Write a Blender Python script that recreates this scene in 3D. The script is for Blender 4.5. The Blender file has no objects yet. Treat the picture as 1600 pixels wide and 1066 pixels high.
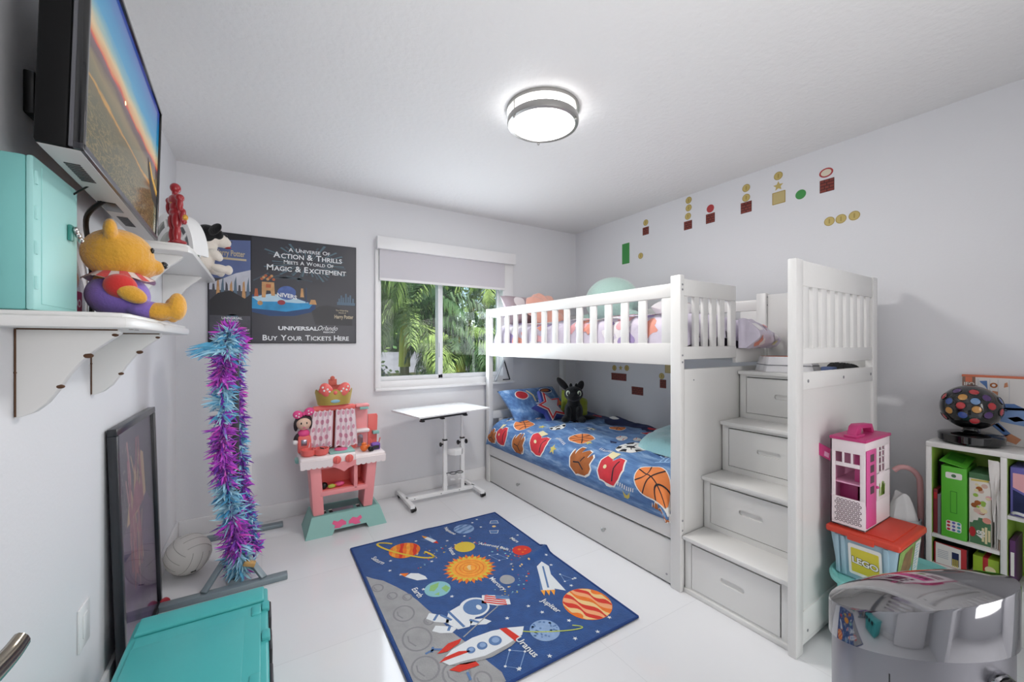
import bpy, bmesh, math, random
from math import sin, cos, pi, radians as RAD
from mathutils import Vector as V, Matrix, Euler, noise

SC = bpy.context.scene
COL = SC.collection
random.seed(7)

# ------------------------------------------------------------ camera, light, exposure
CAM_Z = 1.26
cam = bpy.data.cameras.new('camera')
cam.sensor_width = 36.0
cam.lens = 36.0 * 633 / 1600
cam.shift_y = 4 / 1600
cam.clip_start = 0.02
camo = bpy.data.objects.new('camera', cam)
COL.objects.link(camo)
camo.location = (0, 0, CAM_Z)
camo.rotation_euler = (RAD(90), 0, -math.atan2(391, 633))
SC.camera = camo

SC.view_settings.view_transform = 'Standard'
SC.view_settings.look = 'None'
SC.view_settings.gamma = 1.0
SC.view_settings.use_curve_mapping = False
SC.view_settings.exposure = -0.25

world = bpy.data.worlds.new('world')
SC.world = world
world.use_nodes = True
wn = world.node_tree.nodes
wl = world.node_tree.links
wn.clear()
wo = wn.new('ShaderNodeOutputWorld')
wb = wn.new('ShaderNodeBackground')
sk = wn.new('ShaderNodeTexSky')
sk.sky_type = 'NISHITA'
sk.sun_disc = False
sk.sun_elevation = RAD(48)
sk.sun_rotation = RAD(200)
sk.air_density = 1.0
sk.dust_density = 0.6
wb.inputs['Strength'].default_value = 0.24
wl.new(sk.outputs[0], wb.inputs[0])
wl.new(wb.outputs[0], wo.inputs[0])


def lamp(name, kind, loc, energy, color=(1, 1, 1), rot=(0, 0, 0), **kw):
    l = bpy.data.lights.new(name, kind)
    l.energy = energy
    l.color = color
    for k, v in kw.items():
        setattr(l, k, v)
    o = bpy.data.objects.new(name, l)
    o.location = loc
    o.rotation_euler = rot
    COL.objects.link(o)
    return o


# the sun outside, behind the house: lights the garden only
lamp('sun', 'SUN', (0, -6, 12), 7.5, (1.0, 0.96, 0.88), (RAD(47), 0, RAD(-28)), angle=RAD(0.6))
# daylight entering at the window, and an added fill light shining in through the doorway behind the camera
lamp('window_daylight', 'AREA', (1.38, 3.30, 1.36), 20, (0.86, 0.94, 1.0), (RAD(-90), 0, 0), shape='RECTANGLE', size=1.1, size_y=0.8)
lamp('doorway_fill', 'AREA', (1.25, -1.75, 1.35), 33, (1.0, 0.98, 0.96), (RAD(90), 0, 0), shape='RECTANGLE', size=1.3, size_y=1.8)
# added fill light behind the camera, aimed up to brighten the ceiling
lamp('ceiling_fill', 'AREA', (0.55, -0.10, 1.50), 10, (1.0, 0.99, 0.98), (RAD(180 - 33), 0, 0), shape='DISK', size=0.6)


# ------------------------------------------------------------ materials
def lin(h):
    h = h.lstrip('#')
    o = []
    for i in (0, 2, 4):
        c = int(h[i:i + 2], 16) / 255
        o.append(c / 12.92 if c <= 0.04045 else ((c + 0.055) / 1.055) ** 2.4)
    return (*o, 1.0)


MATS = {}


def M(name, hexc=None, rough=0.5, metal=0.0, coat=0.0, bump=0.0, bscale=60.0, var=0.0, vscale=8.0, emit=0.0, sheen=0.0, alpha=1.0, spec=0.5, detail=3.0):
    if hexc is None:
        return MATS[name]
    if name in MATS:
        return MATS[name]
    m = bpy.data.materials.new(name)
    m.use_nodes = True
    nt = m.node_tree
    b = nt.nodes['Principled BSDF']
    c = lin(hexc)
    b.inputs['Base Color'].default_value = c
    b.inputs['Roughness'].default_value = rough
    b.inputs['Metallic'].default_value = metal
    b.inputs['Coat Weight'].default_value = coat
    b.inputs['Sheen Weight'].default_value = sheen
    b.inputs['Specular IOR Level'].default_value = spec
    b.inputs['Alpha'].default_value = alpha
    if emit:
        b.inputs['Emission Color'].default_value = c
        b.inputs['Emission Strength'].default_value = emit
    tc = None
    if bump or var:
        tc = nt.nodes.new('ShaderNodeTexCoord')
    if var:
        n = nt.nodes.new('ShaderNodeTexNoise')
        n.inputs['Scale'].default_value = vscale
        n.inputs['Detail'].default_value = 4
        nt.links.new(tc.outputs['Object'], n.inputs['Vector'])
        r = nt.nodes.new('ShaderNodeValToRGB')
        r.color_ramp.elements[0].position = 0.3
        r.color_ramp.elements[1].position = 0.7
        r.color_ramp.elements[0].color = tuple(max(0, x * (1 - var)) for x in c[:3]) + (1,)
        r.color_ramp.elements[1].color = tuple(min(1, x * (1 + var)) for x in c[:3]) + (1,)
        nt.links.new(n.outputs['Fac'], r.inputs[0])
        nt.links.new(r.outputs[0], b.inputs['Base Color'])
    if bump:
        n = nt.nodes.new('ShaderNodeTexNoise')
        n.inputs['Scale'].default_value = bscale
        n.inputs['Detail'].default_value = detail
        nt.links.new(tc.outputs['Object'], n.inputs['Vector'])
        bp = nt.nodes.new('ShaderNodeBump')
        bp.inputs['Strength'].default_value = bump
        bp.inputs['Distance'].default_value = 0.01
        nt.links.new(n.outputs['Fac'], bp.inputs['Height'])
        nt.links.new(bp.outputs[0], b.inputs['Normal'])
    MATS[name] = m
    return m


M('wall', 'e8e8eb', 0.6, bump=0.05, bscale=90)
M('ceiling', 'eeeded', 0.8, bump=0.35, bscale=38, detail=5)
M('trim', 'f0eff0', 0.35)
M('lacquer', 'e6e5e3', 0.33)
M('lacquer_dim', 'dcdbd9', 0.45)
M('plastic_white', 'f2f2f2', 0.3)
M('steel', 'b8b8b6', 0.28, 1.0)
M('chrome', '9c9ca0', 0.06, 1.0)
M('brushed', '8c8c92', 0.34, 1.0, bump=0.03, bscale=200)
M('black', '0b0b0d', 0.35)
M('black_gloss', '08080a', 0.08, coat=0.6)
M('black_soft', '101012', 0.8)
M('dark', '2a2a2e', 0.5)
M('grey', '8b8b90', 0.5)
M('brown_wear', '5b3d28', 0.8)
M('gap', '3a3937', 0.9)


def glass_mat(name, tint=(1, 1, 1), gloss=0.06, rough=0.0):
    m = bpy.data.materials.new(name)
    m.use_nodes = True
    nt = m.node_tree
    nt.nodes.clear()
    o = nt.nodes.new('ShaderNodeOutputMaterial')
    t = nt.nodes.new('ShaderNodeBsdfTransparent')
    t.inputs[0].default_value = (*tint, 1)
    g = nt.nodes.new('ShaderNodeBsdfGlossy')
    g.inputs['Roughness'].default_value = rough
    x = nt.nodes.new('ShaderNodeMixShader')
    x.inputs[0].default_value = gloss
    nt.links.new(t.outputs[0], x.inputs[1])
    nt.links.new(g.outputs[0], x.inputs[2])
    nt.links.new(x.outputs[0], o.inputs[0])
    MATS[name] = m
    return m


glass_mat('window_glass', (0.97, 0.985, 0.98), 0.05)
glass_mat('clear_glass', (0.97, 0.97, 0.97), 0.24)
glass_mat('clear_plastic', (0.9, 0.9, 0.9), 0.2, 0.15)


def floor_mat():
    m = bpy.data.materials.new('polished_tile')
    m.use_nodes = True
    nt = m.node_tree
    b = nt.nodes['Principled BSDF']
    tc = nt.nodes.new('ShaderNodeTexCoord')
    br = nt.nodes.new('ShaderNodeTexBrick')
    br.offset = 0.0
    br.inputs['Scale'].default_value = 1.0
    br.inputs['Brick Width'].default_value = 0.61
    br.inputs['Row Height'].default_value = 0.61
    br.inputs['Mortar Size'].default_value = 0.0014
    br.inputs['Color1'].default_value = lin('e6e6e8')
    br.inputs['Color2'].default_value = lin('e8e8ea')
    br.inputs['Mortar'].default_value = lin('dadadc')
    nt.links.new(tc.outputs['Object'], br.inputs['Vector'])
    nt.links.new(br.outputs['Color'], b.inputs['Base Color'])
    b.inputs['Roughness'].default_value = 0.09
    b.inputs['Specular IOR Level'].default_value = 0.45
    MATS['floor'] = m


floor_mat()


# ------------------------------------------------------------ mesh builder
FR = {}     # object name -> frame matrix of its thing


class MB:
    def __init__(s):
        s.bm = bmesh.new()
        s.mats = []

    def mi(s, m):
        if isinstance(m, str):
            m = MATS[m]
        if m not in s.mats:
            s.mats.append(m)
        return s.mats.index(m)

    def merge(s, b2, m, mtx=None):
        k = s.mi(m)
        for f in b2.faces:
            f.material_index = k
        if mtx is not None:
            bmesh.ops.transform(b2, matrix=mtx, verts=b2.verts)
            if mtx.to_3x3().determinant() < 0:
                bmesh.ops.reverse_faces(b2, faces=b2.faces)
        t = bpy.data.meshes.new('tmp')
        b2.to_mesh(t)
        b2.free()
        s.bm.from_mesh(t)
        bpy.data.meshes.remove(t)
        return s

    def box(s, c, d, m, bev=0.0, rot=None, seg=2, taper=None):
        b = bmesh.new()
        bmesh.ops.create_cube(b, size=1.0)
        for v in b.verts:
            if taper and v.co.z > 0:
                v.co.x *= taper[0]
                v.co.y *= taper[1]
            v.co = V((v.co.x * d[0], v.co.y * d[1], v.co.z * d[2]))
        if bev:
            bmesh.ops.bevel(b, geom=b.edges[:], offset=min(bev, min(d) * 0.45), segments=seg, affect='EDGES', profile=0.5)
        mt = Matrix.Translation(V(c))
        if rot is not None:
            mt = mt @ Euler(rot).to_matrix().to_4x4()
        return s.merge(b, m, mt)

    def bx(s, x0, x1, y0, y1, z0, z1, m, bev=0.0, seg=2):
        return s.box(((x0 + x1) / 2, (y0 + y1) / 2, (z0 + z1) / 2), (x1 - x0, y1 - y0, z1 - z0), m, bev, seg=seg)

    def ell(s, c, r, m, rot=None, seg=20, mtx=None):
        b = bmesh.new()
        bmesh.ops.create_uvsphere(b, u_segments=seg, v_segments=max(8, seg * 2 // 3), radius=1.0)
        if not hasattr(r, '__len__'):
            r = (r, r, r)
        mt = Matrix.Translation(V(c))
        if rot is not None:
            mt = mt @ Euler(rot).to_matrix().to_4x4()
        mt = mt @ Matrix.Diagonal((*r, 1))
        if mtx is not None:
            mt = mtx @ mt
        return s.merge(b, m, mt)

    def lathe(s, prof, m, c=(0, 0, 0), seg=32, mtx=None, ang=2 * pi):
        b = bmesh.new()
        full = abs(ang - 2 * pi) < 1e-6
        n = seg if full else seg + 1
        rings = []
        for r, z in prof:
            if r < 1e-6:
                rings.append([b.verts.new((0, 0, z))])
            else:
                rings.append([b.verts.new((r * cos(ang * i / seg), r * sin(ang * i / seg), z)) for i in range(n)])
        for A, B in zip(rings, rings[1:]):
            for i in range(seg):
                j = (i + 1) % n
                if len(A) == 1 and len(B) == 1:
                    continue
                if len(A) == 1:
                    b.faces.new((A[0], B[j], B[i]))
                elif len(B) == 1:
                    b.faces.new((A[i], A[j], B[0]))
                else:
                    b.faces.new((A[i], A[j], B[j], B[i]))
        bmesh.ops.recalc_face_normals(b, faces=b.faces)
        mt = Matrix.Translation(V(c))
        if mtx is not None:
            mt = mt @ mtx
        return s.merge(b, m, mt)

    def cyl(s, p0, p1, r, m, seg=16, r1=None, bev=0.0):
        p0, p1 = V(p0), V(p1)
        d = p1 - p0
        L = d.length
        r1 = r if r1 is None else r1
        q = d.to_track_quat('Z', 'Y').to_matrix().to_4x4()
        if bev:
            pr = [(0, 0), (r - bev, 0), (r, bev), (r1, L - bev), (r1 - bev, L), (0, L)]
        else:
            pr = [(0, 0), (r, 0), (r1, L), (0, L)]
        return s.lathe(pr, m, p0, seg, q)

    def tube(s, pts, r, m, seg=10, caps=True, flat=1.0):
        b = bmesh.new()
        pts = [V(p) for p in pts]
        n = len(pts)
        rs = r if hasattr(r, '__len__') else [r] * n
        up = None
        rings = []
        for i, p in enumerate(pts):
            t = (pts[min(i + 1, n - 1)] - pts[max(i - 1, 0)]).normalized()
            if up is None:
                up = t.orthogonal().normalized() if abs(t.z) > 0.9 else V((0, 0, 1)).cross(t).normalized()
            up = (up - t * up.dot(t)).normalized()
            w = t.cross(up)
            rings.append([b.verts.new(p + (up * cos(2 * pi * k / seg) + w * sin(2 * pi * k / seg) * flat) * rs[i]) for k in range(seg)])
        for A, B in zip(rings, rings[1:]):
            for k in range(seg):
                j = (k + 1) % seg
                b.faces.new((A[k], A[j], B[j], B[k]))
        if caps:
            b.faces.new(rings[0][::-1])
            b.faces.new(rings[-1])
        bmesh.ops.recalc_face_normals(b, faces=b.faces)
        return s.merge(b, m)

    def prism(s, poly, depth, m, o=(0, 0, 0), ux=(1, 0, 0), uy=(0, 1, 0), bev=0.0):
        o, ux, uy = V(o), V(ux), V(uy)
        nz = ux.cross(uy).normalized()
        b = bmesh.new()
        vs = [b.verts.new((p[0], p[1], 0)) for p in poly]
        f = b.faces.new(vs)
        ex = bmesh.ops.extrude_face_region(b, geom=[f])
        for g in ex['geom']:
            if isinstance(g, bmesh.types.BMVert):
                g.co.z += depth
        bmesh.ops.recalc_face_normals(b, faces=b.faces)
        if bev:
            es = [e for e in b.edges if abs(e.verts[0].co.z - e.verts[1].co.z) < 1e-7]
            bmesh.ops.bevel(b, geom=es, offset=bev, segments=2, affect='EDGES', profile=0.5)
        mt = Matrix((ux, uy, nz)).transposed().to_4x4()
        mt.translation = o
        return s.merge(b, m, mt)

    def grid(s, f, nu, nv, m, close_u=False):
        b = bmesh.new()
        P = [[b.verts.new(f(i / nu, j / nv)) for j in range(nv + 1)] for i in range(nu + (0 if close_u else 1))]
        n = len(P)
        for i in range(nu):
            for j in range(nv):
                k = (i + 1) % n
                b.faces.new((P[i][j], P[k][j], P[k][j + 1], P[i][j + 1]))
        return s.merge(b, m)

    def quad(s, pts, m):
        b = bmesh.new()
        b.faces.new([b.verts.new(p) for p in pts])
        return s.merge(b, m)

    def decal(s, poly, mapf, m, edge=None):
        b = bmesh.new()
        f = b.faces.new([b.verts.new((p[0], p[1], 0)) for p in poly])
        if f.normal.z < 0 or (f.normal_update() or f.normal.z < 0):
            f.normal_flip()
        bmesh.ops.triangulate(b, faces=b.faces[:])
        if edge:
            for _ in range(6):
                es = [e for e in b.edges if e.calc_length() > edge]
                if not es:
                    break
                bmesh.ops.subdivide_edges(b, edges=es, cuts=1)
                bmesh.ops.triangulate(b, faces=b.faces[:])
        for v in b.verts:
            v.co = mapf(v.co.x, v.co.y)
        return s.merge(b, m)

    def text(s, body, size, mapf, m, align='CENTER', bold=0.0, shear=0.0, space=1.0):
        cu = bpy.data.curves.new('t', 'FONT')
        cu.body = body
        cu.size = size
        cu.align_x = align
        cu.align_y = 'CENTER'
        cu.offset = bold * size
        cu.shear = shear
        cu.space_character = space
        cu.resolution_u = 3
        o = bpy.data.objects.new('t', cu)
        me = o.to_mesh()
        b = bmesh.new()
        b.from_mesh(me)
        o.to_mesh_clear()
        bpy.data.objects.remove(o)
        bpy.data.curves.remove(cu)
        for v in b.verts:
            v.co = mapf(v.co.x, v.co.y)
        return s.merge(b, m)

    def build(s, name, parent=None, world=False, loc=None, label=None, angle=38, rotz=0.0):
        me = bpy.data.meshes.new(name)
        if loc is not None:
            fr = Matrix.Translation(V(loc)) @ Matrix.Rotation(rotz, 4, 'Z')
        elif parent is not None:
            fr = FR[parent.name]
        else:
            fr = Matrix.Identity(4)
        if world:
            bmesh.ops.transform(s.bm, matrix=fr.inverted(), verts=s.bm.verts)
        s.bm.to_mesh(me)
        s.bm.free()
        for m in s.mats:
            me.materials.append(m)
        me.polygons.foreach_set('use_smooth', [True] * len(me.polygons))
        me.set_sharp_from_angle(angle=RAD(angle))
        o = bpy.data.objects.new(name, me)
        COL.objects.link(o)
        if parent is not None:
            o.parent = parent
        elif loc is not None:
            o.location = loc
            o.rotation_euler = (0, 0, rotz)
        FR[o.name] = fr
        if label:
            o['label'] = label
        return o


def thing(name, label, cat, loc=(0, 0, 0), rotz=0.0, group=None):
    o = bpy.data.objects.new(name, None)
    o.empty_display_size = 0.05
    COL.objects.link(o)
    o.location = loc
    o.rotation_euler = (0, 0, rotz)
    FR[o.name] = Matrix.Translation(V(loc)) @ Matrix.Rotation(rotz, 4, 'Z')
    return tag(o, label, cat, group)


def tag(o, label, cat, group=None):
    o['label'] = label
    o['category'] = cat
    if group:
        o['group'] = group
    return o


def struct(o):
    o['kind'] = 'structure'
    return o


def soften(o, voxel=None, smooth=0, sub=0):
    if voxel:
        r = o.modifiers.new('remesh', 'REMESH')
        r.mode = 'VOXEL'
        r.voxel_size = voxel
        r.use_smooth_shade = True
    if smooth:
        q = o.modifiers.new('smooth', 'SMOOTH')
        q.iterations = smooth
        q.factor = 0.5
    if sub:
        q = o.modifiers.new('sub', 'SUBSURF')
        q.levels = q.render_levels = sub
    return o


def circ(cx, cy, r, n=24, ry=None, a0=0.0):
    ry = r if ry is None else ry
    return [(cx + r * cos(a0 + 2 * pi * i / n), cy + ry * sin(a0 + 2 * pi * i / n)) for i in range(n)]


def star(cx, cy, r, r2, n=5, a0=pi / 2):
    return [(cx + (r if i % 2 == 0 else r2) * cos(a0 + pi * i / n), cy + (r if i % 2 == 0 else r2) * sin(a0 + pi * i / n)) for i in range(2 * n)]


def rrect(x0, x1, y0, y1, r, n=4):
    out = []
    for cx, cy, a in ((x1 - r, y1 - r, 0), (x0 + r, y1 - r, pi / 2), (x0 + r, y0 + r, pi), (x1 - r, y0 + r, 1.5 * pi)):
        out += [(cx + r * cos(a + pi / 2 * i / n), cy + r * sin(a + pi / 2 * i / n)) for i in range(n + 1)]
    return out


def stroke(pts, w):
    """outline polygon of a 2-D polyline of width w"""
    L, R = [], []
    n = len(pts)
    for i, p in enumerate(pts):
        a = V(pts[max(i - 1, 0)])
        b = V(pts[min(i + 1, n - 1)])
        t = (b - a).normalized()
        q = V((-t.y, t.x)) * w / 2
        L.append((p[0] + q.x, p[1] + q.y))
        R.append((p[0] - q.x, p[1] - q.y))
    return L + R[::-1]


def plane_map(o, ux, uy, off=0.0):
    o, ux, uy = V(o), V(ux), V(uy)
    n = ux.cross(uy).normalized() * off
    return lambda a, b: o + ux * a + uy * b + n


def spline(pts, n=8):
    """Catmull-Rom through points"""
    P = [V(p) for p in pts]
    out = []
    for i in range(len(P) - 1):
        p0, p1, p2, p3 = P[max(i - 1, 0)], P[i], P[i + 1], P[min(i + 2, len(P) - 1)]
        for k in range(n):
            t = k / n
            out.append(0.5 * ((2 * p1) + (p2 - p0) * t + (2 * p0 - 5 * p1 + 4 * p2 - p3) * t * t + (3 * p1 - p0 - 3 * p2 + p3) * t ** 3))
    out.append(P[-1])
    return out


# ------------------------------------------------------------ the room
XL, XR, YB, YF, ZC = -0.47, 2.885, 3.36, -0.50, 2.44
WX0, WX1, WZ0, WZ1 = 0.80, 2.0, 0.93, 2.06           # window hole in the back wall
DX0, DX1, DZ = 0.45, 2.00, 2.05                      # unseen doorway behind the camera, widened to let the fill light in

b = MB()
b.bx(XL - .12, XR + .12, YF - .12, YB + .15, -0.10, 0.0, 'floor')
struct(b.build('floor'))
b = MB()
b.bx(XL - .12, XR + .12, YF - .12, YB + .15, ZC, ZC + 0.10, 'ceiling')
struct(b.build('ceiling'))
b = MB()
b.bx(XL - .12, XL, YF - .12, YB + .15, 0, ZC, 'wall')
struct(b.build('wall_left'))
b = MB()
b.bx(XR, XR + .12, YF - .12, YB + .15, 0, ZC, 'wall')
struct(b.build('wall_right'))
b = MB()
b.bx(XL, WX0, YB, YB + .15, 0, ZC, 'wall')
b.bx(WX1, XR, YB, YB + .15, 0, ZC, 'wall')
b.bx(WX0, WX1, YB, YB + .15, 0, WZ0, 'wall')
b.bx(WX0, WX1, YB, YB + .15, WZ1, ZC, 'wall')
struct(b.build('wall_back'))
b = MB()
b.bx(XL, DX0, YF - .12, YF, 0, ZC, 'wall')
b.bx(DX1, XR, YF - .12, YF, 0, ZC, 'wall')
b.bx(DX0, DX1, YF - .12, YF, DZ, ZC, 'wall')
struct(b.build('wall_front'))
# hall behind the doorway
b = MB()
b.bx(-0.3, 2.1, -2.0, -1.9, 0, ZC, 'wall')
b.bx(-0.4, -0.3, -2.0, YF - .12, 0, ZC, 'wall')
b.bx(2.1, 2.2, -2.0, YF - .12, 0, ZC, 'wall')
b.bx(-0.4, 2.2, -2.0, YF - .12, ZC, ZC + .1, 'ceiling')
b.bx(-0.4, 2.2, -2.0, YF - .12, -.1, 0, 'floor')
struct(b.build('wall_hall'))


def baseboard(name, x0, x1, y0, y1, side):
    b = MB()
    b.bx(x0, x1, y0, y1, 0, 0.112, 'trim', 0.004)
    struct(b.build(name))


baseboard('baseboard_left', XL, XL + .014, YF, YB, 0)
baseboard('baseboard_back', XL + .014, XR - .014, YB - .014, YB, 0)
baseboard('baseboard_right', XR - .014, XR, YF, YB, 0)

# window
w = struct(thing('window_1', '', '', (1.40, YB, WZ0)))
for k in ('label', 'category'):
    del w[k]
fx0, fx1, fz0, fz1 = 0.772, 2.072, 0.89, 2.10
b = MB()
b.bx(fx0, 0.815, YB - .030, YB + .10, fz0, fz1, 'trim', .004)
b.bx(1.955, fx1, YB - .030, YB + .10, fz0, fz1, 'trim', .004)
b.bx(0.815, 1.955, YB - .030, YB + .10, 2.03, fz1, 'trim', .004)
b.bx(0.815, 1.955, YB - .020, YB + .10, fz0, 0.955, 'trim', .004)
b.build('window_frame', w, True)
b = MB()
b.bx(fx0 - .004, fx1 + .004, YB - .055, YB - .018, fz0 - .012, fz0 + .012, 'trim', .005)
b.build('window_sill', w, True)
M('vinyl', 'e9e9ec', 0.3)
M('seal', '4e5052', 0.6)
for nm, x0, x1, yo in (('sash', 0.815, 1.345, .012), ('sash', 1.315, 1.955, .045)):
    b = MB()
    t = .03
    r = .062 if x0 > 1 else .028
    b.bx(x0, x0 + (r if x0 > 1 else .014), YB + yo, YB + yo + t, .955, 2.03, 'vinyl', .004)
    b.bx(x1 - (.026 if x0 < 1 else .022), x1, YB + yo, YB + yo + t, .955, 2.03, 'vinyl', .004)
    b.bx(x0, x1, YB + yo, YB + yo + t, .955, .990, 'vinyl', .004)
    b.bx(x0, x1, YB + yo, YB + yo + t, 2.0, 2.03, 'vinyl', .004)
    s_ = b.build(nm, w, True)
    b = MB()
    xa, xb = x0 + (r if x0 > 1 else .014), x1 - (.026 if x0 < 1 else .022)
    b.bx(xa, xb, YB + yo + .013, YB + yo + .017, .990, 2.0, 'window_glass')
    b.build('glass_pane', s_, True)
    if x0 < 1:
        b = MB()
        b.bx(1.326, 1.336, YB - .006, YB + .014, 1.14, 1.27, 'vinyl', .004)
        b.build('latch', s_, True)

# roller blind
rb = thing('roller_blind', 'white roller blind pulled a third of the way down over the window', 'blind', (1.40, YB - .031, 2.02))
b = MB()
M('shade_cloth', 'd3d0d6', 0.85, bump=.03, bscale=300)
b.bx(0.775, 2.070, YB - .085, YB - .0305, 2.015, 2.115, 'trim', .006)
b.build('valance', rb, True)
b = MB()
b.bx(0.800, 1.962, YB - .052, YB - .050, 1.785, 2.02, 'shade_cloth')
b.build('shade', rb, True)
b = MB()
b.bx(0.798, 1.964, YB - .057, YB - .045, 1.765, 1.787, 'trim', .004)
b.build('bottom_bar', rb, True)

# ------------------------------------------------------------ bunk bed (local: x from the room into the wall, y from the stair end to the window end)
BO = (1.809, 0.776, 0.0)
BR = RAD(1.2)
BED = thing('bunk_bed', 'white bunk bed with built-in storage stairs along the right wall', 'bunk bed', BO, BR)
BF = FR[BED.name]
BW = 0.915           # depth
YM0, YM1 = 0.518, 0.576   # middle post
YE = 2.525           # window end


def bpart(mb, name, parent=None, label=None):
    return mb.build(name, parent or BED, label=label)


def screw(mb, p, n, r=.0055):
    n = V(n)
    mb.cyl(V(p) - n * .002, V(p) + n * .0015, r, 'grey', 10)


# posts
def post(x0, x1, y0, y1, z1, screws=()):
    b = MB()
    b.bx(x0, x1, y0, y1, 0, z1, 'lacquer', .004)
    for p, n in screws:
        screw(b, p, n)
    bpart(b, 'post')


post(0, .035, YM0, YM1, 1.61, [((.018, YM0, z), (0, -1, 0)) for z in (1.56, 1.535, 1.20, 1.165, .36, .31)])
post(0, .045, YE - .055, YE, 1.575)
post(BW - .045, BW, YE - .055, YE, 1.575)
post(BW - .05, BW, YM0, YM1, 1.575, [((BW - .03, YM0, z), (0, -1, 0)) for z in (1.55, 1.50)])

# upper front guard rail
b = MB()
b.bx(.006, .030, YM1, YE - .055, 1.500, 1.572, 'lacquer', .004)
b.bx(.004, .032, YM1, YE - .055, 1.148, 1.262, 'lacquer', .004)
b.bx(.008, .028, YM1, YM1 + .060, 1.262, 1.500, 'lacquer', .003)
b.bx(.008, .028, YE - .085, YE - .055, 1.262, 1.500, 'lacquer', .003)
g = bpart(b, 'guard_rail')
n = 13
for i in range(n):
    y = YM1 + .060 + (YE - .085 - YM1 - .060) * (i + 1) / (n + 1)
    b = MB()
    b.bx(.010, .026, y - .027, y + .027, 1.258, 1.504, 'lacquer', .003)
    bpart(b, 'spindle', g)

# upper back guard rail
b = MB()
b.bx(BW - .030, BW - .006, YM1, YE - .055, 1.470, 1.540, 'lacquer', .004)
b.bx(BW - .032, BW - .004, YM1, YE - .055, 1.148, 1.262, 'lacquer', .004)
b.bx(BW - .028, BW - .008, YM1, YM1 + .11, 1.262, 1.470, 'lacquer', .003)
g = bpart(b, 'guard_rail')
for i in range(9):
    y = YM1 + .25 + i * .185
    b = MB()
    b.bx(BW - .026, BW - .010, y - .027, y + .027, 1.258, 1.474, 'lacquer', .003)
    bpart(b, 'spindle', g)
b = MB()
b.bx(BW - .030, BW - .008, .035, YM0, 1.125, 1.565, 'lacquer', .003)
bpart(b, 'back_panel')

# short guard beside the stairs
GX1 = .535
b = MB()
b.bx(.035, GX1, YM0 + .006, YM0 + .030, 1.505, 1.592, 'lacquer', .004)
b.bx(.035, GX1, YM0 + .004, YM0 + .032, 1.178, 1.245, 'lacquer', .004)
b.bx(.035, .075, YM0 + .007, YM0 + .029, 1.245, 1.505, 'lacquer', .003)
b.bx(GX1 - .055, GX1, YM0 + .007, YM0 + .029, 1.245, 1.505, 'lacquer', .003)
g = bpart(b, 'stair_guard')
for i in range(4):
    x = .075 + (GX1 - .13) * (i + 1) / 5
    b = MB()
    b.bx(x - .022, x + .022, YM0 + .009, YM0 + .027, 1.241, 1.509, 'lacquer', .003)
    bpart(b, 'spindle', g)
# long beam closing the end of the upper bunk behind the platform
b = MB()
b.bx(GX1, BW - .05, YM0 + .006, YM0 + .030, 1.150, 1.232, 'lacquer', .004)
bpart(b, 'bed_rail')

# window-end headboards, upper and lower
for z0, z1, zf in ((1.148, 1.572, .114), (.245, .640, .125)):
    b = MB()
    b.bx(.045, BW - .045, YE - .040, YE - .016, z1 - .07, z1, 'lacquer', .004)
    b.bx(.045, BW - .045, YE - .042, YE - .014, z0, z0 + zf, 'lacquer', .004)
    g = bpart(b, 'headboard')
    for i in range(7):
        x = .045 + (BW - .09) * (i + 1) / 8
        b = MB()
        b.bx(x - .025, x + .025, YE - .036, YE - .020, z0 + zf - .004, z1 - .066, 'lacquer', .003)
        bpart(b, 'spindle', g)

# lower side rails and deck
b = MB()
b.bx(.004, .030, YM1, YE - .055, .250, .372, 'lacquer', .004)
bpart(b, 'bed_rail')
b = MB()
b.bx(BW - .030, BW - .004, YM1, YE - .055, .250, .372, 'lacquer', .004)
bpart(b, 'bed_rail')
for z in (.29, 1.19):
    b = MB()
    b.bx(.030, BW - .030, YM0 + .035, YE - .042, z, z + .02, 'lacquer_dim')
    bpart(b, 'slat_deck')
# the foot board below, behind the stairs
b = MB()
b.bx(.035, BW - .05, YM0 + .030, YM0 + .050, .02, 1.125, 'lacquer', .002)
bpart(b, 'foot_panel')

# trundle drawer
b = MB()
b.bx(.012, .030, YM1 + .004, YE - .060, .010, .236, 'lacquer', .003)
b.bx(.030, .80, YM1 + .02, YM1 + .04, .02, .16, 'lacquer_dim')
b.bx(.030, .80, YE - .10, YE - .08, .02, .16, 'lacquer_dim')
b.bx(.030, .80, YM1 + .04, YE - .10, .02, .035, 'lacquer_dim')
screw(b, (.012, YM1 + .03, .05), (-1, 0, 0))
tr = bpart(b, 'trundle_drawer')
for y in (1.045, 1.99):
    b = MB()
    b.lathe([(0, 0), (.006, 0), (.006, .012), (.013, .018), (.013, .024), (.009, .028), (0, .029)], 'steel', (.012, y, .118), 16, Euler((0, RAD(-90), 0)).to_matrix().to_4x4())
    bpart(b, 'knob', tr, 'round steel knob')

# storage stairs
NOS = [0.012, .178, .352, .536]
TOP = [.289, .562, .834, 1.104]
SY0, SY1 = .036, YM0 - .002
b = MB()
for i, (x, z) in enumerate(zip(NOS, TOP)):
    x1 = NOS[i + 1] + .03 if i < 3 else BW - .032
    b.bx(x, x1, SY0, SY1, z - .020, z, 'lacquer', .004)              # tread
    zb = TOP[i - 1] if i else .0
    xf = x + .024
    # face frame around the drawer
    b.bx(xf, xf + .018, SY0, SY0 + .035, zb, z - .020, 'lacquer', .002)
    b.bx(xf, xf + .018, SY1 - .035, SY1, zb, z - .020, 'lacquer', .002)
    b.bx(xf, xf + .018, SY0 + .035, SY1 - .035, z - .034, z - .020, 'lacquer')
    b.bx(xf, xf + .018, SY0 + .035, SY1 - .035, zb, zb + .030, 'lacquer')
    b.bx(xf + .012, xf + .016, SY0 + .035, SY1 - .035, zb + .03, z - .034, 'gap')
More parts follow.
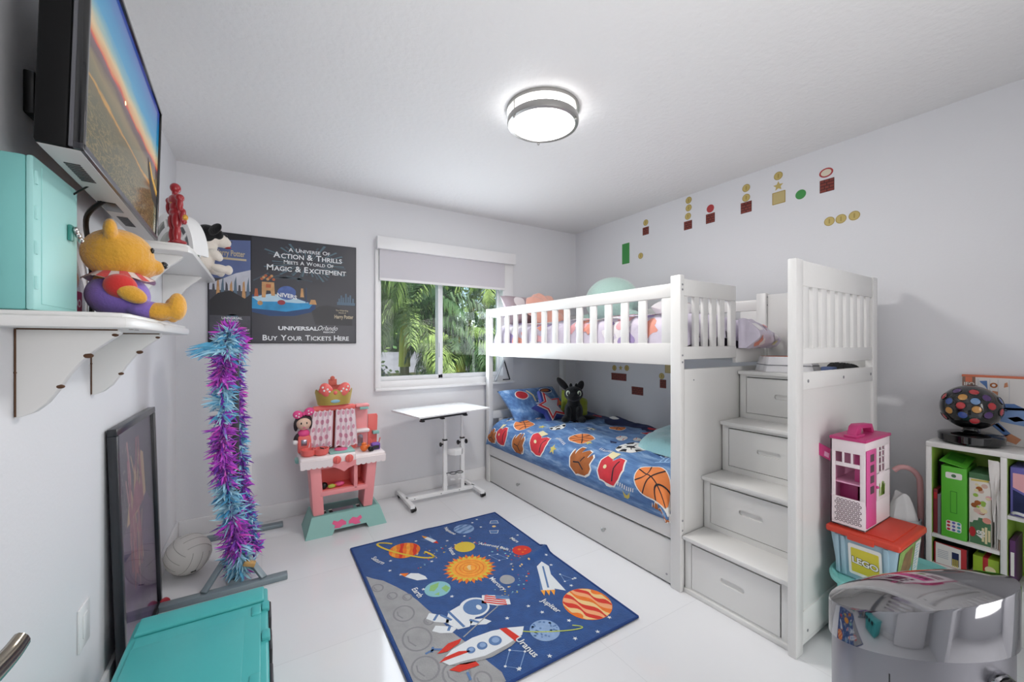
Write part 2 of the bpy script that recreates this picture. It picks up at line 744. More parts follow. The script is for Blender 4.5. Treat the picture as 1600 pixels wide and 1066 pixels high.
b.bx(NOS[0] + .012, NOS[0] + .03, SY0, SY1, 0, .022, 'lacquer', .003)
b.bx(BW - .05, BW - .032, SY0, SY1, .02, 1.084, 'lacquer_dim')
st = bpart(b, 'stair_unit')
# side panel of the stairs towards the lower bunk
b = MB()
b.bx(.040, .60, YM0 + .004, YM0 + .028, .02, 1.128, 'lacquer', .003)
screw(b, (.12, YM0 + .004, 1.07), (0, -1, 0), .004)
bpart(b, 'side_panel')
for i, (x, z) in enumerate(zip(NOS, TOP)):
    zb = TOP[i - 1] if i else .0
    xf = x + .022
    y0, y1, z0, z1 = SY0 + .039, SY1 - .039, zb + .033, z - .039
    b = MB()
    # drawer front with a long finger slot cut through it
    ym, zm = (y0 + y1) / 2 - (.0 if i < 3 else .0), (z0 + z1) / 2 + .005
    sl = rrect(ym - .056, ym + .056, zm - .0135, zm + .0135, .0132, 5)
    m_ = len(sl)
    bb = bmesh.new()
    vi = [bb.verts.new((xf, q[0], q[1])) for q in sl]
    vb = [bb.verts.new((xf + .010, q[0], q[1])) for q in sl]
    corners = [(y1, z1), (y0, z1), (y0, z0), (y1, z0)]
    vo = [bb.verts.new((xf, *q)) for q in corners]
    vc = [bb.verts.new((xf + .012, *q)) for q in corners]
    h_ = m_ // 4
    for k in range(m_):                       # slot wall
        j = (k + 1) % m_
        bb.faces.new((vi[k], vi[j], vb[j], vb[k]))
    bb.faces.new(vb)
    for c_ in range(4):                       # front face, fanned from the corners
        seg_ = [vi[(c_ * h_ + k) % m_] for k in range(h_)]
        for k in range(h_ - 1):
            bb.faces.new((vo[c_], seg_[k + 1], seg_[k]))
        nxt = vi[((c_ + 1) * h_) % m_]
        bb.faces.new((vo[c_], vo[(c_ + 1) % 4], nxt, seg_[-1]))
        bb.faces.new((vo[c_], vo[(c_ + 1) % 4], vc[(c_ + 1) % 4], vc[c_]))
    bmesh.ops.recalc_face_normals(bb, faces=bb.faces)
    b.merge(bb, 'lacquer')
    bpart(b, 'drawer', st)

# end panel facing the doorway
b = MB()
EX1 = .922
b.bx(0, .062, 0, .033, 0, 1.602, 'lacquer', .004)
b.bx(EX1 - .062, EX1, 0, .033, 0, 1.602, 'lacquer', .004)
b.bx(.062, EX1 - .062, .004, .029, 1.496, 1.600, 'lacquer', .004)
b.bx(.062, EX1 - .062, .004, .029, 1.176, 1.242, 'lacquer', .004)
b.bx(.062, EX1 - .062, .002, .029, 1.070, 1.140, 'lacquer', .003)
b.bx(.062, EX1 - .062, .010, .027, .020, 1.075, 'lacquer')
b.bx(.062, EX1 - .062, .004, .029, .045, .165, 'lacquer', .003)
for x in (.11, .48, .83):
    screw(b, (x, .002, 1.105), (0, -1, 0), .007)
screw(b, (.11, .004, .075), (0, -1, 0), .006)
ep = bpart(b, 'end_panel')
for i in range(9):
    x = .062 + (EX1 - .124) * (i + .5) / 9
    b = MB()
    b.bx(x - .027, x + .027, .007, .025, 1.238, 1.500, 'lacquer', .003)
    bpart(b, 'spindle', ep)

# ------------------------------------------------------------ lower comforter with its sports print
def denim_mat():
    m = M('denim', '5680b6', 0.85, bump=.25, bscale=40, sheen=.1)
    nt = m.node_tree
    bs = nt.nodes['Principled BSDF']
    tc = nt.nodes.new('ShaderNodeTexCoord')
    mp = nt.nodes.new('ShaderNodeMapping')
    mp.inputs['Scale'].default_value = (9, 2.2, 9)
    mp.inputs['Rotation'].default_value = (0, 0, .5)
    n = nt.nodes.new('ShaderNodeTexNoise')
    n.inputs['Scale'].default_value = 2.2
    n.inputs['Detail'].default_value = 6
    n.inputs['Roughness'].default_value = .65
    r = nt.nodes.new('ShaderNodeValToRGB')
    e = r.color_ramp.elements
    e[0].position, e[0].color = .30, lin('38588f')
    e[1].position, e[1].color = .72, lin('9dbbdc')
    k = e.new(.52)
    k.color = lin('5a83b6')
    nt.links.new(tc.outputs['Object'], mp.inputs[0])
    nt.links.new(mp.outputs[0], n.inputs['Vector'])
    nt.links.new(n.outputs[0], r.inputs[0])
    nt.links.new(r.outputs[0], bs.inputs['Base Color'])


denim_mat()
M('navy', '232c55', 0.85, var=.25, vscale=14)
M('print_orange', 'e8874a', .85, var=.1)
M('print_black', '23232a', .85)
M('print_white', 'f0eee9', .85)
M('print_red', 'd0353f', .85, var=.12, vscale=14)
M('print_brown', 'a8602f', .85, var=.2, vscale=16)
M('print_gold', 'd9c766', .85)
M('print_cream', 'e9dcae', .85)
M('print_grey', 'b9bcc4', .85)
M('print_sky', 'a9cdee', .85)


def section(prof, n=10):
    P = spline([(p[0], p[1], 0) for p in prof], n)
    L = [0.0]
    for a, c in zip(P, P[1:]):
        L.append(L[-1] + (c - a).length)
    tot = L[-1]

    def f(t):
        d = max(0.0, min(1.0, t)) * tot
        for i in range(len(L) - 1):
            if L[i + 1] >= d:
                k = (d - L[i]) / max(1e-9, L[i + 1] - L[i])
                return P[i].lerp(P[i + 1], k)
        return P[-1]
    return f, tot


def drape(y0, y1, prof, wr, seed, end_r=.10, endmin=.35, yb=0.0):
    f, tot = section(prof)
    c = V((sum(p[0] for p in prof) / len(prof), sum(p[1] for p in prof) / len(prof)))

    def P(a, t):            # a metres along the bed from y0, t metres along the section
        y = y0 + a
        q = f(t / tot)
        x, z = q.x, q.y
        d = min(a, (y1 - y0) - a)
        if d < end_r:       # rounded ends
            k = 1 - math.sqrt(max(0, 1 - (1 - d / end_r) ** 2))
            zb = min(p[1] for p in prof) + .02
            z = z + (max(zb, z - .14) - z) * k
        w = noise.noise(V((y * 5.5 + seed, x * 4.0, z * 3))) * wr + noise.noise(V((y * 15, x * 9 + seed, z * 8))) * wr * .45
        w += abs(noise.noise(V((y * 3 + x * 4, seed + 3, z * 2)))) * wr * .6
        return V((x - w * .35 * (1 if x < .15 else 0), y, z + w * (1 if t > .08 else .35)))

    def N(a, t, off):
        e = .004
        n = (P(a + e, t) - P(a - e, t)).cross(P(a, t + e) - P(a, t - e)).normalized()
        return P(a, t) - n * off if n.dot(V((-.3, 0, 1))) < 0 else P(a, t) + n * off
    return P, N, tot


prof_low = [(.004, .335), (-.022, .375), (-.030, .44), (-.004, .515), (.06, .562), (.2, .592), (.45, .600), (.7, .600), (.86, .598), (.872, .50), (.872, .325)]
LY0, LY1 = YM1 + .012, YE - .062
P, N, TT = drape(LY0, LY1, prof_low, .027, 3.1)
LL = LY1 - LY0
b = MB()
b.grid(lambda u, v: P(u * LL, v * TT), 110, 70, 'denim')
b.grid(lambda u, v: P(0, v * TT).lerp(V((.42, LY0, .40)), u), 4, 40, 'denim')
b.grid(lambda u, v: P(LL, v * TT).lerp(V((.42, LY1, .40)), u), 4, 40, 'denim')
b.quad([(.004, LY0, .335), (.872, LY0, .325), (.872, LY1, .325), (.004, LY1, .335)], 'denim')
bmesh.ops.remove_doubles(b.bm, verts=b.bm.verts, dist=.0004)
bmesh.ops.recalc_face_normals(b.bm, faces=b.bm.faces)


def motif(poly, m, k, e=.022):
    b.decal(poly, lambda a, t: N(a, t, .0012 + .0010 * k), m, e)


def rot2(pts, a, cx, cy, s=1.0):
    return [(cx + s * (p[0] * cos(a) - p[1] * sin(a)), cy + s * (p[0] * sin(a) + p[1] * cos(a))) for p in pts]


def basketball(cx, cy, r=.085, a=0.0):
    motif(circ(cx, cy, r * 1.07, 28), 'print_white', 0)
    motif(circ(cx, cy, r, 28), 'print_orange', 1)
    for ln in ([(-1, 0), (0, .06), (1, 0)], [(0, -1), (.05, 0), (0, 1)], [(-.75, -.66), (-.42, -.2), (-.42, .2), (-.75, .66)], [(.75, -.66), (.42, -.2), (.42, .2), (.75, .66)]):
        motif(stroke(rot2([tuple(q[:2]) for q in spline([(p[0], p[1], 0) for p in ln], 5)], a, cx, cy, r), r * .07), 'print_black', 2)


def soccer(cx, cy, r=.075, a=0.0):
    motif(circ(cx, cy, r, 26), 'print_white', 0)
    motif(rot2(circ(0, 0, .34, 5), a, cx, cy, r), 'print_black', 1)
    for i in range(5):
        t = a + 2 * pi * (i + .0) / 5 + pi / 5
        motif(rot2([(.62, -.18), (.93, -.30), (.97, 0), (.93, .30), (.62, .18)], t, cx, cy, r), 'print_black', 1)
        motif(stroke(rot2([(.34, 0), (.66, 0)], t - pi / 5, cx, cy, r), r * .06), 'print_black', 1)


def glove(cx, cy, r=.09, a=0.0, m='print_red'):
    g = [(-.75, -.9), (-.2, -1.05), (.4, -.95), (.85, -.5), (.95, .1), (.7, .55), (.25, .6), (.1, .35), (-.15, .75), (-.6, .8), (-.95, .2), (-.95, -.4)]
    motif(rot2([(p[0] * 1.1, p[1] * 1.1) for p in g], a, cx, cy, r), 'print_white', 0)
    motif(rot2(g, a, cx, cy, r), m, 1)
    motif(rot2([(.2, .45), (.75, .5), (.85, 1.0), (.1, 1.05)], a, cx, cy, r), 'print_cream', 2)
    motif(stroke(rot2([(-.55, -.7), (-.35, .0), (-.45, .5)], a, cx, cy, r), r * .09), 'print_black', 2)
    motif(rot2(circ(.3, -.2, .13, 10), a, cx, cy, r), 'print_cream', 2)


def mitt(cx, cy, r=.09, a=0.0):
    g = [(-.7, -.8), (.1, -1.0), (.7, -.7), (.95, -.1), (.8, .5), (.62, .2), (.5, .85), (.25, .95), (.12, .45), (-.05, 1.0), (-.35, .95), (-.38, .4), (-.6, .8), (-.85, .6), (-.8, .1), (-1.0, -.1), (-.95, -.45)]
    motif(rot2([(p[0] * 1.12, p[1] * 1.1) for p in g], a, cx, cy, r), 'print_white', 0)
    motif(rot2(g, a, cx, cy, r), 'print_brown', 1)
    motif(stroke(rot2([(-.5, -.5), (0, -.2), (.55, -.3)], a, cx, cy, r), r * .09), 'print_black', 2)
    motif(stroke(rot2([(-.2, .35), (-.1, -.1)], a, cx, cy, r), r * .06), 'print_black', 2)


def baseball(cx, cy, r=.04):
    motif(circ(cx, cy, r, 18), 'print_white', 0)
    for s in (-1, 1):
        motif(stroke([(cx + s * r * .75, cy - r * .6), (cx + s * r * .4, cy), (cx + s * r * .75, cy + r * .6)], r * .12), 'print_red', 1)


def hashes(cx, cy, n, d, a):
    for i in range(n):
        x, y = cx + cos(a) * i * d, cy + sin(a) * i * d
        motif(rot2([(-.003, -.011), (.003, -.011), (.003, .011), (-.003, .011)], a, x, y), 'print_white', 0)


def trophy(cx, cy, s=.08, a=0.0):
    for ln in ([(-.5, .9), (-.5, .3), (-.15, 0), (-.15, -.8)], [(.5, .9), (.5, .3), (.15, 0), (.15, -.8)], [(-.45, -.85), (.45, -.85)]):
        motif(stroke(rot2(ln, a, cx, cy, s), s * .09), 'print_sky', 0)
    for i in range(4):
        for j in range(3):
            if (i + j) % 2 == 0:
                motif(rot2([(-.4 + i * .2, .2 + j * .2), (-.2 + i * .2, .2 + j * .2), (-.2 + i * .2, .4 + j * .2), (-.4 + i * .2, .4 + j * .2)], a, cx, cy, s), 'print_white', 1)


# a along the bed from the stair side, t up the front face and over the top
basketball(.105, .20, .100, .3)
glove(.40, .195, .100, .2)
mitt(.655, .175, .098, .1)
mitt(.03, .06, .05)
glove(1.12, .20, .095, .15)
mitt(1.37, .14, .085, .2)
glove(1.63, .16, .085, .1)
mitt(1.78, .12, .068)
basketball(.83, .38, .09, .8)
basketball(1.48, .33, .085, .5)
soccer(.42, .42, .095, .2)
soccer(1.16, .43, .065, .6)
soccer(1.70, .36, .06, .3)
motif(star(.93, .17, .04, .018, 5, .4), 'print_gold', 0)
motif(star(.25, .05, .045, .02, 5, .9), 'print_gold', 0)
motif(star(.72, .34, .032, .014, 5, .4), 'print_gold', 0)
motif(star(1.30, .38, .035, .015, 5, 1.0), 'print_gold', 0)
motif(star(.95, .60, .035, .015, 5, 1.0), 'print_gold', 0)
motif(star(.14, .52, .035, .015, 5, .2), 'print_gold', 0)
trophy(.17, .44, .095, -.3)
trophy(.98, .55, .085, .4)
for q in ((.20, .10, 10, .016, .1), (.46, .30, 9, .016, .15), (.86, .24, 10, .016, .3), (1.25, .25, 7, .016, .2)):
    hashes(*q)
baseball(.62, .56)
baseball(1.55, .52, .035)
baseball(.50, .58, .03)
motif(rot2([(-.055, -.016), (.0, .02), (.055, -.01), (.0, -.03)], .4, .60, .47), 'navy', 0)
glove(.55, .80, .07, 1.2)
basketball(.86, .78, .06, 1.)
soccer(1.25, .72, .055)
mitt(.30, .80, .06, .8)
# dark reverse side of the cover turned up along the wall
for (y_, t_, r1_, r2_) in ((.28, .98, .26, .12), (.62, 1.00, .24, .11), (.98, .99, .26, .13), (1.30, 1.0, .22, .12)):
    motif([(y_ + r1_ * cos(q) * (1 + .2 * sin(3 * q)), t_ + r2_ * sin(q) * (1 + .25 * cos(4 * q))) for q in [2 * pi * i / 26 for i in range(26)]], 'navy', 3)
for (y_, t_, m_) in ((.35, .99, 'print_red'), (.70, 1.0, 'print_red'), (1.10, 1.0, 'print_white'), (.52, 1.02, 'print_white'), (1.3, 1.0, 'print_red')):
    motif(circ(y_, t_, .05, 14, .03), m_, 4)
o = b.build('comforter', None, loc=(0, 0, 0))
o.matrix_world = BF
tag(o, 'blue comforter printed with sports balls on the lower bunk', 'comforter')


def on_bed(o):
    """place a thing built in bed coordinates"""
    return o


def bp(x, y, z):
    return BF @ V((x, y, z))


# pillows
def pillow(b, w, h, t, m, mtx, pinch=.10, seed=0.0, nz=.012, n=26):
    def f(sg):
        def g(u, v):
            x, y = 2 * u - 1, 2 * v - 1
            e = max(0, (1 - x ** 4)) * max(0, (1 - y ** 4))
            xx = x * (1 - pinch * (1 - y * y) * abs(x) ** 3)
            yy = y * (1 - pinch * (1 - x * x) * abs(y) ** 3)
            z = sg * t * e ** .55 * (1 + .0 * x)
            z += noise.noise(V((x * 2.5 + seed, y * 2.5, sg))) * nz * e
            return mtx @ V((xx * w, yy * h, z))
        return g
    b.grid(f(1), n, n, m)
    b.grid(lambda u, v: f(-1)(v, u), n, n, m)
    bmesh.ops.remove_doubles(b.bm, verts=b.bm.verts, dist=.0005)

    def surf(off):
        def g(a, c):
            u, v = (a / w + 1) / 2, (c / h + 1) / 2
            p = f(1)(u, v)
            return p + (mtx.to_3x3() @ V((0, 0, 1))) * off
        return g
    return surf


def pose(loc, rot):
    return Matrix.Translation(V(loc)) @ Euler(rot).to_matrix().to_4x4()


b = MB()
mt = BF @ pose((.40, 2.290, .695), (RAD(42), 0, RAD(4)))
S_ = pillow(b, .34, .20, .075, 'denim', mt, seed=5)
for args, m_ in ((circ(-.17, .07, .075, 20, .055), 'print_white'), (circ(-.17, .07, .066, 20, .047), 'print_red'), (circ(.14, .10, .08, 20, .04), 'print_white'), (circ(.14, .10, .072, 20, .032), 'navy'),
                 (circ(.13, .10, .05, 18, .02), 'print_brown'), (star(-.02, -.06, .06, .028), 'print_white'), (circ(.2, -.05, .05), 'print_orange')):
    k_ = .002 if m_ == 'print_white' else .0035 if m_ != 'print_brown' else .005
    b.decal(args, S_(k_), m_, .03)
b.decal(stroke([(-.09, .12), (-.05, .05), (-.06, -.02)], .02), S_(.004), 'print_cream', .03)
o = b.build('bed_pillow', None, True, loc=bp(.40, 2.335, .60))
tag(o, 'blue denim-look pillow with sports print at the window end of the lower bunk', 'pillow')

# star pillow
def star_pillow():
    b = MB()
    mt = BF @ pose((.37, 2.07, .685), (RAD(50), 0, RAD(6)))
    P5 = star(0, 0, .185, .092, 5, pi / 2 + .15)
    ring = [V((p[0], p[1], 0)) for p in P5]
    fine = []
    for i in range(10):
        for k in range(5):
            fine.append(ring[i].lerp(ring[(i + 1) % 10], k / 5))
    for sc_, m_, z0, z1 in ((1.0, 'star_blue', .034, .050), (.86, 'print_white', .051, .056), (.80, 'print_red', .057, .061), (.62, 'print_white', .062, .066), (.58, 'print_grey', .067, .072)):
        bb = bmesh.new()
        v0 = [bb.verts.new(mt @ V((p.x * sc_, p.y * sc_, z0 if sc_ < 1 else 0))) for p in fine]
        v1 = [bb.verts.new(mt @ V((p.x * sc_ * .97, p.y * sc_ * .97, z0))) for p in fine]
        c_ = bb.verts.new(mt @ V((0, 0, z1)))
        n_ = len(fine)
        for i in range(n_):
            j = (i + 1) % n_
            bb.faces.new((v0[i], v0[j], v1[j], v1[i]))
            bb.faces.new((v1[i], v1[j], c_))
        b.merge(bb, m_)
    bb = bmesh.new()
    v0 = [bb.verts.new(mt @ p) for p in fine]
    c_ = bb.verts.new(mt @ V((0, 0, -.05)))
    for i in range(len(fine)):
        bb.faces.new((v0[(i + 1) % len(fine)], v0[i], c_))
    b.merge(bb, 'star_blue')
    return b


M('star_blue', '2f3f92', .8, sheen=.3)
o = star_pillow().build('star_cushion', None, True, loc=bp(.36, 2.13, .60))
tag(o, 'star shaped cushion in blue, red and grey leaning on the denim pillow', 'cushion')

b = MB()
M('olive', '8f9a2a', .85, sheen=.2)
pillow(b, .15, .115, .06, 'olive', BF @ pose((.70, 2.10, .685), (RAD(60), RAD(22), RAD(-10))), seed=9)
o = b.build('cushion', None, True, loc=bp(.70, 2.10, .60))
tag(o, 'small olive green cushion behind the black plush on the lower bunk', 'cushion')

# black plush with long ears sitting by the pillows (plain stand-in)
M('plush_coal', '101013', .9, bump=.5, bscale=110, sheen=.15)
M('eye_pale', 'd9e0c8', .3)
PB = bp(.46, 1.84, .607)
pb = thing('plush_animal', 'black plush animal with long ears and pale eyes sitting on the lower bunk', 'plush toy', PB)
PBM = Matrix.Translation(PB) @ Matrix.Rotation(RAD(140), 4, 'Z') @ Matrix.Diagonal((1.14, 1.14, 1.14, 1))
def pe(b, c, r, rot=(0, 0, 0), m='plush_coal', seg=18):
    b.ell(c, r, m, rot, seg, PBM)
b = MB()
pe(b, (0, -.01, .075), (.070, .065, .080))
pe(b, (0, .010, .140), (.048, .048, .040))
pe(b, (0, .025, .205), (.070, .062, .055))
pe(b, (0, .070, .190), (.046, .036, .034))
for s in (-1, 1):
    pe(b, (s * .055, .060, .026), (.030, .050, .026), (0, 0, -s * .4))
    pe(b, (s * .040, .052, .070), (.024, .026, .055), (-.25, 0, 0))
pe(b, (-.10, -.05, .020), (.085, .025, .018), (0, 0, .5))
o = b.build('body', pb, True)
soften(o, .007, 3)
for s, t_, l_ in ((-1, -.35, .040), (1, .75, .062)):
    b = MB()
    c_ = (s * (.050 + .030 * (s > 0)), .0, .262 + (.0 if s < 0 else .012))
    pe(b, c_, (.024, .016, l_), (0, t_, 0))
    b.build('ear', pb, True)
for x_ in (-.020, .020):
    b = MB()
    pe(b, (x_, .0, .258), (.012, .012, .022))
    b.build('tuft', pb, True)
for s in (-1, 1):
    b = MB()
    pe(b, (s * .040, .073, .214), (.016, .010, .021), (0, 0, -s * .5), 'eye_pale')
    pe(b, (s * .041, .081, .213), (.008, .005, .013), (0, 0, -s * .5), 'black_gloss', 12)
    b.build('eye', pb, True, label='pale eye with a black pupil')

# folded teal throw on the lower bunk near the stairs
M('teal_plush', '9ccdd0', .95, bump=.5, bscale=70, sheen=.6)
b = MB()
def throw(u, v):
    x, y = 2 * u - 1, 2 * v - 1
    e = max(0, 1 - x ** 6) * max(0, 1 - y ** 6)
    return BF @ V((.52 + x * .28, .90 + y * .20 + .10 * x, .594 + .085 * e ** .5 + .012 * noise.noise(V((x * 3, y * 3, 1))) * e))
b.grid(throw, 26, 22, 'teal_plush')
b.grid(lambda u, v: BF @ V((.52 + (2 * v - 1) * .28, .90 + (2 * u - 1) * .20 + .10 * (2 * v - 1), .592)), 4, 4, 'teal_plush')
o = b.build('throw_blanket', None, True, loc=bp(.52, .90, .59))
tag(o, 'pale teal plush throw folded on the lower bunk by the stairs', 'blanket')

# ------------------------------------------------------------ upper comforter
M('lilac', 'dcd4e4', .85, var=.10, vscale=6, bump=.15, bscale=40)
M('print_pink', 'eeb3b8', .85)
M('print_coral', 'eaa08f', .85)
M('print_pale', 'f3eff2', .85)
M('print_mauve', 'a897c4', .85)
prof_up = [(.040, 1.215), (.036, 1.30), (.050, 1.375), (.12, 1.415), (.3, 1.43), (.6, 1.43), (.80, 1.41), (.868, 1.36), (.872, 1.215)]
UY0, UY1 = .505, YE - .062
UY0 = YM1 - .02
P, N, TT = drape(UY0, UY1, prof_up, .020, 8.4, .12)
LL = UY1 - UY0
b = MB()
b.grid(lambda u, v: P(u * LL, v * TT), 100, 60, 'lilac')
b.grid(lambda u, v: P(0, v * TT).lerp(V((.42, UY0, 1.30)), u), 4, 40, 'lilac')
b.grid(lambda u, v: P(LL, v * TT).lerp(V((.42, UY1, 1.30)), u), 4, 40, 'lilac')
b.quad([(.04, UY0, 1.215), (.872, UY0, 1.215), (.872, UY1, 1.215), (.04, UY1, 1.215)], 'lilac')
bmesh.ops.remove_doubles(b.bm, verts=b.bm.verts, dist=.0004)
bmesh.ops.recalc_face_normals(b.bm, faces=b.bm.faces)
rr = random.Random(4)
for i in range(130):
    a_, t_ = rr.uniform(.08, LL - .1), rr.uniform(.03, .75)
    m_ = rr.choice(['print_pink', 'print_coral', 'print_pale', 'print_pale', 'print_pale', 'print_mauve'])
    r_ = rr.uniform(.025, .062)
    ph = rr.uniform(0, 6)
    kk = rr.choice([2, 3, 4])
    motif([(a_ + r_ * cos(q) * (1 + .28 * sin(kk * q + ph)), t_ + r_ * .85 * sin(q) * (1 + .25 * cos(kk * q + ph * 2))) for q in [2 * pi * i / 20 for i in range(20)]], m_, i % 3)
o = b.build('comforter', None, loc=(0, 0, 0))
o.matrix_world = BF
tag(o, 'lilac comforter with pink and white print on the upper bunk', 'comforter')
# its corner hanging out over the stair platform
def fold(u, v):
    s_ = sin(pi * v)
    x = GX1 + .012 + u * (BW - .07 - GX1)
    th = .075 * (1 - .35 * u * u)
    y = YM0 - .002 - .115 * sin(pi * (.12 + .80 * v)) * (1 - .25 * u) - .012 * noise.noise(V((u * 4, v * 4, 2)))
    z = 1.234 + (1.405 - .075 * u * u - 1.234) * v + .010 * noise.noise(V((u * 5, v * 2, 7)))
    return V((x, y, z))


b = MB()
b.grid(fold, 26, 18, 'lilac')
b.grid(lambda u, v: V((GX1 + .012 + v * (BW - .07 - GX1), YM0 + .0 + .0 * u, 1.234 + (1.405 - .075 * v * v - 1.234) * u)), 10, 26, 'lilac')
b.grid(lambda u, v: fold(0, v).lerp(V((GX1 + .012, YM0, 1.234 + (1.405 - 1.234) * v)), u), 6, 18, 'lilac')
bmesh.ops.remove_doubles(b.bm, verts=b.bm.verts, dist=.0004)
bmesh.ops.recalc_face_normals(b.bm, faces=b.bm.faces)
def fmap(k):
    def g(a, t):
        p = fold(a, t)
        return p + V((0, -.0015 - .001 * k, .0006))
    return g
for i, (a_, t_, r_, m_) in enumerate(((.12, .75, .16, 'print_pale'), (.35, .72, .10, 'print_coral'), (.16, .25, .17, 'print_coral'), (.28, .2, .1, 'print_pale'), (.75, .55, .14, 'print_pale'), (.82, .25, .12, 'print_cream'), (.5, .85, .08, 'print_pink'))):
    b.decal([(a_ + .7 * r_ * cos(q) * (1 + .3 * sin(3 * q + i)), t_ + r_ * sin(q) * (1 + .3 * cos(2 * q + i))) for q in [2 * pi * j / 18 for j in range(18)]], fmap(i), m_, .1)
o = b.build('folded_quilt', None, loc=(0, 0, 0))
o.matrix_world = BF
tag(o, 'lilac quilt bundle with coral and white shapes at the head of the stairs', 'quilt')

# cushions and plush on the upper bunk
M('mint_plush', 'b8d9cf', .95, bump=.6, bscale=60, sheen=.7, var=.06, vscale=5)
M('coral_plush', 'eeb09e', .9, bump=.3, bscale=60, sheen=.4)
b = MB()
c_ = bp(.68, 1.62, 1.61)
b.ell(c_, (.20, .235, .195), 'mint_plush', seg=32)
b.ell(bp(.65, 1.85, 1.475), (.07, .08, .045), 'mint_plush')
b.ell(bp(.63, 1.38, 1.475), (.07, .08, .045), 'mint_plush')
o = b.build('plush_toy', None, True, loc=bp(.68, 1.62, 1.42))
soften(o, .014, 4)
tag(o, 'big round mint green plush on the upper bunk', 'plush toy')
b = MB()
base = pose(bp(.36, 2.08, 1.545), (RAD(55), 0, RAD(10)))
def shell(sg):
    def g(u, v):
        th = 2 * pi * u
        r = v * (.205 + .028 * abs(sin(4.5 * th)))
        z = sg * .075 * (1 - v ** 4) ** .6 * (1 - .25 * abs(cos(4.5 * th)) * v)
        return base @ V((r * cos(th), r * sin(th) * .82, z))
    return g
b.grid(shell(1), 54, 10, 'coral_plush', True)
b.grid(lambda u, v: shell(-1)(1 - u, v), 54, 10, 'coral_plush', True)
M('mustard', 'dba552', .85)
b.ell(base @ V((.02, 0, .06)), (.05, .05, .03), 'mustard', (RAD(55), 0, 0))
bmesh.ops.remove_doubles(b.bm, verts=b.bm.verts, dist=.0005)
o = b.build('shell_cushion', None, True, loc=bp(.36, 2.08, 1.42))
tag(o, 'coral scalloped cushion on the upper bunk near the window', 'cushion')
b = MB()
M('mauve_grey', 'b9a9b1', .85, var=.12)
mt = BF @ pose((.33, 2.34, 1.56), (RAD(62), 0, RAD(6)))
S_ = pillow(b, .26, .15, .07, 'mauve_grey', mt, seed=2)
for q_, m_ in ((circ(-.12, .05, .06), 'print_pale'), (circ(.08, .06, .05), 'print_coral'), (circ(-.02, -.04, .05), 'print_pink')):
    b.decal(q_, S_(.003), m_, .03)
o = b.build('bed_pillow', None, True, loc=bp(.33, 2.34, 1.42))
tag(o, 'mauve grey pillow at the window end of the upper bunk', 'pillow')
b = MB()
S_ = pillow(b, .18, .13, .06, 'print_pale', BF @ pose((.66, 1.0, 1.49), (RAD(20), RAD(-8), RAD(20))), seed=2)
for q_ in (circ(-.06, .03, .035), circ(.05, -.03, .03)):
    b.decal(q_, S_(.003), 'print_pink', .03)
o = b.build('bed_pillow', None, True, loc=bp(.66, 1.0, 1.43))
tag(o, 'white and pink pillow at the stair end of the upper bunk', 'pillow')

# things on the top platform of the stairs
b = MB()
M('bag_white', 'e4e3e6', .8, var=.05)
M('rust', 'b4572f', .8)
def sack(u, v):
    th = 2 * pi * u
    r = 1 + .10 * sin(5 * th) + .05 * sin(9 * th + 1)
    z = v * .105
    k = .13 * (1 - .15 * v)
    return BF @ V((.665 + k * r * cos(th) * .85, .315 + k * r * sin(th) * 1.15, TOP[3] + .001 + z * .8))
b.grid(sack, 40, 6, 'bag_white', True)
b.grid(lambda u, v: sack(u, 1 - .25 * v) * 1.0 + (V(BF @ V((.665, .315, TOP[3] + .09))) - sack(u, 1)) * .12 * v, 40, 4, 'rust', True)
b.grid(lambda u, v: sack(u, .85).lerp(BF @ V((.665, .315, TOP[3] + .085)), .1 + .9 * v), 40, 4, 'rust', True)
for i in range(10):
    b.decal(star(i / 10 + .05, .45, .035, .25, 2), lambda a, c: sack(a, c) + (sack(a, c) - BF @ V((.665, .315, TOP[3] + .05))).normalized() * .002, 'grey', .05)
o = b.build('cloth_bag', None, True, loc=bp(.665, .315, TOP[3]))
tag(o, 'white patterned bag with rust lining on top of the stairs', 'bag')
b = MB()
def tee(u, v):
    x, y = 2 * u - 1, 2 * v - 1
    e = max(0, 1 - x ** 6) * max(0, 1 - y ** 6)
    return BF @ V((.735 + x * .115, .085 + y * .045, TOP[3] + .002 + .052 * e ** .5 * (1 - .2 * x) + .006 * noise.noise(V((x * 6, y * 6, 1)))))
b.grid(tee, 22, 16, 'black_soft')
for i in range(5):
    b.decal(circ(.25 + i * .13, .22 + .04 * (i % 2), .03, 8, .06), lambda a, c: tee(a, c) + V((0, -.001, .0015)), 'grey')
b.grid(lambda u, v: BF @ V((.735 + (2 * v - 1) * .115, .085 + (2 * u - 1) * .045, TOP[3] + .001)), 2, 2, 'black_soft')
o = b.build('folded_shirt', None, True, loc=bp(.735, .085, TOP[3]))
tag(o, 'folded black shirt seen through the gap in the bed end panel', 'shirt')
b = MB()
M('box_blue', '46567f', .6)
b.box(BF @ V((.585, .095, TOP[3] + .021)), (.05, .05, .04), 'box_blue', .004)
o = b.build('small_box', None, True, loc=bp(.585, .095, TOP[3]))
tag(o, 'small blue box beside the folded black shirt', 'box')

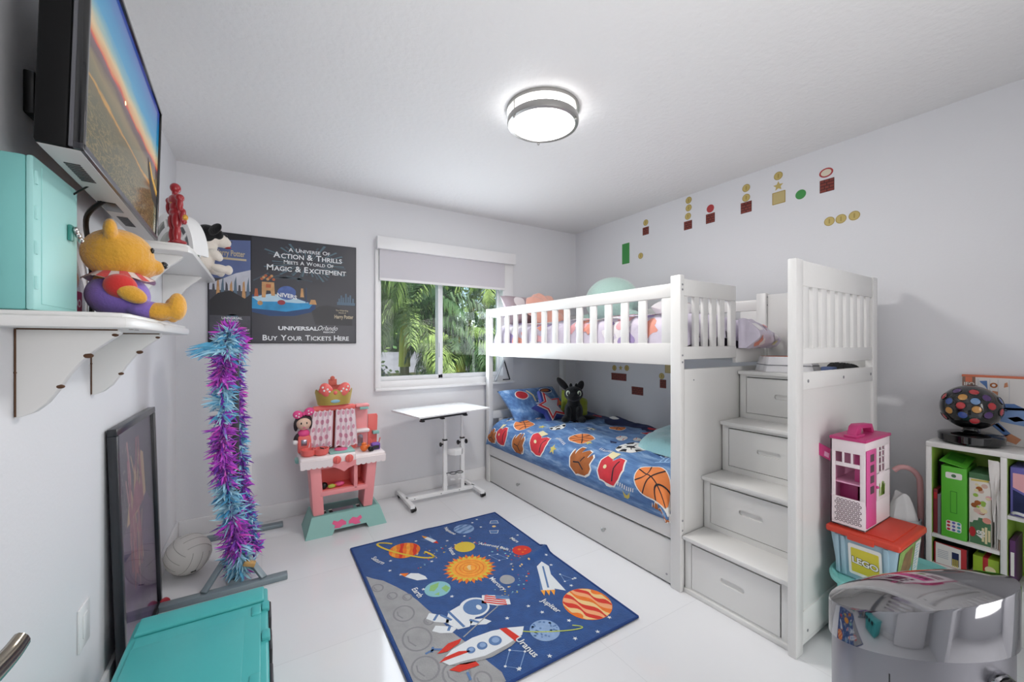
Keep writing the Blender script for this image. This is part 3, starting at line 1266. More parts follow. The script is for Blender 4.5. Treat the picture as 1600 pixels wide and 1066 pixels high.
# ------------------------------------------------------------ left wall: shelves
def shelf(y0, y1, zb, label, wear):
    t = thing('wall_shelf', label, 'shelf', (XL, (y0 + y1) / 2, zb))
    b = MB()
    xf = -.253
    c = .045
    pl = [(XL, y0), (xf - c, y0), (xf - c * .3, y0 + c * .3), (xf, y0 + c), (xf, y1 - c), (xf - c * .3, y1 - c * .3), (xf - c, y1), (XL, y1)]
    b.prism(pl, .026, 'lacquer', (0, 0, zb), bev=.007)
    def ins(d):
        return [(XL, y0 + d), (xf - c, y0 + d), (xf - c * .3 - d * .7, y0 + c * .3 + d * .7), (xf - d, y0 + c), (xf - d, y1 - c), (xf - c * .3 - d * .7, y1 - c * .3 - d * .7), (xf - c, y1 - d), (XL, y1 - d)]
    b.prism(ins(.012), .012, 'lacquer', (0, 0, zb + .024), bev=.004)
    for k in range(wear):
        b.box((xf - .02, y0 + .09 + k * .05, zb + .003), (.006, .016, .008), 'brown_wear')
    b.build('board', t, True)
    prof = [(0, 0), (.172, 0), (.174, -.010), (.160, -.024), (.130, -.050), (.104, -.080), (.084, -.110), (.068, -.142), (.050, -.172), (.030, -.192), (.012, -.200), (0, -.202)]
    for y in (y0 + .10, y0 + .575 if y1 - y0 < 1 else y1 - .30):
        b = MB()
        b.prism(prof, .030, 'lacquer', (XL, y + .030, zb), (1, 0, 0), (0, 0, 1), bev=.003)
        for q in ((.118, -.064, .010), (.072, -.135, .008), (.165, -.014, .007), (.002, -.10, .004)):
            if wear:
                b.ell((XL + q[0], y + .002, zb + q[1]), (q[2], .004, q[2] * .6), 'brown_wear', seg=8)
        if wear:
            b.bx(XL + .001, XL + .004, y - .001, y + .004, zb - .199, zb - .002, 'brown_wear')
            b.bx(XL + .004, XL + .170, y - .0006, y + .004, zb - .0035, zb - .0005, 'brown_wear')
        b.build('bracket', t, True)
    return t


shelf(1.25, 2.15, 1.295, 'white wall shelf with chipped scroll brackets carrying a plush bear', 2)
shelf(2.18, 3.23, 1.648, 'white wall shelf with scroll brackets higher up in the far corner', 0)
S1, S2 = 1.295 + .0365, 1.648 + .0365

# teal upright case
M('case_teal', 'a5dcd8', .45)
M('case_teal_dark', '7fc4c0', .5)
t = thing('storage_case', 'pale teal hinged plastic case standing upright on the near wall shelf', 'case', (-.444, 1.385, S1))
b = MB()
b.bx(-.467, -.424, 1.268, 1.505, S1, S1 + .330, 'case_teal_dark', .006)
b.build('case_body', t, True)
b = MB()
b.bx(-.4245, -.412, 1.266, 1.507, S1, S1 + .330, 'case_teal', .005)
b.bx(-.4125, -.4105, 1.30, 1.492, S1 + .015, S1 + .315, 'case_teal', .001)
b.build('case_lid', t, True)
for k in range(4):
    b = MB()
    z = S1 + .045 + k * .075
    b.cyl((-.412, 1.274, z), (-.412, 1.274, z + .028), .004, 'case_teal', 8)
    b.build('hinge', t, True)
b = MB()
M('latch_teal', '3d8a80', .4)
b.bx(-.4105, -.402, 1.432, 1.452, S1 + .185, S1 + .225, 'latch_teal', .003)
b.ell((-.398, 1.460, S1 + .205), (.006, .012, .009), 'steel')
b.ell((-.398, 1.478, S1 + .196), (.006, .010, .008), 'steel')
b.ell((-.398, 1.444, S1 + .213), (.006, .010, .009), 'steel')
b.build('latch', t, True, label='grey metal clasp')

# plush bear
M('bear_fur', 'e3a537', .95, bump=.5, bscale=120, sheen=.5, var=.10, vscale=14)
M('bear_light', 'efc165', .95, bump=.4, bscale=120, sheen=.4)
M('bear_jumper', '8e6fc9', .9, bump=.2, bscale=150, sheen=.4)
M('bear_sleeve', 'd8332f', .9, bump=.2, bscale=150, sheen=.4)
M('bear_collar', 'e9d9d6', .9)
BC = V((-.372, 1.665, S1 + .006))
bear = thing('teddy_bear', 'golden teddy bear in purple dungarees with red sleeves sitting on the shelf', 'teddy bear', BC)
BM = Matrix.Translation(BC) @ Matrix.Rotation(RAD(-78), 4, 'Z') @ Matrix.Diagonal((1.06, 1.06, 1.08, 1))     # local +y is the way it faces


def bl(x, y, z):
    return BM @ V((x, y, z))


def bell(b, c, r, m, rot=(0, 0, 0), seg=20):
    b.ell(c, r, m, rot, seg, BM)


b = MB()
bell(b, (0, .004, .176), (.080, .078, .071), 'bear_fur')                # head
bell(b, (0, .044, .150), (.056, .046, .038), 'bear_fur')               # muzzle
bell(b, (0, .078, .150), (.030, .026, .023), 'bear_fur')
for s in (-1, 1):
    bell(b, (s * .064, -.012, .232), (.028, .015, .029), 'bear_fur', (0, s * .4, 0))
    bell(b, (s * .085, .030, .062), (.024, .036, .022), 'bear_fur', (-.5, 0, 0))   # paw
    bell(b, (s * .062, .088, .020), (.032, .048, .024), 'bear_fur', (0, 0, -s * .3))          # leg
    bell(b, (s * .074, .128, .034), (.030, .022, .040), 'bear_fur', (0, 0, -s * .3))         # foot
bell(b, (0, 0, .075), (.060, .056, .06), 'bear_fur')
o = b.build('body', bear, True)
soften(o, .0045, 1)
b = MB()
bell(b, (0, .004, .062), (.074, .070, .062), 'bear_jumper')
for s in (-1, 1):
    bell(b, (s * .052, .062, .022), (.036, .042, .026), 'bear_jumper', (0, 0, -s * .3))
o = b.build('dungarees', bear, True)
soften(o, .006, 3)
b = MB()
for s in (-1, 1):
    bell(b, (s * .074, .008, .082), (.028, .036, .034), 'bear_sleeve', (-.4, s * .5, 0))
    o = b.build('sleeve', bear, True)
    soften(o, .006, 3)
    b = MB()
b.bm.free()
b = MB()
def collar(u, v):
    th = 2 * pi * u
    r = .052 + .030 * v
    return bl(r * cos(th), r * .95 * sin(th) + .006, .126 - .022 * v + .004 * sin(6 * th) * v)
b.grid(collar, 40, 4, 'bear_collar', True)
for i in range(10):
    b.decal([(i / 10, 0), (i / 10 + .05, 0), (i / 10 + .05, 1), (i / 10, 1)], lambda a, c: collar(a, c) + V((0, 0, .0012)), 'bear_sleeve', .06)
b.build('collar', bear, True)
b = MB()
bell(b, (0, .102, .159), (.014, .010, .011), 'black_gloss')
b.build('nose', bear, True)
for s in (-1, 1):
    b = MB()
    bell(b, (s * .030, .075, .194), (.006, .005, .008), 'black_gloss', seg=12)
    b.build('eye', bear, True)

# flat green tray under the bear and the bagged toy behind it
b = MB()
M('tray_green', '30483b', .5)
b.bx(-.455, -.300, 1.52, 1.86, S1 + .0005, S1 + .0055, 'tray_green', .002)
o = b.build('flat_board', None, True, loc=(-.38, 1.69, S1))
tag(o, 'thin dark green board lying under the golden teddy bear', 'board')
b = MB()
M('pack_red', 'b93438', .5)
M('pack_skin', 'd8a58c', .6)
b.bx(-.462, -.436, 1.56, 1.63, S1 + .0006, S1 + .075, 'pack_red', .003)
b.ell((-.449, 1.595, S1 + .105), (.014, .028, .034), 'pack_skin')
b.text('DO', .030, plane_map((-.4355, 1.595, S1 + .040), (0, 1, 0), (0, 0, 1)), 'print_white', bold=.03)
def bagf(u, v):
    th = 2 * pi * u
    k = 1 - .75 * max(0, v - .55) / .45
    return V((-.446 + .019 * cos(th) * k, 1.60 + .048 * sin(th) * k + .006 * sin(7 * v), S1 + .001 + v * .165))
b.grid(bagf, 24, 10, 'clear_plastic', True)
o = b.build('bagged_toy', None, True, loc=(-.448, 1.6, S1))
tag(o, 'small red boxed toy in a clear bag behind the teddy bear', 'toy')

# ------------------------------------------------------------ television
TVA = RAD(2.1)
TVT = RAD(1.6)
tv = thing('television', 'black flat screen television on the left wall showing a beach sunset', 'television', (XL, 1.65, 1.9))
org = V((-.317, 1.183, 1.662))
yv = V((-sin(TVA), cos(TVA), 0))          # along the screen, near to far
zv = V((sin(TVT), 0, cos(TVT)))
zv = (zv - yv * zv.dot(yv)).normalized()
nv = yv.cross(zv).normalized()            # points into the room
if nv.x < 0:
    nv = -nv
TW, TH = .897, .505
TM = Matrix((yv, zv, nv)).transposed().to_4x4()
TM.translation = org


def tvp(a, z, d=0.0):
    return org + yv * a + zv * z + nv * d


def tvbox(b, a0, a1, z0, z1, d0, d1, m, bev=.003):
    bb = bmesh.new()
    bmesh.ops.create_cube(bb, size=1)
    for v in bb.verts:
        v.co = V((v.co.x * (a1 - a0), v.co.y * (z1 - z0), v.co.z * (d1 - d0)))
    if bev:
        bmesh.ops.bevel(bb, geom=bb.edges[:], offset=bev, segments=2, affect='EDGES', profile=.5)
    bmesh.ops.translate(bb, verts=bb.verts, vec=((a0 + a1) / 2, (z0 + z1) / 2, (d0 + d1) / 2))
    b.merge(bb, m, TM)


M('tv_body', '050506', .6, spec=.2)
M('tv_under', 'b9b7b6', .45)
M('tv_edge', '6b6b70', .3, .6)
b = MB()
tvbox(b, 0, TW, 0, TH, -.070, -.022, 'tv_body', .006)
tvbox(b, .004, TW - .004, .004, TH - .004, -.022, -.014, 'tv_edge', .002)
# pale underside plate
tvbox(b, .008, TW - .008, -.002, .0, -.066, -.004, 'tv_under', .0008)
b.build('housing', tv, True)
for a0 in (.10, .56):
    b = MB()
    for i in range(10):
        tvbox(b, a0 + i * .013, a0 + i * .013 + .008, -.0032, -.0018, -.052, -.026, 'dark', .0003)
    b.build('speaker_grille', tv, True)
b = MB()
tvbox(b, .40, .50, -.0034, -.0018, -.062, -.024, 'black', .0004)
b.build('connector_bay', tv, True)
b = MB()
fwd = .0
for a0, a1, z0, z1 in ((0, TW, TH - .012, TH), (0, .012, 0, TH), (TW - .012, TW, 0, TH)):
    tvbox(b, a0, a1, z0, z1, -.014, .003, 'black_gloss', .002)
tvbox(b, 0, TW, 0, .016, -.014, .003, 'tv_edge', .002)
b.build('bezel', tv, True)


def screen_mat():
    m = bpy.data.materials.new('beach_sunset')
    m.use_nodes = True
    nt = m.node_tree
    bs = nt.nodes['Principled BSDF']
    tc = nt.nodes.new('ShaderNodeTexCoord')
    sp = nt.nodes.new('ShaderNodeSeparateXYZ')
    uv = nt.nodes.new('ShaderNodeUVMap')
    nt.links.new(uv.outputs[0], sp.inputs[0])
    # horizon is slanted a little: h = v + 0.05 u
    def math_(op, a, c, dflt=None):
        n = nt.nodes.new('ShaderNodeMath')
        n.operation = op
        for i, x in enumerate((a, c)):
            if x is None:
                continue
            if isinstance(x, (int, float)):
                n.inputs[i].default_value = x
            else:
                nt.links.new(x, n.inputs[i])
        return n.outputs[0]
    h = math_('ADD', sp.outputs[1], math_('MULTIPLY', sp.outputs[0], .02))
    nz = nt.nodes.new('ShaderNodeTexNoise')
    nz.inputs['Scale'].default_value = 5
    nz.inputs['Detail'].default_value = 5
    mp = nt.nodes.new('ShaderNodeMapping')
    mp.inputs['Scale'].default_value = (1.0, 2.6, 1)
    nt.links.new(uv.outputs[0], mp.inputs[0])
    nt.links.new(mp.outputs[0], nz.inputs['Vector'])
    h2 = math_('ADD', h, math_('MULTIPLY', math_('SUBTRACT', nz.outputs[0], .5), .10))
    cr = nt.nodes.new('ShaderNodeValToRGB')
    st = [(0, '454b34'), (.27, '5f5d44'), (.335, '6e6040'), (.35, 'd09a45'), (.365, '6d6a52'), (.45, '8d7c58'), (.50, '5d4a48'), (.535, '73505a'), (.55, 'd8482e'), (.565, 'd9935c'), (.62, 'd9bd8f'), (.67, '8fb0ae'), (.74, '2c93c0'), (.85, '0f7db4'), (1.0, '3a4aa0')]
    e = cr.color_ramp.elements
    while len(e) < len(st):
        e.new(.5)
    for i, (p, c) in enumerate(st):
        e[i].position = p
        e[i].color = lin(c)
    nt.links.new(h2, cr.inputs[0])
    # ripples in the sand, in the lower third only
    vo = nt.nodes.new('ShaderNodeTexVoronoi')
    vo.inputs['Scale'].default_value = 22
    vo.feature = 'DISTANCE_TO_EDGE'
    ad = nt.nodes.new('ShaderNodeVectorMath')
    nt.links.new(uv.outputs[0], ad.inputs[0])
    sc2 = nt.nodes.new('ShaderNodeVectorMath')
    sc2.operation = 'SCALE'
    sc2.inputs['Scale'].default_value = .35
    nt.links.new(nz.outputs['Color'], sc2.inputs[0])
    nt.links.new(sc2.outputs[0], ad.inputs[1])
    nt.links.new(ad.outputs[0], vo.inputs['Vector'])
    rp = nt.nodes.new('ShaderNodeMapRange')
    rp.inputs[1].default_value, rp.inputs[2].default_value, rp.inputs[3].default_value, rp.inputs[4].default_value = 0, .10, 1, 0
    nt.links.new(vo.outputs[0], rp.inputs[0])
    lo = nt.nodes.new('ShaderNodeMapRange')
    lo.inputs[1].default_value, lo.inputs[2].default_value, lo.inputs[3].default_value, lo.inputs[4].default_value = .20, .33, .75, 0
    nt.links.new(sp.outputs[1], lo.inputs[0])
    fac = math_('MULTIPLY', rp.outputs[0], lo.outputs[0])
    mx = nt.nodes.new('ShaderNodeMixRGB')
    mx.inputs[2].default_value = lin('a88f5e')
    nt.links.new(fac, mx.inputs[0])
    nt.links.new(cr.outputs[0], mx.inputs[1])
    nt.links.new(mx.outputs[0], bs.inputs['Emission Color'])
    bs.inputs['Emission Strength'].default_value = .86
    bs.inputs['Base Color'].default_value = (.004, .004, .005, 1)
    bs.inputs['Roughness'].default_value = .12
    bs.inputs['Specular IOR Level'].default_value = .18
    return m


MATS['screen'] = screen_mat()
M('boat', '2a2420', .5, emit=.25)
M('boat_side', 'b58a3a', .5, emit=.7)
M('sun_spot', 'ffd9a0', .5, emit=3.0)
bb = bmesh.new()
q = [bb.verts.new(tvp(*p)) for p in ((.012, .016, -.004), (TW - .012, .016, -.004), (TW - .012, TH - .012, -.004), (.012, TH - .012, -.004))]
f = bb.faces.new(q)
uvl = bb.loops.layers.uv.new('UVMap')
for l, c in zip(f.loops, ((0, 0), (1, 0), (1, 1), (0, 1))):
    l[uvl].uv = c
b = MB()
b.merge(bb, 'screen')
sm = lambda k: (lambda a, c: tvp(a, c, -.004 + .0004 * k))
b.decal([(.70, .255), (.76, .205), (.82, .18), (.8845, .165), (.8845, .120), (.80, .135), (.74, .17), (.70, .22)], sm(1), 'boat')
b.decal([(.72, .24), (.78, .20), (.8845, .175), (.8845, .19), (.79, .215), (.73, .25)], sm(2), 'boat_side')
b.decal(circ(.36, .275, .006, 14), sm(1), 'sun_spot')
b.build('screen', tv, True)
b = MB()
b.bx(XL + .001, XL + .020, 1.385, 1.45, 1.795, 1.895, 'black', .004)
tvbox(b, .22, .34, .16, .34, -.095, -.070, 'black', .004)
b.tube([(XL + .02, 1.42, 1.84), (XL + .045, 1.42, 1.85), tvp(.27, .25, -.09)], .012, 'black', 8)
b.tube([(XL + .02, 1.43, 1.875), (XL + .045, 1.43, 1.89), tvp(.29, .31, -.09)], .012, 'black', 8)
b.build('wall_mount', tv, True)
for pts, r in (([tvp(.40, -.002, -.050), (-.425, 1.62, 1.62), (-.452, 1.745, 1.55), (-.460, 1.80, 1.46), (-.461, 1.80, S1 + .008)], .0065), ([tvp(.27, .0, -.05), (-.440, 1.50, 1.62), (-.455, 1.535, 1.56), (-.458, 1.53, 1.46)], .0022)):
    b = MB()
    b.tube([p[:] for p in spline(pts, 8)], r, 'black', 8)
    b.build('cable', tv, True)

# ------------------------------------------------------------ things on the far shelf
# red toy figure
M('figure_red', 'a3232b', .3, coat=.3)
M('figure_gold', 'cf9a3c', .3, .4)
fz = S2 + .001
fg = thing('toy_figure', 'tall red plastic toy figure standing at the near end of the far shelf', 'toy figure', (-.315, 2.225, fz))
b = MB()
FX = Matrix.Translation(V((-.315, 2.225, fz))) @ Matrix.Rotation(RAD(-60), 4, 'Z') @ Matrix.Diagonal((.92, .92, .92, 1))
def fe(c, r, rot=(0, 0, 0)):
    b.ell(c, r, 'figure_red', rot, 14, FX)
for s in (-1, 1):
    fe((s * .022, .010, .008), (.014, .030, .010))
    fe((s * .021, 0, .045), (.014, .016, .042))
    fe((s * .019, 0, .105), (.018, .020, .042))
    fe((s * .046, 0, .205), (.016, .018, .018))
    fe((s * .052, -.002, .175), (.012, .013, .032))
    fe((s * .054, .008, .128), (.011, .012, .030), (-.2, 0, 0))
    fe((s * .054, .014, .098), (.009, .011, .014))
fe((0, 0, .145), (.030, .022, .020))
fe((0, 0, .172), (.026, .020, .030))
fe((0, .002, .203), (.042, .026, .026))
fe((0, 0, .232), (.012, .012, .014))
fe((0, .002, .258), (.019, .022, .024))
o = b.build('body', fg, True)
soften(o, .0032, 1)
b = MB()
for s in (-1, 1):
    b.ell((s * .055, .014, .118), (.0135, .0145, .016), 'figure_gold', None, 12, FX)
b.ell((0, .003, .186), (.020, .024, .008), 'figure_gold', None, 12, FX)
b.build('gold_trim', fg, True, label='gold coloured bands')

# white arched toy
M('toy_green', '6fa565', .6)
DZ0 = S2 + .001
dome = thing('toy_house', 'white arched plastic toy with windows on the far shelf behind the red figure', 'toy', (-.345, 2.53, S2))
DMX = Matrix.Translation(V((-.345, 2.53, DZ0))) @ Matrix.Rotation(RAD(-38), 4, 'Z')     # local x along the arch, -y its face
DR_, DH_, DD_ = .122, .205, .042
def dpt(x, y, z):
    return DMX @ V((x, y, z))
def arcp(k, y, n=28, r=None, h=None):
    return [dpt((r or DR_ * k) * cos(pi * i / n), y, (h or DH_ * k) * sin(pi * i / n)) for i in range(n + 1)]
b = MB()
for y, yi in ((-DD_, -DD_ + .010), (DD_, DD_ - .010)):
    for k0, k1 in ((1.0, .83), (.66, .54)):
        A, B, A2, B2 = arcp(k0, y), arcp(k1, y), arcp(k0, yi), arcp(k1, yi)
        for i in range(28):
            for q in ((A[i], A[i + 1], B[i + 1], B[i]), (A2[i + 1], A2[i], B2[i], B2[i + 1]), (B[i], B[i + 1], B2[i + 1], B2[i]), (A[i + 1], A[i], A2[i], A2[i + 1])):
                b.quad(q, 'plastic_white')
    for a_ in (.62, 1.25, pi - 1.25, pi - .62):
        b.cyl(dpt(DR_ * .60 * cos(a_), (y + yi) / 2, DH_ * .60 * sin(a_)), dpt(DR_ * .86 * cos(a_), (y + yi) / 2, DH_ * .86 * sin(a_)), .006, 'plastic_white', 8)
bmesh.ops.remove_doubles(b.bm, verts=b.bm.verts, dist=.0002)
bmesh.ops.recalc_face_normals(b.bm, faces=b.bm.faces)
b.build('side_frame', dome, True)
b = MB()
b.grid(lambda u, v: dpt(DR_ * cos(pi * u), DD_ - 2 * DD_ * v, DH_ * sin(pi * u)), 36, 3, 'plastic_white')
b.grid(lambda u, v: dpt(DR_ * .97 * cos(pi * (1 - u)), DD_ - 2 * DD_ * v, DH_ * .97 * sin(pi * (1 - u))), 36, 3, 'plastic_white')
b.text('UNCH', .030, lambda a_, c: dpt(.028 + a_ * .95, -DD_ - .0012, .165 + c * .8 - max(0, a_ + .03) ** 2 * 3.2 - a_ * .12), 'black', bold=.02)
b.decal([(-.012, .0), (.026, .0), (.026, .012), (-.012, .012)], lambda a_, c: dpt(a_ + .010, -DD_ - .001, .184 + c), 'print_orange')
b.build('roof', dome, True)
b = MB()
b.box((0, 0, .022), (.17, .066, .042), 'toy_green', .014)
bmesh.ops.transform(b.bm, matrix=DMX, verts=b.bm.verts)
b.build('floor_pad', dome, True, label='green pad inside')
b = MB()
b.box((0, DD_ - .013, .075), (.15, .003, .15), 'print_grey', .001)
bmesh.ops.transform(b.bm, matrix=DMX, verts=b.bm.verts)
b.build('back_wall', dome, True)

# cow plush
M('plush_black', '121214', 1.0, bump=.5, bscale=110, sheen=.15)
M('plush_cream', 'efe6da', .95, bump=.4, bscale=110, sheen=.5)
CWB = V((-.290, 3.05, S2 + .001))
cow = thing('plush_cow', 'black and white plush cow sitting on the far end of the high shelf', 'plush toy', CWB)
CM = Matrix.Translation(CWB) @ Matrix.Rotation(RAD(-68), 4, 'Z') @ Matrix.Diagonal((1.12, 1.12, 1.12, 1))
b = MB()
def ce(c, r, rot=(0, 0, 0), m='plush_cream'):
    b.ell(c, r, m, rot, 18, CM)
ce((0, -.02, .075), (.068, .062, .075))
ce((0, .01, .140), (.045, .045, .035))
ce((0, .068, .187), (.042, .044, .036))
ce((0, .092, .178), (.036, .028, .028))
ce((0, .02, .200), (.050, .052, .050))
for s in (-1, 1):
    ce((s * .050, .055, .026), (.026, .045, .022), (-.2, 0, -s * .2))
    ce((s * .055, .090, .022), (.024, .020, .027))
    ce((s * .060, .03, .095), (.022, .04, .024), (-.8, 0, 0))
o = b.build('body', cow, True)
soften(o, .006, 3)
b = MB()
ce((0, .008, .208), (.057, .058, .054), m='plush_black')
ce((.03, .048, .212), (.028, .026, .030), m='plush_black')
ce((-.03, .048, .212), (.028, .026, .030), m='plush_black')
o = b.build('hood', cow, True, label='black fur patch over the head')
soften(o, .006, 2)
M('ear_pink', 'caa79d', .9)
for s in (-1, 1):
    b = MB()
    ce((s * .088, .016, .224), (.050, .013, .027), (0, s * -.3, s * .3), 'plush_black')
    ce((s * .092, .024, .222), (.034, .009, .016), (0, s * -.3, s * .3), 'ear_pink')
    b.build('ear', cow, True)
    b = MB()
    ce((s * .024, .090, .214), (.007, .006, .008), m='black_gloss')
    b.build('eye', cow, True)
    b = MB()
    ce((s * .014, .117, .188), (.005, .004, .004), m='black_gloss')
    b.build('nostril', cow, True)
M('mouth_red', 'b03a3a', .8)
b = MB()
ce((0, .102, .156), (.020, .018, .007), m='mouth_red')
b.build('mouth', cow, True)

# ------------------------------------------------------------ framed picture leaning against the left wall
M('frame_black', '23252b', .3, coat=.2)
M('art_dark', '4b3f5c', .6, var=.35, vscale=4)
M('art_violet', '6b4f7a', .6, var=.4, vscale=9)
M('art_pink', 'a85a72', .6, var=.35, vscale=12)
M('art_rose', 'c98a92', .6, var=.2, vscale=14)
M('art_gold', 'd3b08a', .6, var=.2, vscale=20)
pic = thing('framed_picture', 'tall dark framed picture with a purple print leaning on the left wall', 'picture', (-.41, 2.26, 0))
py0, py1, ph, pth = 1.955, 2.56, .955, .028
lean = math.atan2(.028, ph)
PM = Matrix.Translation(V((-.436, py0, .0015))) @ Matrix.Rotation(-lean, 4, 'Y')
# frame local: x = out of the wall, y = along, z = up
b = MB()
def fbox(x0, x1, y0, y1, z0, z1, m, bev=.003):
    bb = bmesh.new()
    bmesh.ops.create_cube(bb, size=1)
    for v in bb.verts:
        v.co = V((v.co.x * (x1 - x0), v.co.y * (y1 - y0), v.co.z * (z1 - z0)))
    if bev:
        bmesh.ops.bevel(bb, geom=bb.edges[:], offset=bev, segments=2, affect='EDGES', profile=.5)
    bmesh.ops.translate(bb, verts=bb.verts, vec=((x0 + x1) / 2, (y0 + y1) / 2, (z0 + z1) / 2))
    b.merge(bb, m, PM)
fw = .026
pw = py1 - py0
for q in ((0, pw, 0, fw), (0, pw, ph - fw, ph), (0, fw, fw, ph - fw), (pw - fw, pw, fw, ph - fw)):
    fbox(0, pth, *q, 'frame_black')
b.build('frame', pic, True)
b = MB()
fbox(.004, .012, fw - .004, pw - fw + .004, fw - .004, ph - fw + .004, 'art_dark', 0)
def amap(k):
    return lambda a, c: PM @ V((.0121 + .0003 * k, a, c))
rr = random.Random(3)
b.decal([(fw, fw), (pw - fw, fw), (pw - fw, .50), (.42, .62), (.30, .55), (.18, .60), (fw, .45)], amap(1), 'art_violet')
for i in range(34):
    y = rr.uniform(.18, .36)
    z = rr.uniform(.22, .62)
    b.decal(stroke([(y, z), (y + rr.uniform(-.02, .02), z + .12), (y + rr.uniform(-.04, .04), z + rr.uniform(.2, .30))], rr.uniform(.006, .024)), amap(2 + i * .1), rr.choice(['art_pink', 'art_pink', 'art_rose', 'art_gold', 'art_violet']))
b.decal([(.14, .55), (.20, .70), (.24, .63), (.28, .76), (.32, .64), (.38, .80), (.42, .78), (.44, .60), (.30, .56)], amap(4), 'art_gold')
b.decal([(.20, .56), (.25, .66), (.30, .70), (.34, .66), (.38, .70), (.40, .58)], amap(5), 'art_pink')
for i in range(40):
    y, z = rr.uniform(fw + .01, .22), rr.uniform(.45, .90)
    b.decal(stroke([(y, z), (y + .006, z + .010)], .002), amap(6), 'print_white')
b.build('print', pic, True)
b = MB()
fbox(.018, .020, fw - .003, pw - fw + .003, fw - .003, ph - fw + .003, 'clear_glass', 0)
b.build('glass', pic, True)

# wall plate low on the left wall, outlet on the back wall
b = MB()
b.bx(XL, XL + .006, 1.712, 1.800, .328, .458, 'plastic_white', .002)
b.bx(XL + .006, XL + .008, 1.738, 1.774, .358, .428, 'plastic_white', .001)
o = b.build('wall_plate', None, True, loc=(XL, 1.756, .328))
tag(o, 'white wall plate low on the left wall near the door', 'wall plate')
ot = thing('power_outlet', 'white double power outlet on the back wall behind the feather boa', 'outlet', (-.095, YB, .39))
b = MB()
b.bx(-.130, -.060, YB - .006, YB, .322, .460, 'plastic_white', .002)
b.build('cover_plate', ot, True)
for z in (.362, .418):
    b = MB()
    b.bx(-.112, -.078, YB - .008, YB - .006, z - .018, z + .018, 'plastic_white', .001)
    for x in (-.102, -.090):
        b.bx(x, x + .003, YB - .0085, YB - .0078, z - .004, z + .010, 'dark')
    b.build('socket', ot, True)

# the open door whose lever shows at the left edge
dr = struct(thing('door_1', '', '', (-.31, .12, 0)))
for k in ('label', 'category'):
    del dr[k]
b = MB()
b.bx(-.345, -.305, -.28, .655, .01, 2.03, 'trim', .003)
b.build('door_leaf', dr, True)
b = MB()
M('nickel', '8d8579', .18, 1.0)
b.lathe([(0, 0), (.030, 0), (.030, .006), (.024, .010), (.011, .012), (.010, .040), (0, .040)], 'nickel', (-.305, .590, .905), 24, Euler((0, RAD(90), 0)).to_matrix().to_4x4())
b.tube([p[:] for p in spline([(-.268, .590, .905), (-.262, .62, .902), (-.256, .655, .896), (-.249, .700, .898), (-.245, .722, .905)], 8)], [.012 - .004 * (i / 32) for i in range(33)], 'nickel', 12, flat=1.5)
b.build('door_handle', dr, True)

# ------------------------------------------------------------ poster board on the back wall
M('poster_dark', '33333c', .35)
M('poster_edge', '26262c', .4)
M('poster_sky', '5f6f9e', .5, var=.12, vscale=9)
M('poster_pale', 'c9cbd6', .5, var=.1, vscale=16)
M('poster_slate', '4c4c54', .5, var=.25, vscale=14)
M('poster_teal', '55707c', .5)
M('poster_ray', '46555f', .5)
M('poster_blue', '2f93c8', .5, var=.25, vscale=10)
M('poster_glow', 'b9d6e6', .5, var=.1, vscale=10)
M('poster_deep', '2c4a78', .5)
M('poster_sand', 'c99a68', .5, var=.2, vscale=30)
M('poster_orange', 'b8613c', .5)
M('poster_red', '9c3a44', .5)
M('poster_castle', '5d7386', .5)
M('ink_white', 'e9ecef', .5)
M('ink_gold', 'c9bca0', .5)
M('globe', '4f68a8', .5, var=.2, vscale=30)
PX0, PX1, PZ0, PZ1 = -.305, .630, 1.262, 2.012
b = MB()
b.bx(PX0, PX1, YB - .016, YB - .0008, PZ0, PZ1, 'poster_edge', .002)
rnd = random.Random(11)


def pm(k):
    return lambda a, c: V((a, YB - .0162 - .00025 * k, c))


b.decal([(-.060, PZ0 + .006), (PX1 - .006, PZ0 + .006), (PX1 - .006, PZ1 - .006), (-.060, PZ1 - .006)], pm(1), 'poster_dark')
# light rays behind the headline
for i in range(44):
    a = 2 * pi * i / 44 + rnd.uniform(-.05, .05)
    r0, r1 = .06, rnd.uniform(.16, .30)
    cx, cz = .29, 1.85
    q = [(cx + r0 * 1.6 * cos(a - .02), cz + r0 * .6 * sin(a - .02)), (cx + r1 * 1.05 * cos(a - .03), cz + r1 * .52 * sin(a - .03)), (cx + r1 * 1.05 * cos(a + .03), cz + r1 * .52 * sin(a + .03)), (cx + r0 * 1.6 * cos(a + .02), cz + r0 * .6 * sin(a + .02))]
    b.decal(q, pm(2), 'poster_ray' if i % 2 else 'poster_teal')
for i in range(5):
    b.decal(stroke([(-.05 + i * .05, 1.70 + .012 * i), (.04 + i * .07, 1.76 - .01 * i)], .008), pm(2), 'poster_ray')
# globe, gate and buildings over the blue glow
b.decal([(-.058, 1.60), (.05, 1.615), (.20, 1.60), (.34, 1.555), (.34, 1.50), (.20, 1.46), (.05, 1.455), (-.058, 1.48)], pm(3), 'poster_deep')
b.decal([(-.058, 1.585), (.06, 1.60), (.20, 1.585), (.32, 1.55), (.30, 1.52), (.15, 1.49), (-.058, 1.505)], pm(4), 'poster_blue')
b.decal([(-.058, 1.585), (.06, 1.615), (.18, 1.60), (.30, 1.56), (.22, 1.555), (.10, 1.56), (-.02, 1.555)], pm(5), 'poster_glow')
b.decal(circ(.155, 1.625, .060, 24, .050), pm(6), 'globe')
b.decal([(.0, 1.585), (.0, 1.695), (.075, 1.695), (.080, 1.600), (.058, 1.600), (.052, 1.635), (.028, 1.635), (.022, 1.585)], pm(7), 'poster_sand')
b.decal([(.025, 1.655), (.025, 1.68), (.055, 1.68), (.055, 1.655)], pm(8), 'poster_orange')
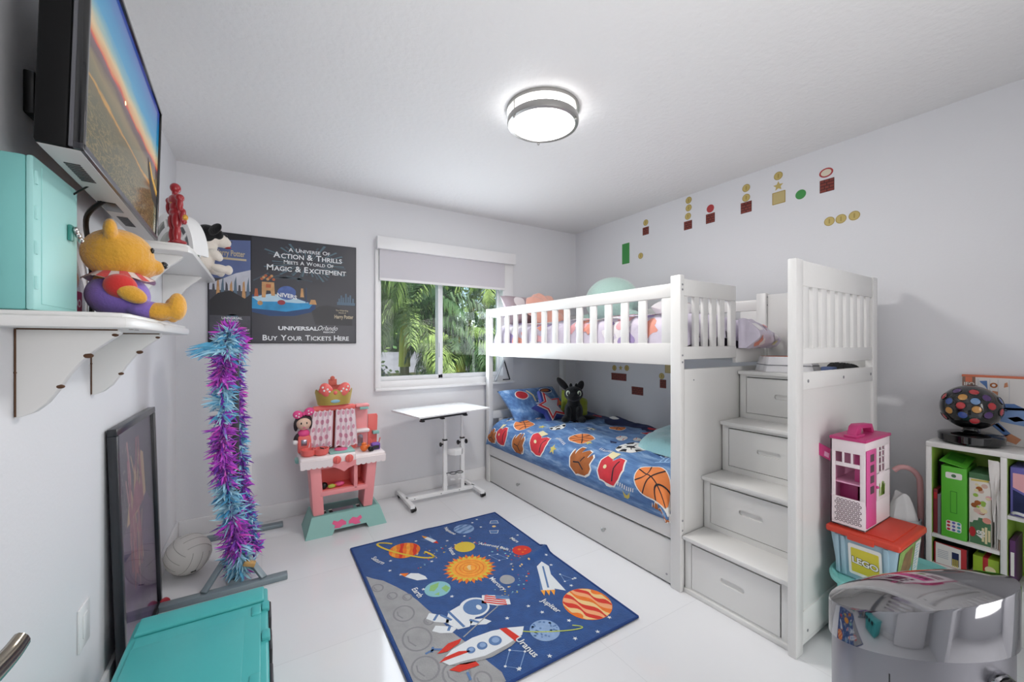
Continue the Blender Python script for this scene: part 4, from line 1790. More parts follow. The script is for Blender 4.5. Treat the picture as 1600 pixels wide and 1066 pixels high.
for x, z, w_, h_, m_ in ((-.045, 1.59, .025, .055, 'poster_orange'), (.240, 1.60, .024, .065, 'poster_sand'), (.21, 1.60, .012, .06, 'poster_dark'), (.275, 1.56, .006, .11, 'poster_deep'), (.30, 1.55, .05, .035, 'poster_sand')):
    b.decal([(x, z), (x + w_, z), (x + w_ * .8, z + h_), (x + w_ * .2, z + h_)], pm(7), m_)
for i in range(7):
    b.decal(circ(.0 + i * .012, 1.715 + .012 * (i % 3), .010, 8), pm(8), 'poster_sand' if i % 2 else 'poster_orange')
b.decal(circ(.12, 1.555, .025, 12, .018), pm(9), 'poster_red')
b.decal(circ(-.01, 1.545, .016, 14), pm(9), 'poster_sand')
# plain dark cloak-like hill at right and far towers
b.decal([(.315, 1.50), (.37, 1.54), (.42, 1.55), (.50, 1.535), (.56, 1.50), (.60, 1.44), (.60, 1.40), (.34, 1.40)], pm(6), 'poster_edge')
for i, (x, h_) in enumerate(((.50, .03), (.515, .055), (.53, .04), (.548, .07), (.565, .045), (.58, .06), (.60, .035))):
    b.decal([(x, 1.565), (x + .012, 1.565), (x + .012, 1.575 + h_), (x, 1.575 + h_)], pm(7), 'poster_castle')
b.decal([(.49, 1.555), (.62, 1.555), (.62, 1.575), (.49, 1.58)], pm(8), 'poster_castle')
# writing
def text_width(t, size, bold=0.0, space=1.0):
    cu = bpy.data.curves.new('t', 'FONT')
    cu.body = t
    cu.size = size
    cu.offset = bold * size
    cu.space_character = space
    q = bpy.data.objects.new('t', cu)
    me = q.to_mesh()
    xs = [v.co.x for v in me.vertices]
    r = (min(xs), max(xs))
    q.to_mesh_clear()
    bpy.data.objects.remove(q)
    bpy.data.curves.remove(cu)
    return r


def smallcaps(words, x0, x1, z, big, small, bold=.012, m='ink_white', k=12):
    """each word: big first letter, small capitals after it; the line is fitted between x0 and x1"""
    items, p = [], 0.0
    for w_ in words.split(' '):
        for t, sz in ((w_[0], big), (w_[1:], small)):
            if not t:
                continue
            lo, hi = text_width(t, sz, bold)
            items.append((t, sz, p - lo))
            p += (hi - lo) + .10 * small
        p += small * .34
    p -= small * .44
    f = (x1 - x0) / p
    for t, sz, at in items:
        b.text(t, sz, lambda a, c: V((x0 + (at + a) * f, YB - .0162 - .00025 * k, z + c - (0 if sz == big else (big - small) * .36))), m, 'LEFT', bold)


def fitted(t, x0, x1, z, size, m='ink_white', bold=.0, shear=.0, k=12, space=1.0):
    lo, hi = text_width(t, size, bold, space)
    f = (x1 - x0) / (hi - lo)
    b.text(t, size, lambda a, c: V((x0 + (a - lo) * f, YB - .0162 - .00025 * k, z + c)), m, 'LEFT', bold, shear, space)


smallcaps('A UNIVERSE OF', .165, .440, 1.937, .038, .032)
smallcaps('ACTION & THRILLS', .070, .525, 1.893, .058, .046, .018)
smallcaps('MEETS A WORLD OF', .135, .465, 1.847, .038, .031)
smallcaps('MAGIC & EXCITEMENT', .030, .555, 1.800, .058, .046, .018)
b.text('NIVERS', .040, lambda a, c: V((.155 + a, YB - .0162 - .003, 1.605 + c - a * .12 - a * a * 1.5)), 'ink_white', bold=.03)
fitted('The Wizarding', .480, .570, 1.513, .016, 'ink_gold', .01)
fitted('World of', .500, .555, 1.495, .016, 'ink_gold', .01)
fitted('Harry Potter', .472, .608, 1.464, .040, 'ink_gold', .02)
fitted('UNIVERSAL', .100, .358, 1.369, .038, 'ink_white', .035)
fitted('Orlando', .352, .490, 1.374, .050, 'ink_white', .0, .4)
fitted('RESORT', .395, .478, 1.345, .015, 'ink_white', .02)
smallcaps('BUY YOUR TICKETS HERE', .005, .575, 1.300, .054, .043, .02)
# narrow left panel
b.decal([(PX0 + .008, PZ0 + .03), (-.066, PZ0 + .03), (-.066, 1.974), (PX0 + .008, 1.952)], pm(1), 'poster_slate')
b.decal([(PX0 + .008, 1.70), (-.066, 1.70), (-.066, 1.974), (PX0 + .008, 1.952)], pm(2), 'poster_sky')
b.decal([(PX0 + .008, 1.66), (-.22, 1.70), (-.15, 1.74), (-.066, 1.77), (-.066, 1.62), (PX0 + .008, 1.62)], pm(3), 'poster_pale')
for i in range(9):
    x = -.285 + i * .024
    b.decal([(x, 1.56), (x + .024, 1.56), (x + .016, 1.66 + .03 * (i % 3)), (x + .006, 1.66 + .02 * (i % 2))], pm(4), ('poster_slate', 'poster_sand', 'poster_castle')[i % 3])
b.decal([(PX0 + .010, 1.55), (-.25, 1.60), (-.18, 1.62), (-.10, 1.57), (-.068, 1.60), (-.068, 1.45), (PX0 + .010, 1.45)], pm(5), 'poster_edge')
b.decal(circ(-.17, 1.430, .038, 20, .030), pm(5), 'poster_castle')
fitted('Harry Potter', -.262, -.098, 1.872, .055, 'ink_gold', .02)
b.decal([(-.25, 1.828), (-.09, 1.828), (-.09, 1.842), (-.25, 1.842)], pm(6), 'ink_gold')
b.text('UNIVERSAL', .023, lambda a, c: V((-.172 + a, YB - .0195, 1.432 + c)), 'ink_white', bold=.02)
b.text('Orlando', .020, lambda a, c: V((-.170 + a, YB - .0195, 1.414 + c)), 'ink_white', shear=.4)
b.text('RESORT', .015, lambda a, c: V((-.100 + a, YB - .0195, 1.352 + c)), 'ink_white', bold=.02)
o = b.build('poster', None, True, loc=((PX0 + PX1) / 2, YB, PZ0))
tag(o, 'wide dark theme park poster board on the back wall left of the window', 'poster')

# ------------------------------------------------------------ rug
M('rug_blue', '264f8c', .95, var=.14, vscale=22, bump=.5, bscale=260, sheen=.15)
M('rug_edge', '22407c', .9, bump=.3, bscale=200)
M('rug_grey', 'a3a3a4', .95, var=.08, vscale=18, bump=.5, bscale=260)
M('rug_crater', '8d8d90', .95, bump=.4, bscale=260)
M('rug_white', 'dfe3e6', .95, bump=.3, bscale=260)
M('rug_orange', 'e8782c', .95, var=.10, vscale=30, bump=.4, bscale=260)
M('rug_amber', 'f0a23e', .95, var=.10, vscale=40, bump=.4, bscale=260)
M('rug_yellow', 'dcbf45', .95, bump=.4, bscale=260)
M('rug_red', 'd63a2c', .95, bump=.4, bscale=260)
M('rug_peach', 'f0a878', .95, bump=.4, bscale=260)
M('rug_cream', 'ecc98c', .95, bump=.4, bscale=260)
M('rug_sky', '8ea9cf', .95, var=.1, vscale=30, bump=.4, bscale=260)
M('rug_steel', '5f7fae', .95, bump=.4, bscale=260)
M('rug_green', '8fbf78', .95, bump=.4, bscale=260)
M('rug_lime', 'bcc95a', .95, bump=.4, bscale=260)
M('rug_aqua', '8cc0c8', .95, bump=.4, bscale=260)
RX0, RX1, RY0, RY1 = .463, 1.467, 1.276, 2.618
RT = .009


def rz(x, y):
    """pile height, with the crease running in from the right-hand edge and two small ripples"""
    s = (x - .95) / .52
    yc = 1.86 + .13 * max(0, s)
    k = max(0, min(1, s)) ** 1.5
    z = .030 * k * math.exp(-((y - yc) / .030) ** 2)
    z += .006 * math.exp(-((y - 2.60) / .03) ** 2 - ((x - .93) / .05) ** 2)
    z += .004 * math.exp(-((x - .475) / .02) ** 2) * (.5 + .5 * sin(y * 9))
    return RT + z


b = MB()
NX, NY = 44, 76
b.grid(lambda u, v: V((RX0 + (RX1 - RX0) * u, RY0 + (RY1 - RY0) * v, rz(RX0 + (RX1 - RX0) * u, RY0 + (RY1 - RY0) * v))), NX, NY, 'rug_blue')
for f0, f1 in (((RX0, RY0), (RX1, RY0)), ((RX1, RY0), (RX1, RY1)), ((RX1, RY1), (RX0, RY1)), ((RX0, RY1), (RX0, RY0))):
    b.grid(lambda u, v: V((f0[0] + (f1[0] - f0[0]) * u, f0[1] + (f1[1] - f0[1]) * u, .0006 + (rz(f0[0] + (f1[0] - f0[0]) * u, f0[1] + (f1[1] - f0[1]) * u) - .0006) * v)), 60, 2, 'rug_edge')
    b.tube([(f0[0] + (f1[0] - f0[0]) * k / 40, f0[1] + (f1[1] - f0[1]) * k / 40, rz(f0[0] + (f1[0] - f0[0]) * k / 40, f0[1] + (f1[1] - f0[1]) * k / 40) - .001) for k in range(41)], .0055, 'rug_edge', 8)
b.quad([(RX0, RY0, .0006), (RX0, RY1, .0006), (RX1, RY1, .0006), (RX1, RY0, .0006)], 'rug_edge')


def rm(k):
    return lambda x, y: V((x, y, rz(x, y) + .0005 + .00022 * k))


def rd(poly, m, k=0):
    b.decal(poly, rm(k), m, .03)


def rtext(s_, x0, y0, x1, y1, size, curve=0.0):
    """runs from (x0,y0) to (x1,y1)"""
    d = V((x1 - x0, y1 - y0, 0))
    L = d.length
    d.normalize()
    u = V((-d.y, d.x, 0))
    c = V(((x0 + x1) / 2, (y0 + y1) / 2, 0))
    def mp(a, h):
        q = c + d * a + u * (h - curve * (a / (L / 2)) ** 2)
        return V((q.x, q.y, rz(q.x, q.y) + .0030))
    b.text(s_, size, mp, 'rug_white', bold=.02)


# moon
moon = [(RX0 + .012, 2.255), (.50, 2.225), (.545, 2.174), (.59, 2.08), (.617, 2.016), (.645, 1.92), (.661, 1.837), (.69, 1.72), (.70, 1.638), (.727, 1.544), (.745, 1.46), (.758, 1.402), (.777, 1.332), (.770, RY0 + .012), (RX0 + .012, RY0 + .012)]
rd(moon, 'rug_grey', 0)
for x, y, r in ((.504, 2.123, .026), (.56, 1.86, .045), (.56, 1.672, .058), (.536, 1.502, .05), (.627, 1.414, .05), (.55, 2.02, .022), (.61, 1.97, .02), (.52, 1.36, .04), (.64, 1.75, .02), (.70, 1.34, .03)):
    rd(stroke(circ(x, y, r, 22, r * 1.25) + [circ(x, y, r, 22, r * 1.25)[0]], .008), 'rug_crater', 1)
    rd(stroke([(x - r * .5, y + r * .6), (x - r * .6, y), (x - r * .3, y - r * .7)], .006), 'rug_crater', 1)
# planets
def planet(x, y, r, m, k=2, n=30):
    rd(circ(x, y, r, n), m, k)
def bands(x, y, r, ms, ang, wob=.10, k=3, n=None):
    """slanted stripes clipped to the disc"""
    N_ = len(ms)
    for i, m_ in enumerate(ms):
        if m_ is None:
            continue
        lo, hi = -1 + 2 * i / N_, -1 + 2 * (i + 1) / N_
        up, dn = [], []
        for j in range(13):
            t = -1 + 2 * j / 12
            for edge, lst in ((lo, dn), (hi, up)):
                e = edge + wob * sin(t * 5 + edge * 7) * (1 if abs(edge) < .99 else 0)
                e = max(-.985, min(.985, e))
                wdt = math.sqrt(max(0, 1 - e * e))
                lst.append((t * wdt, e))
        pl = dn + up[::-1]
        rd([(x + r * (p[0] * cos(ang) - p[1] * sin(ang)), y + r * (p[0] * sin(ang) + p[1] * cos(ang))) for p in pl], m_, k)
planet(.735, 2.425, .092, 'rug_orange')
bands(.735, 2.425, .090, [None, 'rug_red', None, 'rug_amber', None, 'rug_red', None, 'rug_amber', None], RAD(70), .03)
ring = [(.735 + .205 * cos(t) * cos(-.95) - .042 * sin(t) * sin(-.95), 2.425 + .205 * cos(t) * sin(-.95) + .042 * sin(t) * cos(-.95)) for t in [2 * pi * i / 40 for i in range(41)]]
rd(stroke(ring[20:41] + ring[1:2], .014), 'rug_yellow', 5)
rd(stroke(ring[0:7], .014), 'rug_yellow', 5)
rd(stroke(ring[14:21], .014), 'rug_yellow', 5)
planet(1.160, 2.495, .068, 'rug_sky')
bands(1.160, 2.495, .066, [None, None, 'rug_steel', None, None, 'rug_steel', None, 'rug_steel', None], RAD(20), .06)
planet(1.062, 2.272, .063, 'rug_yellow')
planet(1.338, 2.052, .058, 'rug_red')
for q in ((1.33, 2.07, .010), (1.36, 2.05, .008), (1.33, 2.03, .007)):
    rd(circ(*q, 10), 'rug_orange', 3)
planet(1.106, 1.838, .040, 'rug_grey')
planet(.762, 1.955, .066, 'rug_aqua')
for q in ([(.72, 1.96), (.74, 2.0), (.79, 2.005), (.77, 1.97), (.74, 1.945)], [(.78, 1.95), (.81, 1.965), (.82, 1.93), (.79, 1.905)], [(.73, 1.92), (.76, 1.925), (.75, 1.90)]):
    rd(q, 'rug_green', 3)
planet(1.332, 1.468, .118, 'rug_orange')
bands(1.332, 1.468, .116, ['rug_orange', 'rug_cream', 'rug_red', 'rug_peach', 'rug_orange', 'rug_cream', 'rug_red', 'rug_peach', 'rug_red', 'rug_cream', 'rug_orange'], RAD(108), .09)
planet(1.050, 1.428, .066, 'rug_sky')
rr = random.Random(2)
for i in range(34):
    t, r = rr.uniform(0, 6.28), .058 * math.sqrt(rr.random())
    rd(circ(1.050 + r * cos(t), 1.428 + r * sin(t), rr.uniform(.004, .007), 7), 'rug_steel', 3)
r2 = [(1.075 + .145 * cos(t) * cos(-.50) - .020 * sin(t) * sin(-.50), 1.425 + .145 * cos(t) * sin(-.50) + .020 * sin(t) * cos(-.50)) for t in [2 * pi * i / 40 for i in range(41)]]
rd(stroke(r2[18:41] + r2[1:6], .006), 'rug_lime', 5)
# sun
rd(star(.985, 2.042, .150, .108, 22), 'rug_orange', 2)
rd(star(.985, 2.042, .132, .100, 22, pi / 2 + pi / 22), 'rug_yellow', 3)
rd(circ(.985, 2.042, .098, 34), 'rug_amber', 4)
for r in (.078, .056, .036):
    rd(stroke(circ(.985, 2.042, r, 26) + [circ(.985, 2.042, r, 26)[0]], .005), 'rug_orange', 5)
rd([(.972, 2.025), (.984, 2.022), (.996, 2.055), (1.004, 2.062), (.992, 2.072), (.975, 2.06)], 'rug_cream', 6)
# satellite
for dx in (.035, -.045):
    cx, cy = 1.352 + dx * .9, 2.423 + dx * 1.6
    rd(rot2([(-.030, -.020), (.030, -.020), (.022, .022), (-.022, .022)], RAD(-28) + (pi if dx < 0 else 0), cx, cy), 'rug_steel', 2)
    rd(stroke(rot2([(-.030, -.020), (.030, -.020), (.022, .022), (-.022, .022), (-.030, -.020)], RAD(-28) + (pi if dx < 0 else 0), cx, cy), .004), 'rug_white', 3)
rd(circ(1.350, 2.420, .014, 10), 'rug_cream', 4)
# small rockets and shuttles
def rocket_small(x, y, a, s):
    rd(rot2([(-.5, -.14), (.4, -.16), (.75, 0), (.4, .16), (-.5, .14)], a, x, y, s), 'rug_white', 3)
    rd(rot2([(.4, -.16), (.78, 0), (.4, .16)], a, x, y, s), 'rug_red', 4)
    rd(rot2([(-.5, -.14), (-.95, 0), (-.5, .14)], a, x, y, s), 'rug_amber', 4)
    rd(rot2([(-.3, .12), (-.6, .42), (.1, .15)], a, x, y, s), 'rug_steel', 2)
    rd(rot2([(-.3, -.12), (-.6, -.42), (.1, -.15)], a, x, y, s), 'rug_steel', 2)
rocket_small(.915, 2.465, RAD(-70), .095)
rd(rot2([(-.05, -.02), (.03, -.028), (.075, .0), (.05, .02), (.0, .032), (-.04, .02)], RAD(-50), .70, 2.122), 'rug_white', 3)
rd(rot2([(-.05, -.02), (-.095, -.002), (-.05, .018)], RAD(-50), .70, 2.122), 'rug_orange', 3)
rd(rot2([(-.12, -.030), (.10, -.034), (.150, 0), (.10, .034), (-.12, .030)], RAD(62), 1.295, 1.755), 'rug_white', 3)
rd(rot2([(-.11, -.03), (-.13, -.085), (.02, -.032)], RAD(62), 1.295, 1.755), 'rug_white', 3)
rd(rot2([(-.11, .03), (-.13, .045), (.02, .032)], RAD(62), 1.295, 1.755), 'rug_steel', 3)
rd(stroke(rot2([(-.10, 0), (.10, 0)], RAD(62), 1.295, 1.755), .010), 'rug_steel', 4)
for d_ in (-.02, .005, .03):
    rd(rot2([(-.12, d_ - .012), (-.165, d_), (-.12, d_ + .012)], RAD(62), 1.295, 1.755), 'rug_amber', 4)
# astronaut
A0 = (.775, 1.725)
rd([(.70, 1.70), (.74, 1.76), (.80, 1.775), (.84, 1.74), (.83, 1.66), (.78, 1.62), (.73, 1.63)], 'rug_white', 3)
for q in ([(.66, 1.80), (.70, 1.76), (.73, 1.72), (.71, 1.69), (.66, 1.73), (.635, 1.77)], [(.655, 1.705), (.71, 1.665), (.73, 1.64), (.70, 1.625), (.655, 1.65), (.63, 1.68)], [(.80, 1.66), (.86, 1.635), (.88, 1.60), (.85, 1.595), (.79, 1.625)]):
    rd(q, 'rug_white', 3)
for q in ([(.70, 1.76), (.73, 1.70)], [(.74, 1.765), (.76, 1.63)], [(.80, 1.66), (.83, 1.62)], [(.66, 1.74), (.69, 1.77)], [(.69, 1.645), (.71, 1.67)]):
    rd(stroke(q, .012), 'rug_steel', 4)
rd(circ(.858, 1.728, .072, 26), 'rug_white', 4)
rd(circ(.862, 1.727, .058, 26), 'rug_steel', 5)
rd(circ(.875, 1.715, .012, 10, .02), 'rug_white', 6)
rd(stroke([(.730, 1.575), (.86, 1.635), (.955, 1.675)], .006), 'rug_grey', 5)
rd([(.93, 1.79), (.985, 1.755), (1.04, 1.715), (1.015, 1.655), (.955, 1.68), (.90, 1.735)], 'rug_white', 5)
for i in range(4):
    t = i / 4
    rd(stroke([(.905 + .03 * t + .01, 1.738 + .052 * t), (.965 + .035 * t, 1.690 + .055 * t), (1.0 + .02 * t, 1.665 + .055 * t)], .009), 'rug_red', 6)
rd([(.985, 1.755), (1.04, 1.715), (1.03, 1.692), (.975, 1.727)], 'rug_steel', 7)
# big rocket
rd([(.60, 1.50), (.66, 1.535), (.76, 1.552), (.85, 1.545), (.92, 1.525), (.985, 1.495), (.95, 1.455), (.88, 1.425), (.78, 1.415), (.68, 1.435), (.62, 1.465)], 'rug_white', 6)
rd([(.62, 1.465), (.68, 1.435), (.78, 1.415), (.88, 1.425), (.95, 1.455), (.86, 1.440), (.76, 1.435), (.68, 1.455)], 'rug_grey', 7)
rd([(.885, 1.538), (.915, 1.528), (.935, 1.448), (.905, 1.436)], 'rug_red', 8)
for x, r in ((.725, .018), (.775, .022), (.835, .028)):
    rd(circ(x, 1.492 - (x - .72) * .05, r, 18), 'rug_steel', 8)
    rd(circ(x + .003, 1.494 - (x - .72) * .05, r * .6, 14), 'rug_sky', 9)
rd([(.60, 1.545), (.66, 1.575), (.72, 1.572), (.70, 1.552), (.64, 1.535)], 'rug_red', 7)
rd([(.61, 1.445), (.64, 1.415), (.72, 1.405), (.715, 1.432), (.66, 1.45)], 'rug_red', 7)
rd([(.59, 1.497), (.66, 1.492), (.735, 1.485), (.68, 1.512), (.62, 1.512)], 'rug_red', 8)
for q in ([(.56, 1.57), (.60, 1.575), (.63, 1.555)], [(.66, 1.36), (.665, 1.40)], [(.60, 1.59), (.585, 1.565)]):
    rd(stroke(q, .010), 'rug_steel', 6)
# constellations, stars, asteroid belt
for q in ([(1.142, 2.103), (1.19, 2.09), (1.216, 2.021), (1.165, 2.025), (1.142, 2.103)], [(.909, 1.371), (.86, 1.41), (.802, 1.348), (.845, 1.31), (.909, 1.371)], [(1.375, 1.73), (1.405, 1.66), (1.355, 1.665), (1.375, 1.73)]):
    rd(stroke(q, .0035), 'rug_sky', 2)
    for p in q[:-1]:
        rd(circ(*p, .006, 6), 'rug_white', 3)
for x, y in ((1.25, 2.55), (1.30, 2.58), (1.27, 2.46), (.60, 2.25), (.63, 2.35), (.83, 2.50), (1.0, 2.40), (1.12, 2.40), (1.42, 2.23), (1.43, 1.93), (1.20, 1.95), (.83, 2.22), (1.08, 1.60), (1.11, 1.53), (1.21, 1.66), (1.36, 1.62), (1.42, 1.66), (.95, 1.58), (1.18, 1.42), (.98, 1.30), (1.13, 1.32), (.80, 1.86), (.70, 1.99), (.64, 2.18), (.84, 1.31), (1.24, 1.30), (1.35, 1.34), (1.39, 1.83)):
    rd(star(x, y, .012, .005, 5, rr.uniform(0, 3)), 'rug_white', 2)
for i in range(120):
    t = rr.uniform(-1.9, 2.6)
    r = .285 + rr.gauss(0, .028)
    x, y = .985 + r * cos(t), 2.03 + r * sin(t) * 1.05
    if RX0 + .03 < x < RX1 - .03 and RY0 + .03 < y < RY1 - .03 and x > .66:
        rd(circ(x, y, rr.uniform(.003, .0075), 6), rr.choice(['rug_red', 'rug_yellow', 'rug_steel', 'rug_aqua', 'rug_red', 'rug_cream']), 1)
rtext('Saturn', .545, 2.445, .590, 2.325, .042, -.006)
rtext('Neptune', 1.050, 2.585, 1.073, 2.440, .036, -.010)
rtext('Venus', .977, 2.320, .968, 2.205, .038)
rtext('Asteroid Belt', 1.150, 2.275, 1.285, 2.090, .037, .008)
rtext('Mars', 1.360, 2.225, 1.372, 2.140, .038)
rtext('Mercury', 1.036, 1.900, 1.048, 1.760, .038)
rtext('Earth', .659, 2.025, .667, 1.928, .042)
rtext('Jupiter', 1.163, 1.610, 1.180, 1.478, .042)
rtext('Uranus', .922, 1.452, .934, 1.322, .044)
o = b.build('rug', None, True, loc=((RX0 + RX1) / 2, (RY0 + RY1) / 2, 0))
tag(o, 'blue rug with planets, rocket and astronaut lying on the white floor', 'rug')

# ------------------------------------------------------------ play kitchen
M('toy_pink', 'f59c9e', .4)
M('toy_coral', 'ee6f68', .4)
M('toy_rose', 'e85a8c', .45)
M('toy_teal', '8fbfb7', .45)
M('toy_teal_dark', '6c9a98', .5)
M('toy_white', 'f3e7e6', .4)
M('curtain', 'f3e2e7', .85)
M('curtain_dot', 'dca0b4', .85)
M('gold_card', 'b9a050', .35, .3)
M('crown_red', 'cf6a5a', .6)
M('mirror_grey', 'a09aa8', .15, .7)
KX, KY = .49, 3.03
kt = thing('play_kitchen', 'pink toy kitchen with teal base, spotted curtain and gold crown on top', 'toy kitchen', (KX, KY, 0))


def kb(mb, name, parent=None, label=None, angle=38):
    return mb.build(name, parent or kt, True, label=label, angle=angle)


b = MB()
sec = lambda x0, x1, x2, x3: None
# base: two sloping side feet joined by a front and a back apron with an arch
for y0, y1, y2, y3 in ((2.885, 2.905, 2.915, 2.932), (3.150, 3.17, 3.118, 3.135)):
    fr = [(.235, 0), (.395, 0), (.410, .030), (.610, .030), (.625, 0), (.748, 0), (.706, .125), (.274, .125)]
    bb = bmesh.new()
    f_, k_ = [bb.verts.new((p[0], y0 + (y2 - y0) * p[1] / .125, p[1])) for p in fr], [bb.verts.new((p[0], y1 + (y3 - y1) * p[1] / .125, p[1])) for p in fr]
    bb.faces.new(f_)
    bb.faces.new(k_[::-1])
    for i in range(8):
        j = (i + 1) % 8
        bb.faces.new((f_[j], f_[i], k_[i], k_[j]))
    bmesh.ops.recalc_face_normals(bb, faces=bb.faces)
    b.merge(bb, 'toy_teal')
for s, xa, xb in ((1, .235, .274), (-1, .748, .706)):
    b.quad([(xa, 2.885, 0), (xb, 2.915, .125), (xb, 3.135, .125), (xa, 3.17, 0)], 'toy_teal')
    b.quad([(xa + s * .02, 2.9, 0), (xb + s * .02, 2.93, .12), (xb + s * .02, 3.12, .12), (xa + s * .02, 3.15, 0)], 'toy_teal_dark')
b.bx(.274, .706, 2.915, 3.135, .112, .128, 'toy_teal', .004)
b.bx(.300, .690, 2.935, 3.115, .1282, .1292, 'toy_teal_dark')
kb(b, 'base')
b = MB()
for x in (.345, .385, .560, .600):
    b.bx(x, x + .022, 2.945, 2.985, .129, .1305, 'black')
    b.bx(x, x + .022, 2.985, 3.0, .129, .1303, 'print_white')
b.bx(.40, .54, 2.95, 3.0, .129, .1300, 'mirror_grey')
kb(b, 'stove_sticker', label='black and white squares on the base')
b = MB()
bow = lambda a, c: V((.490 + a, 2.884 + .03 * (.055 + c) / .125 - .0012, .058 + c))
for s in (-1, 1):
    b.decal([(s * .008, .008), (s * .035, .028), (s * .06, .018), (s * .085, .030), (s * .095, .012), (s * .075, -.004), (s * .085, -.018), (s * .05, -.022), (s * .030, -.010), (s * .008, -.010)][::s], bow, 'toy_rose')
kb(b, 'bow_emblem')
# legs
for xa, xb, x2a, x2b in ((.285, .352, .262, .332), (.596, .660, .622, .690)):
    b = MB()
    bb = bmesh.new()
    lo = [bb.verts.new(p) for p in ((xa, 2.925, .128), (xb, 2.925, .128), (xb, 3.110, .128), (xa, 3.110, .128))]
    hi = [bb.verts.new(p) for p in ((x2a, 2.915, .455), (x2b, 2.915, .455), (x2b, 3.13, .455), (x2a, 3.13, .455))]
    bb.faces.new(lo[::-1])
    bb.faces.new(hi)
    for i in range(4):
        j = (i + 1) % 4
        bb.faces.new((lo[i], lo[j], hi[j], hi[i]))
    bmesh.ops.bevel(bb, geom=bb.edges[:], offset=.010, segments=2, affect='EDGES', profile=.5)
    b.merge(bb, 'toy_pink')
    kb(b, 'leg')
# oven box with two openings
b = MB()
b.bx(.328, .626, 2.918, 3.125, .252, .285, 'toy_pink', .006)
b.bx(.328, .626, 2.918, 3.125, .432, .462, 'toy_pink', .006)
b.bx(.535, .560, 2.918, 3.125, .27, .45, 'toy_pink', .005)
b.bx(.330, .624, 3.090, 3.120, .27, .45, 'toy_coral')
b.bx(.330, .534, 2.945, 3.09, .285, .287, 'toy_coral')
b.bx(.561, .624, 2.945, 3.09, .285, .287, 'toy_coral')
kb(b, 'oven')
# counter with scalloped lip
b = MB()
b.bx(.205, .548, 2.900, 3.135, .462, .520, 'toy_white', .014, 3)
b.bx(.530, .748, 2.910, 3.135, .455, .498, 'toy_white', .014, 3)
def scal(x0, x1, n, zt, zb):
    pts = [(x0, zt)]
    for i in range(n):
        for k in range(6):
            a = pi + pi * k / 5
            pts.append((x0 + (x1 - x0) * (i + .5 + .5 * cos(a)) / n, zb + .010 * sin(a)))
    pts.append((x1, zt))
    return pts[::-1]
b.prism(scal(.208, .400, 6, .50, .458), .012, 'toy_white', (0, 2.905, 0), (1, 0, 0), (0, 0, 1))
b.prism(scal(.545, .745, 6, .48, .442), .012, 'toy_white', (0, 2.912, 0), (1, 0, 0), (0, 0, 1))
b.prism([(.400, .47), (.545, .47), (.545, .44), (.50, .425), (.47, .405), (.44, .425), (.400, .445)][::-1], .012, 'toy_pink', (0, 2.908, 0), (1, 0, 0), (0, 0, 1))
kb(b, 'counter')
b = MB()
b.bx(.385, .545, 2.925, 3.075, .5195, .530, 'toy_teal', .006)
b.lathe([(0, 0), (.042, 0), (.042, .006), (.036, .008), (0, .008)], 'toy_rose', (.465, 3.0, .529), 22)
kb(b, 'hob', label='grey green hob plate with pink burner')
for x in (.425, .502):
    b = MB()
    b.lathe([(0, 0), (.026, 0), (.026, .008), (.018, .014), (0, .014)], 'toy_coral', (x, 2.900, .488), 20, Euler((RAD(90), 0, 0)).to_matrix().to_4x4())
    b.box((x, 2.884, .488), (.012, .012, .042), 'toy_coral', .004)
    kb(b, 'knob')
b = MB()
for i in range(2):
    b.lathe([(.030, .0), (.045, .012), (.050, .045), (.044, .046), (.038, .016), (0, .012)], 'toy_coral', (.262 + i * .075, 2.975 - i * .01, .518), 20)
kb(b, 'basin', label='coral red wavy basin')
# upright back with arch, curtain
b = MB()
pts = []
for i in range(25):
    a = pi * i / 24
    pts.append((.435 + .132 * cos(a), .800 + .035 * sin(a)))
arch_o = [(.585, .50), (.567, .80)] + pts[1:-1] + [(.303, .80), (.270, .50)]
b.prism(arch_o, .022, 'toy_coral', (0, 3.135, 0), (1, 0, 0), (0, 0, 1), bev=.004)
b.bx(.296, .572, 3.055, 3.115, .792, .826, 'toy_coral', .012, 3)
kb(b, 'back_arch')
for x0, x1, xt0, xt1 in ((.258, .415, .300, .425), (.430, .585, .442, .568)):
    def cur(u, v):
        x = (xt0 + (xt1 - xt0) * u) * v + (x0 + (x1 - x0) * u) * (1 - v)
        return V((x, 3.060 - .012 * sin(u * 8 * pi) * (1 - .5 * v) - .012 * (1 - v), .535 + .265 * v + .008 * sin(u * 9) * (1 - v)))
    b = MB()
    b.grid(cur, 60, 10, 'curtain')
    b.grid(lambda u, v: cur(1 - u, v) + V((0, .003, 0)), 60, 10, 'curtain')
    for i in range(4):
        for j in range(5):
            cx, cy = .14 + i * .24 + (.12 if j % 2 else 0), .10 + j * .2
            if cx < .92:
                b.decal(circ(cx, cy, .075, 12, .062), lambda a, c: cur(min(1, max(0, a)), min(1, max(0, c))) + V((0, -.0012, 0)), 'curtain_dot', .04)
    kb(b, 'curtain', angle=80)
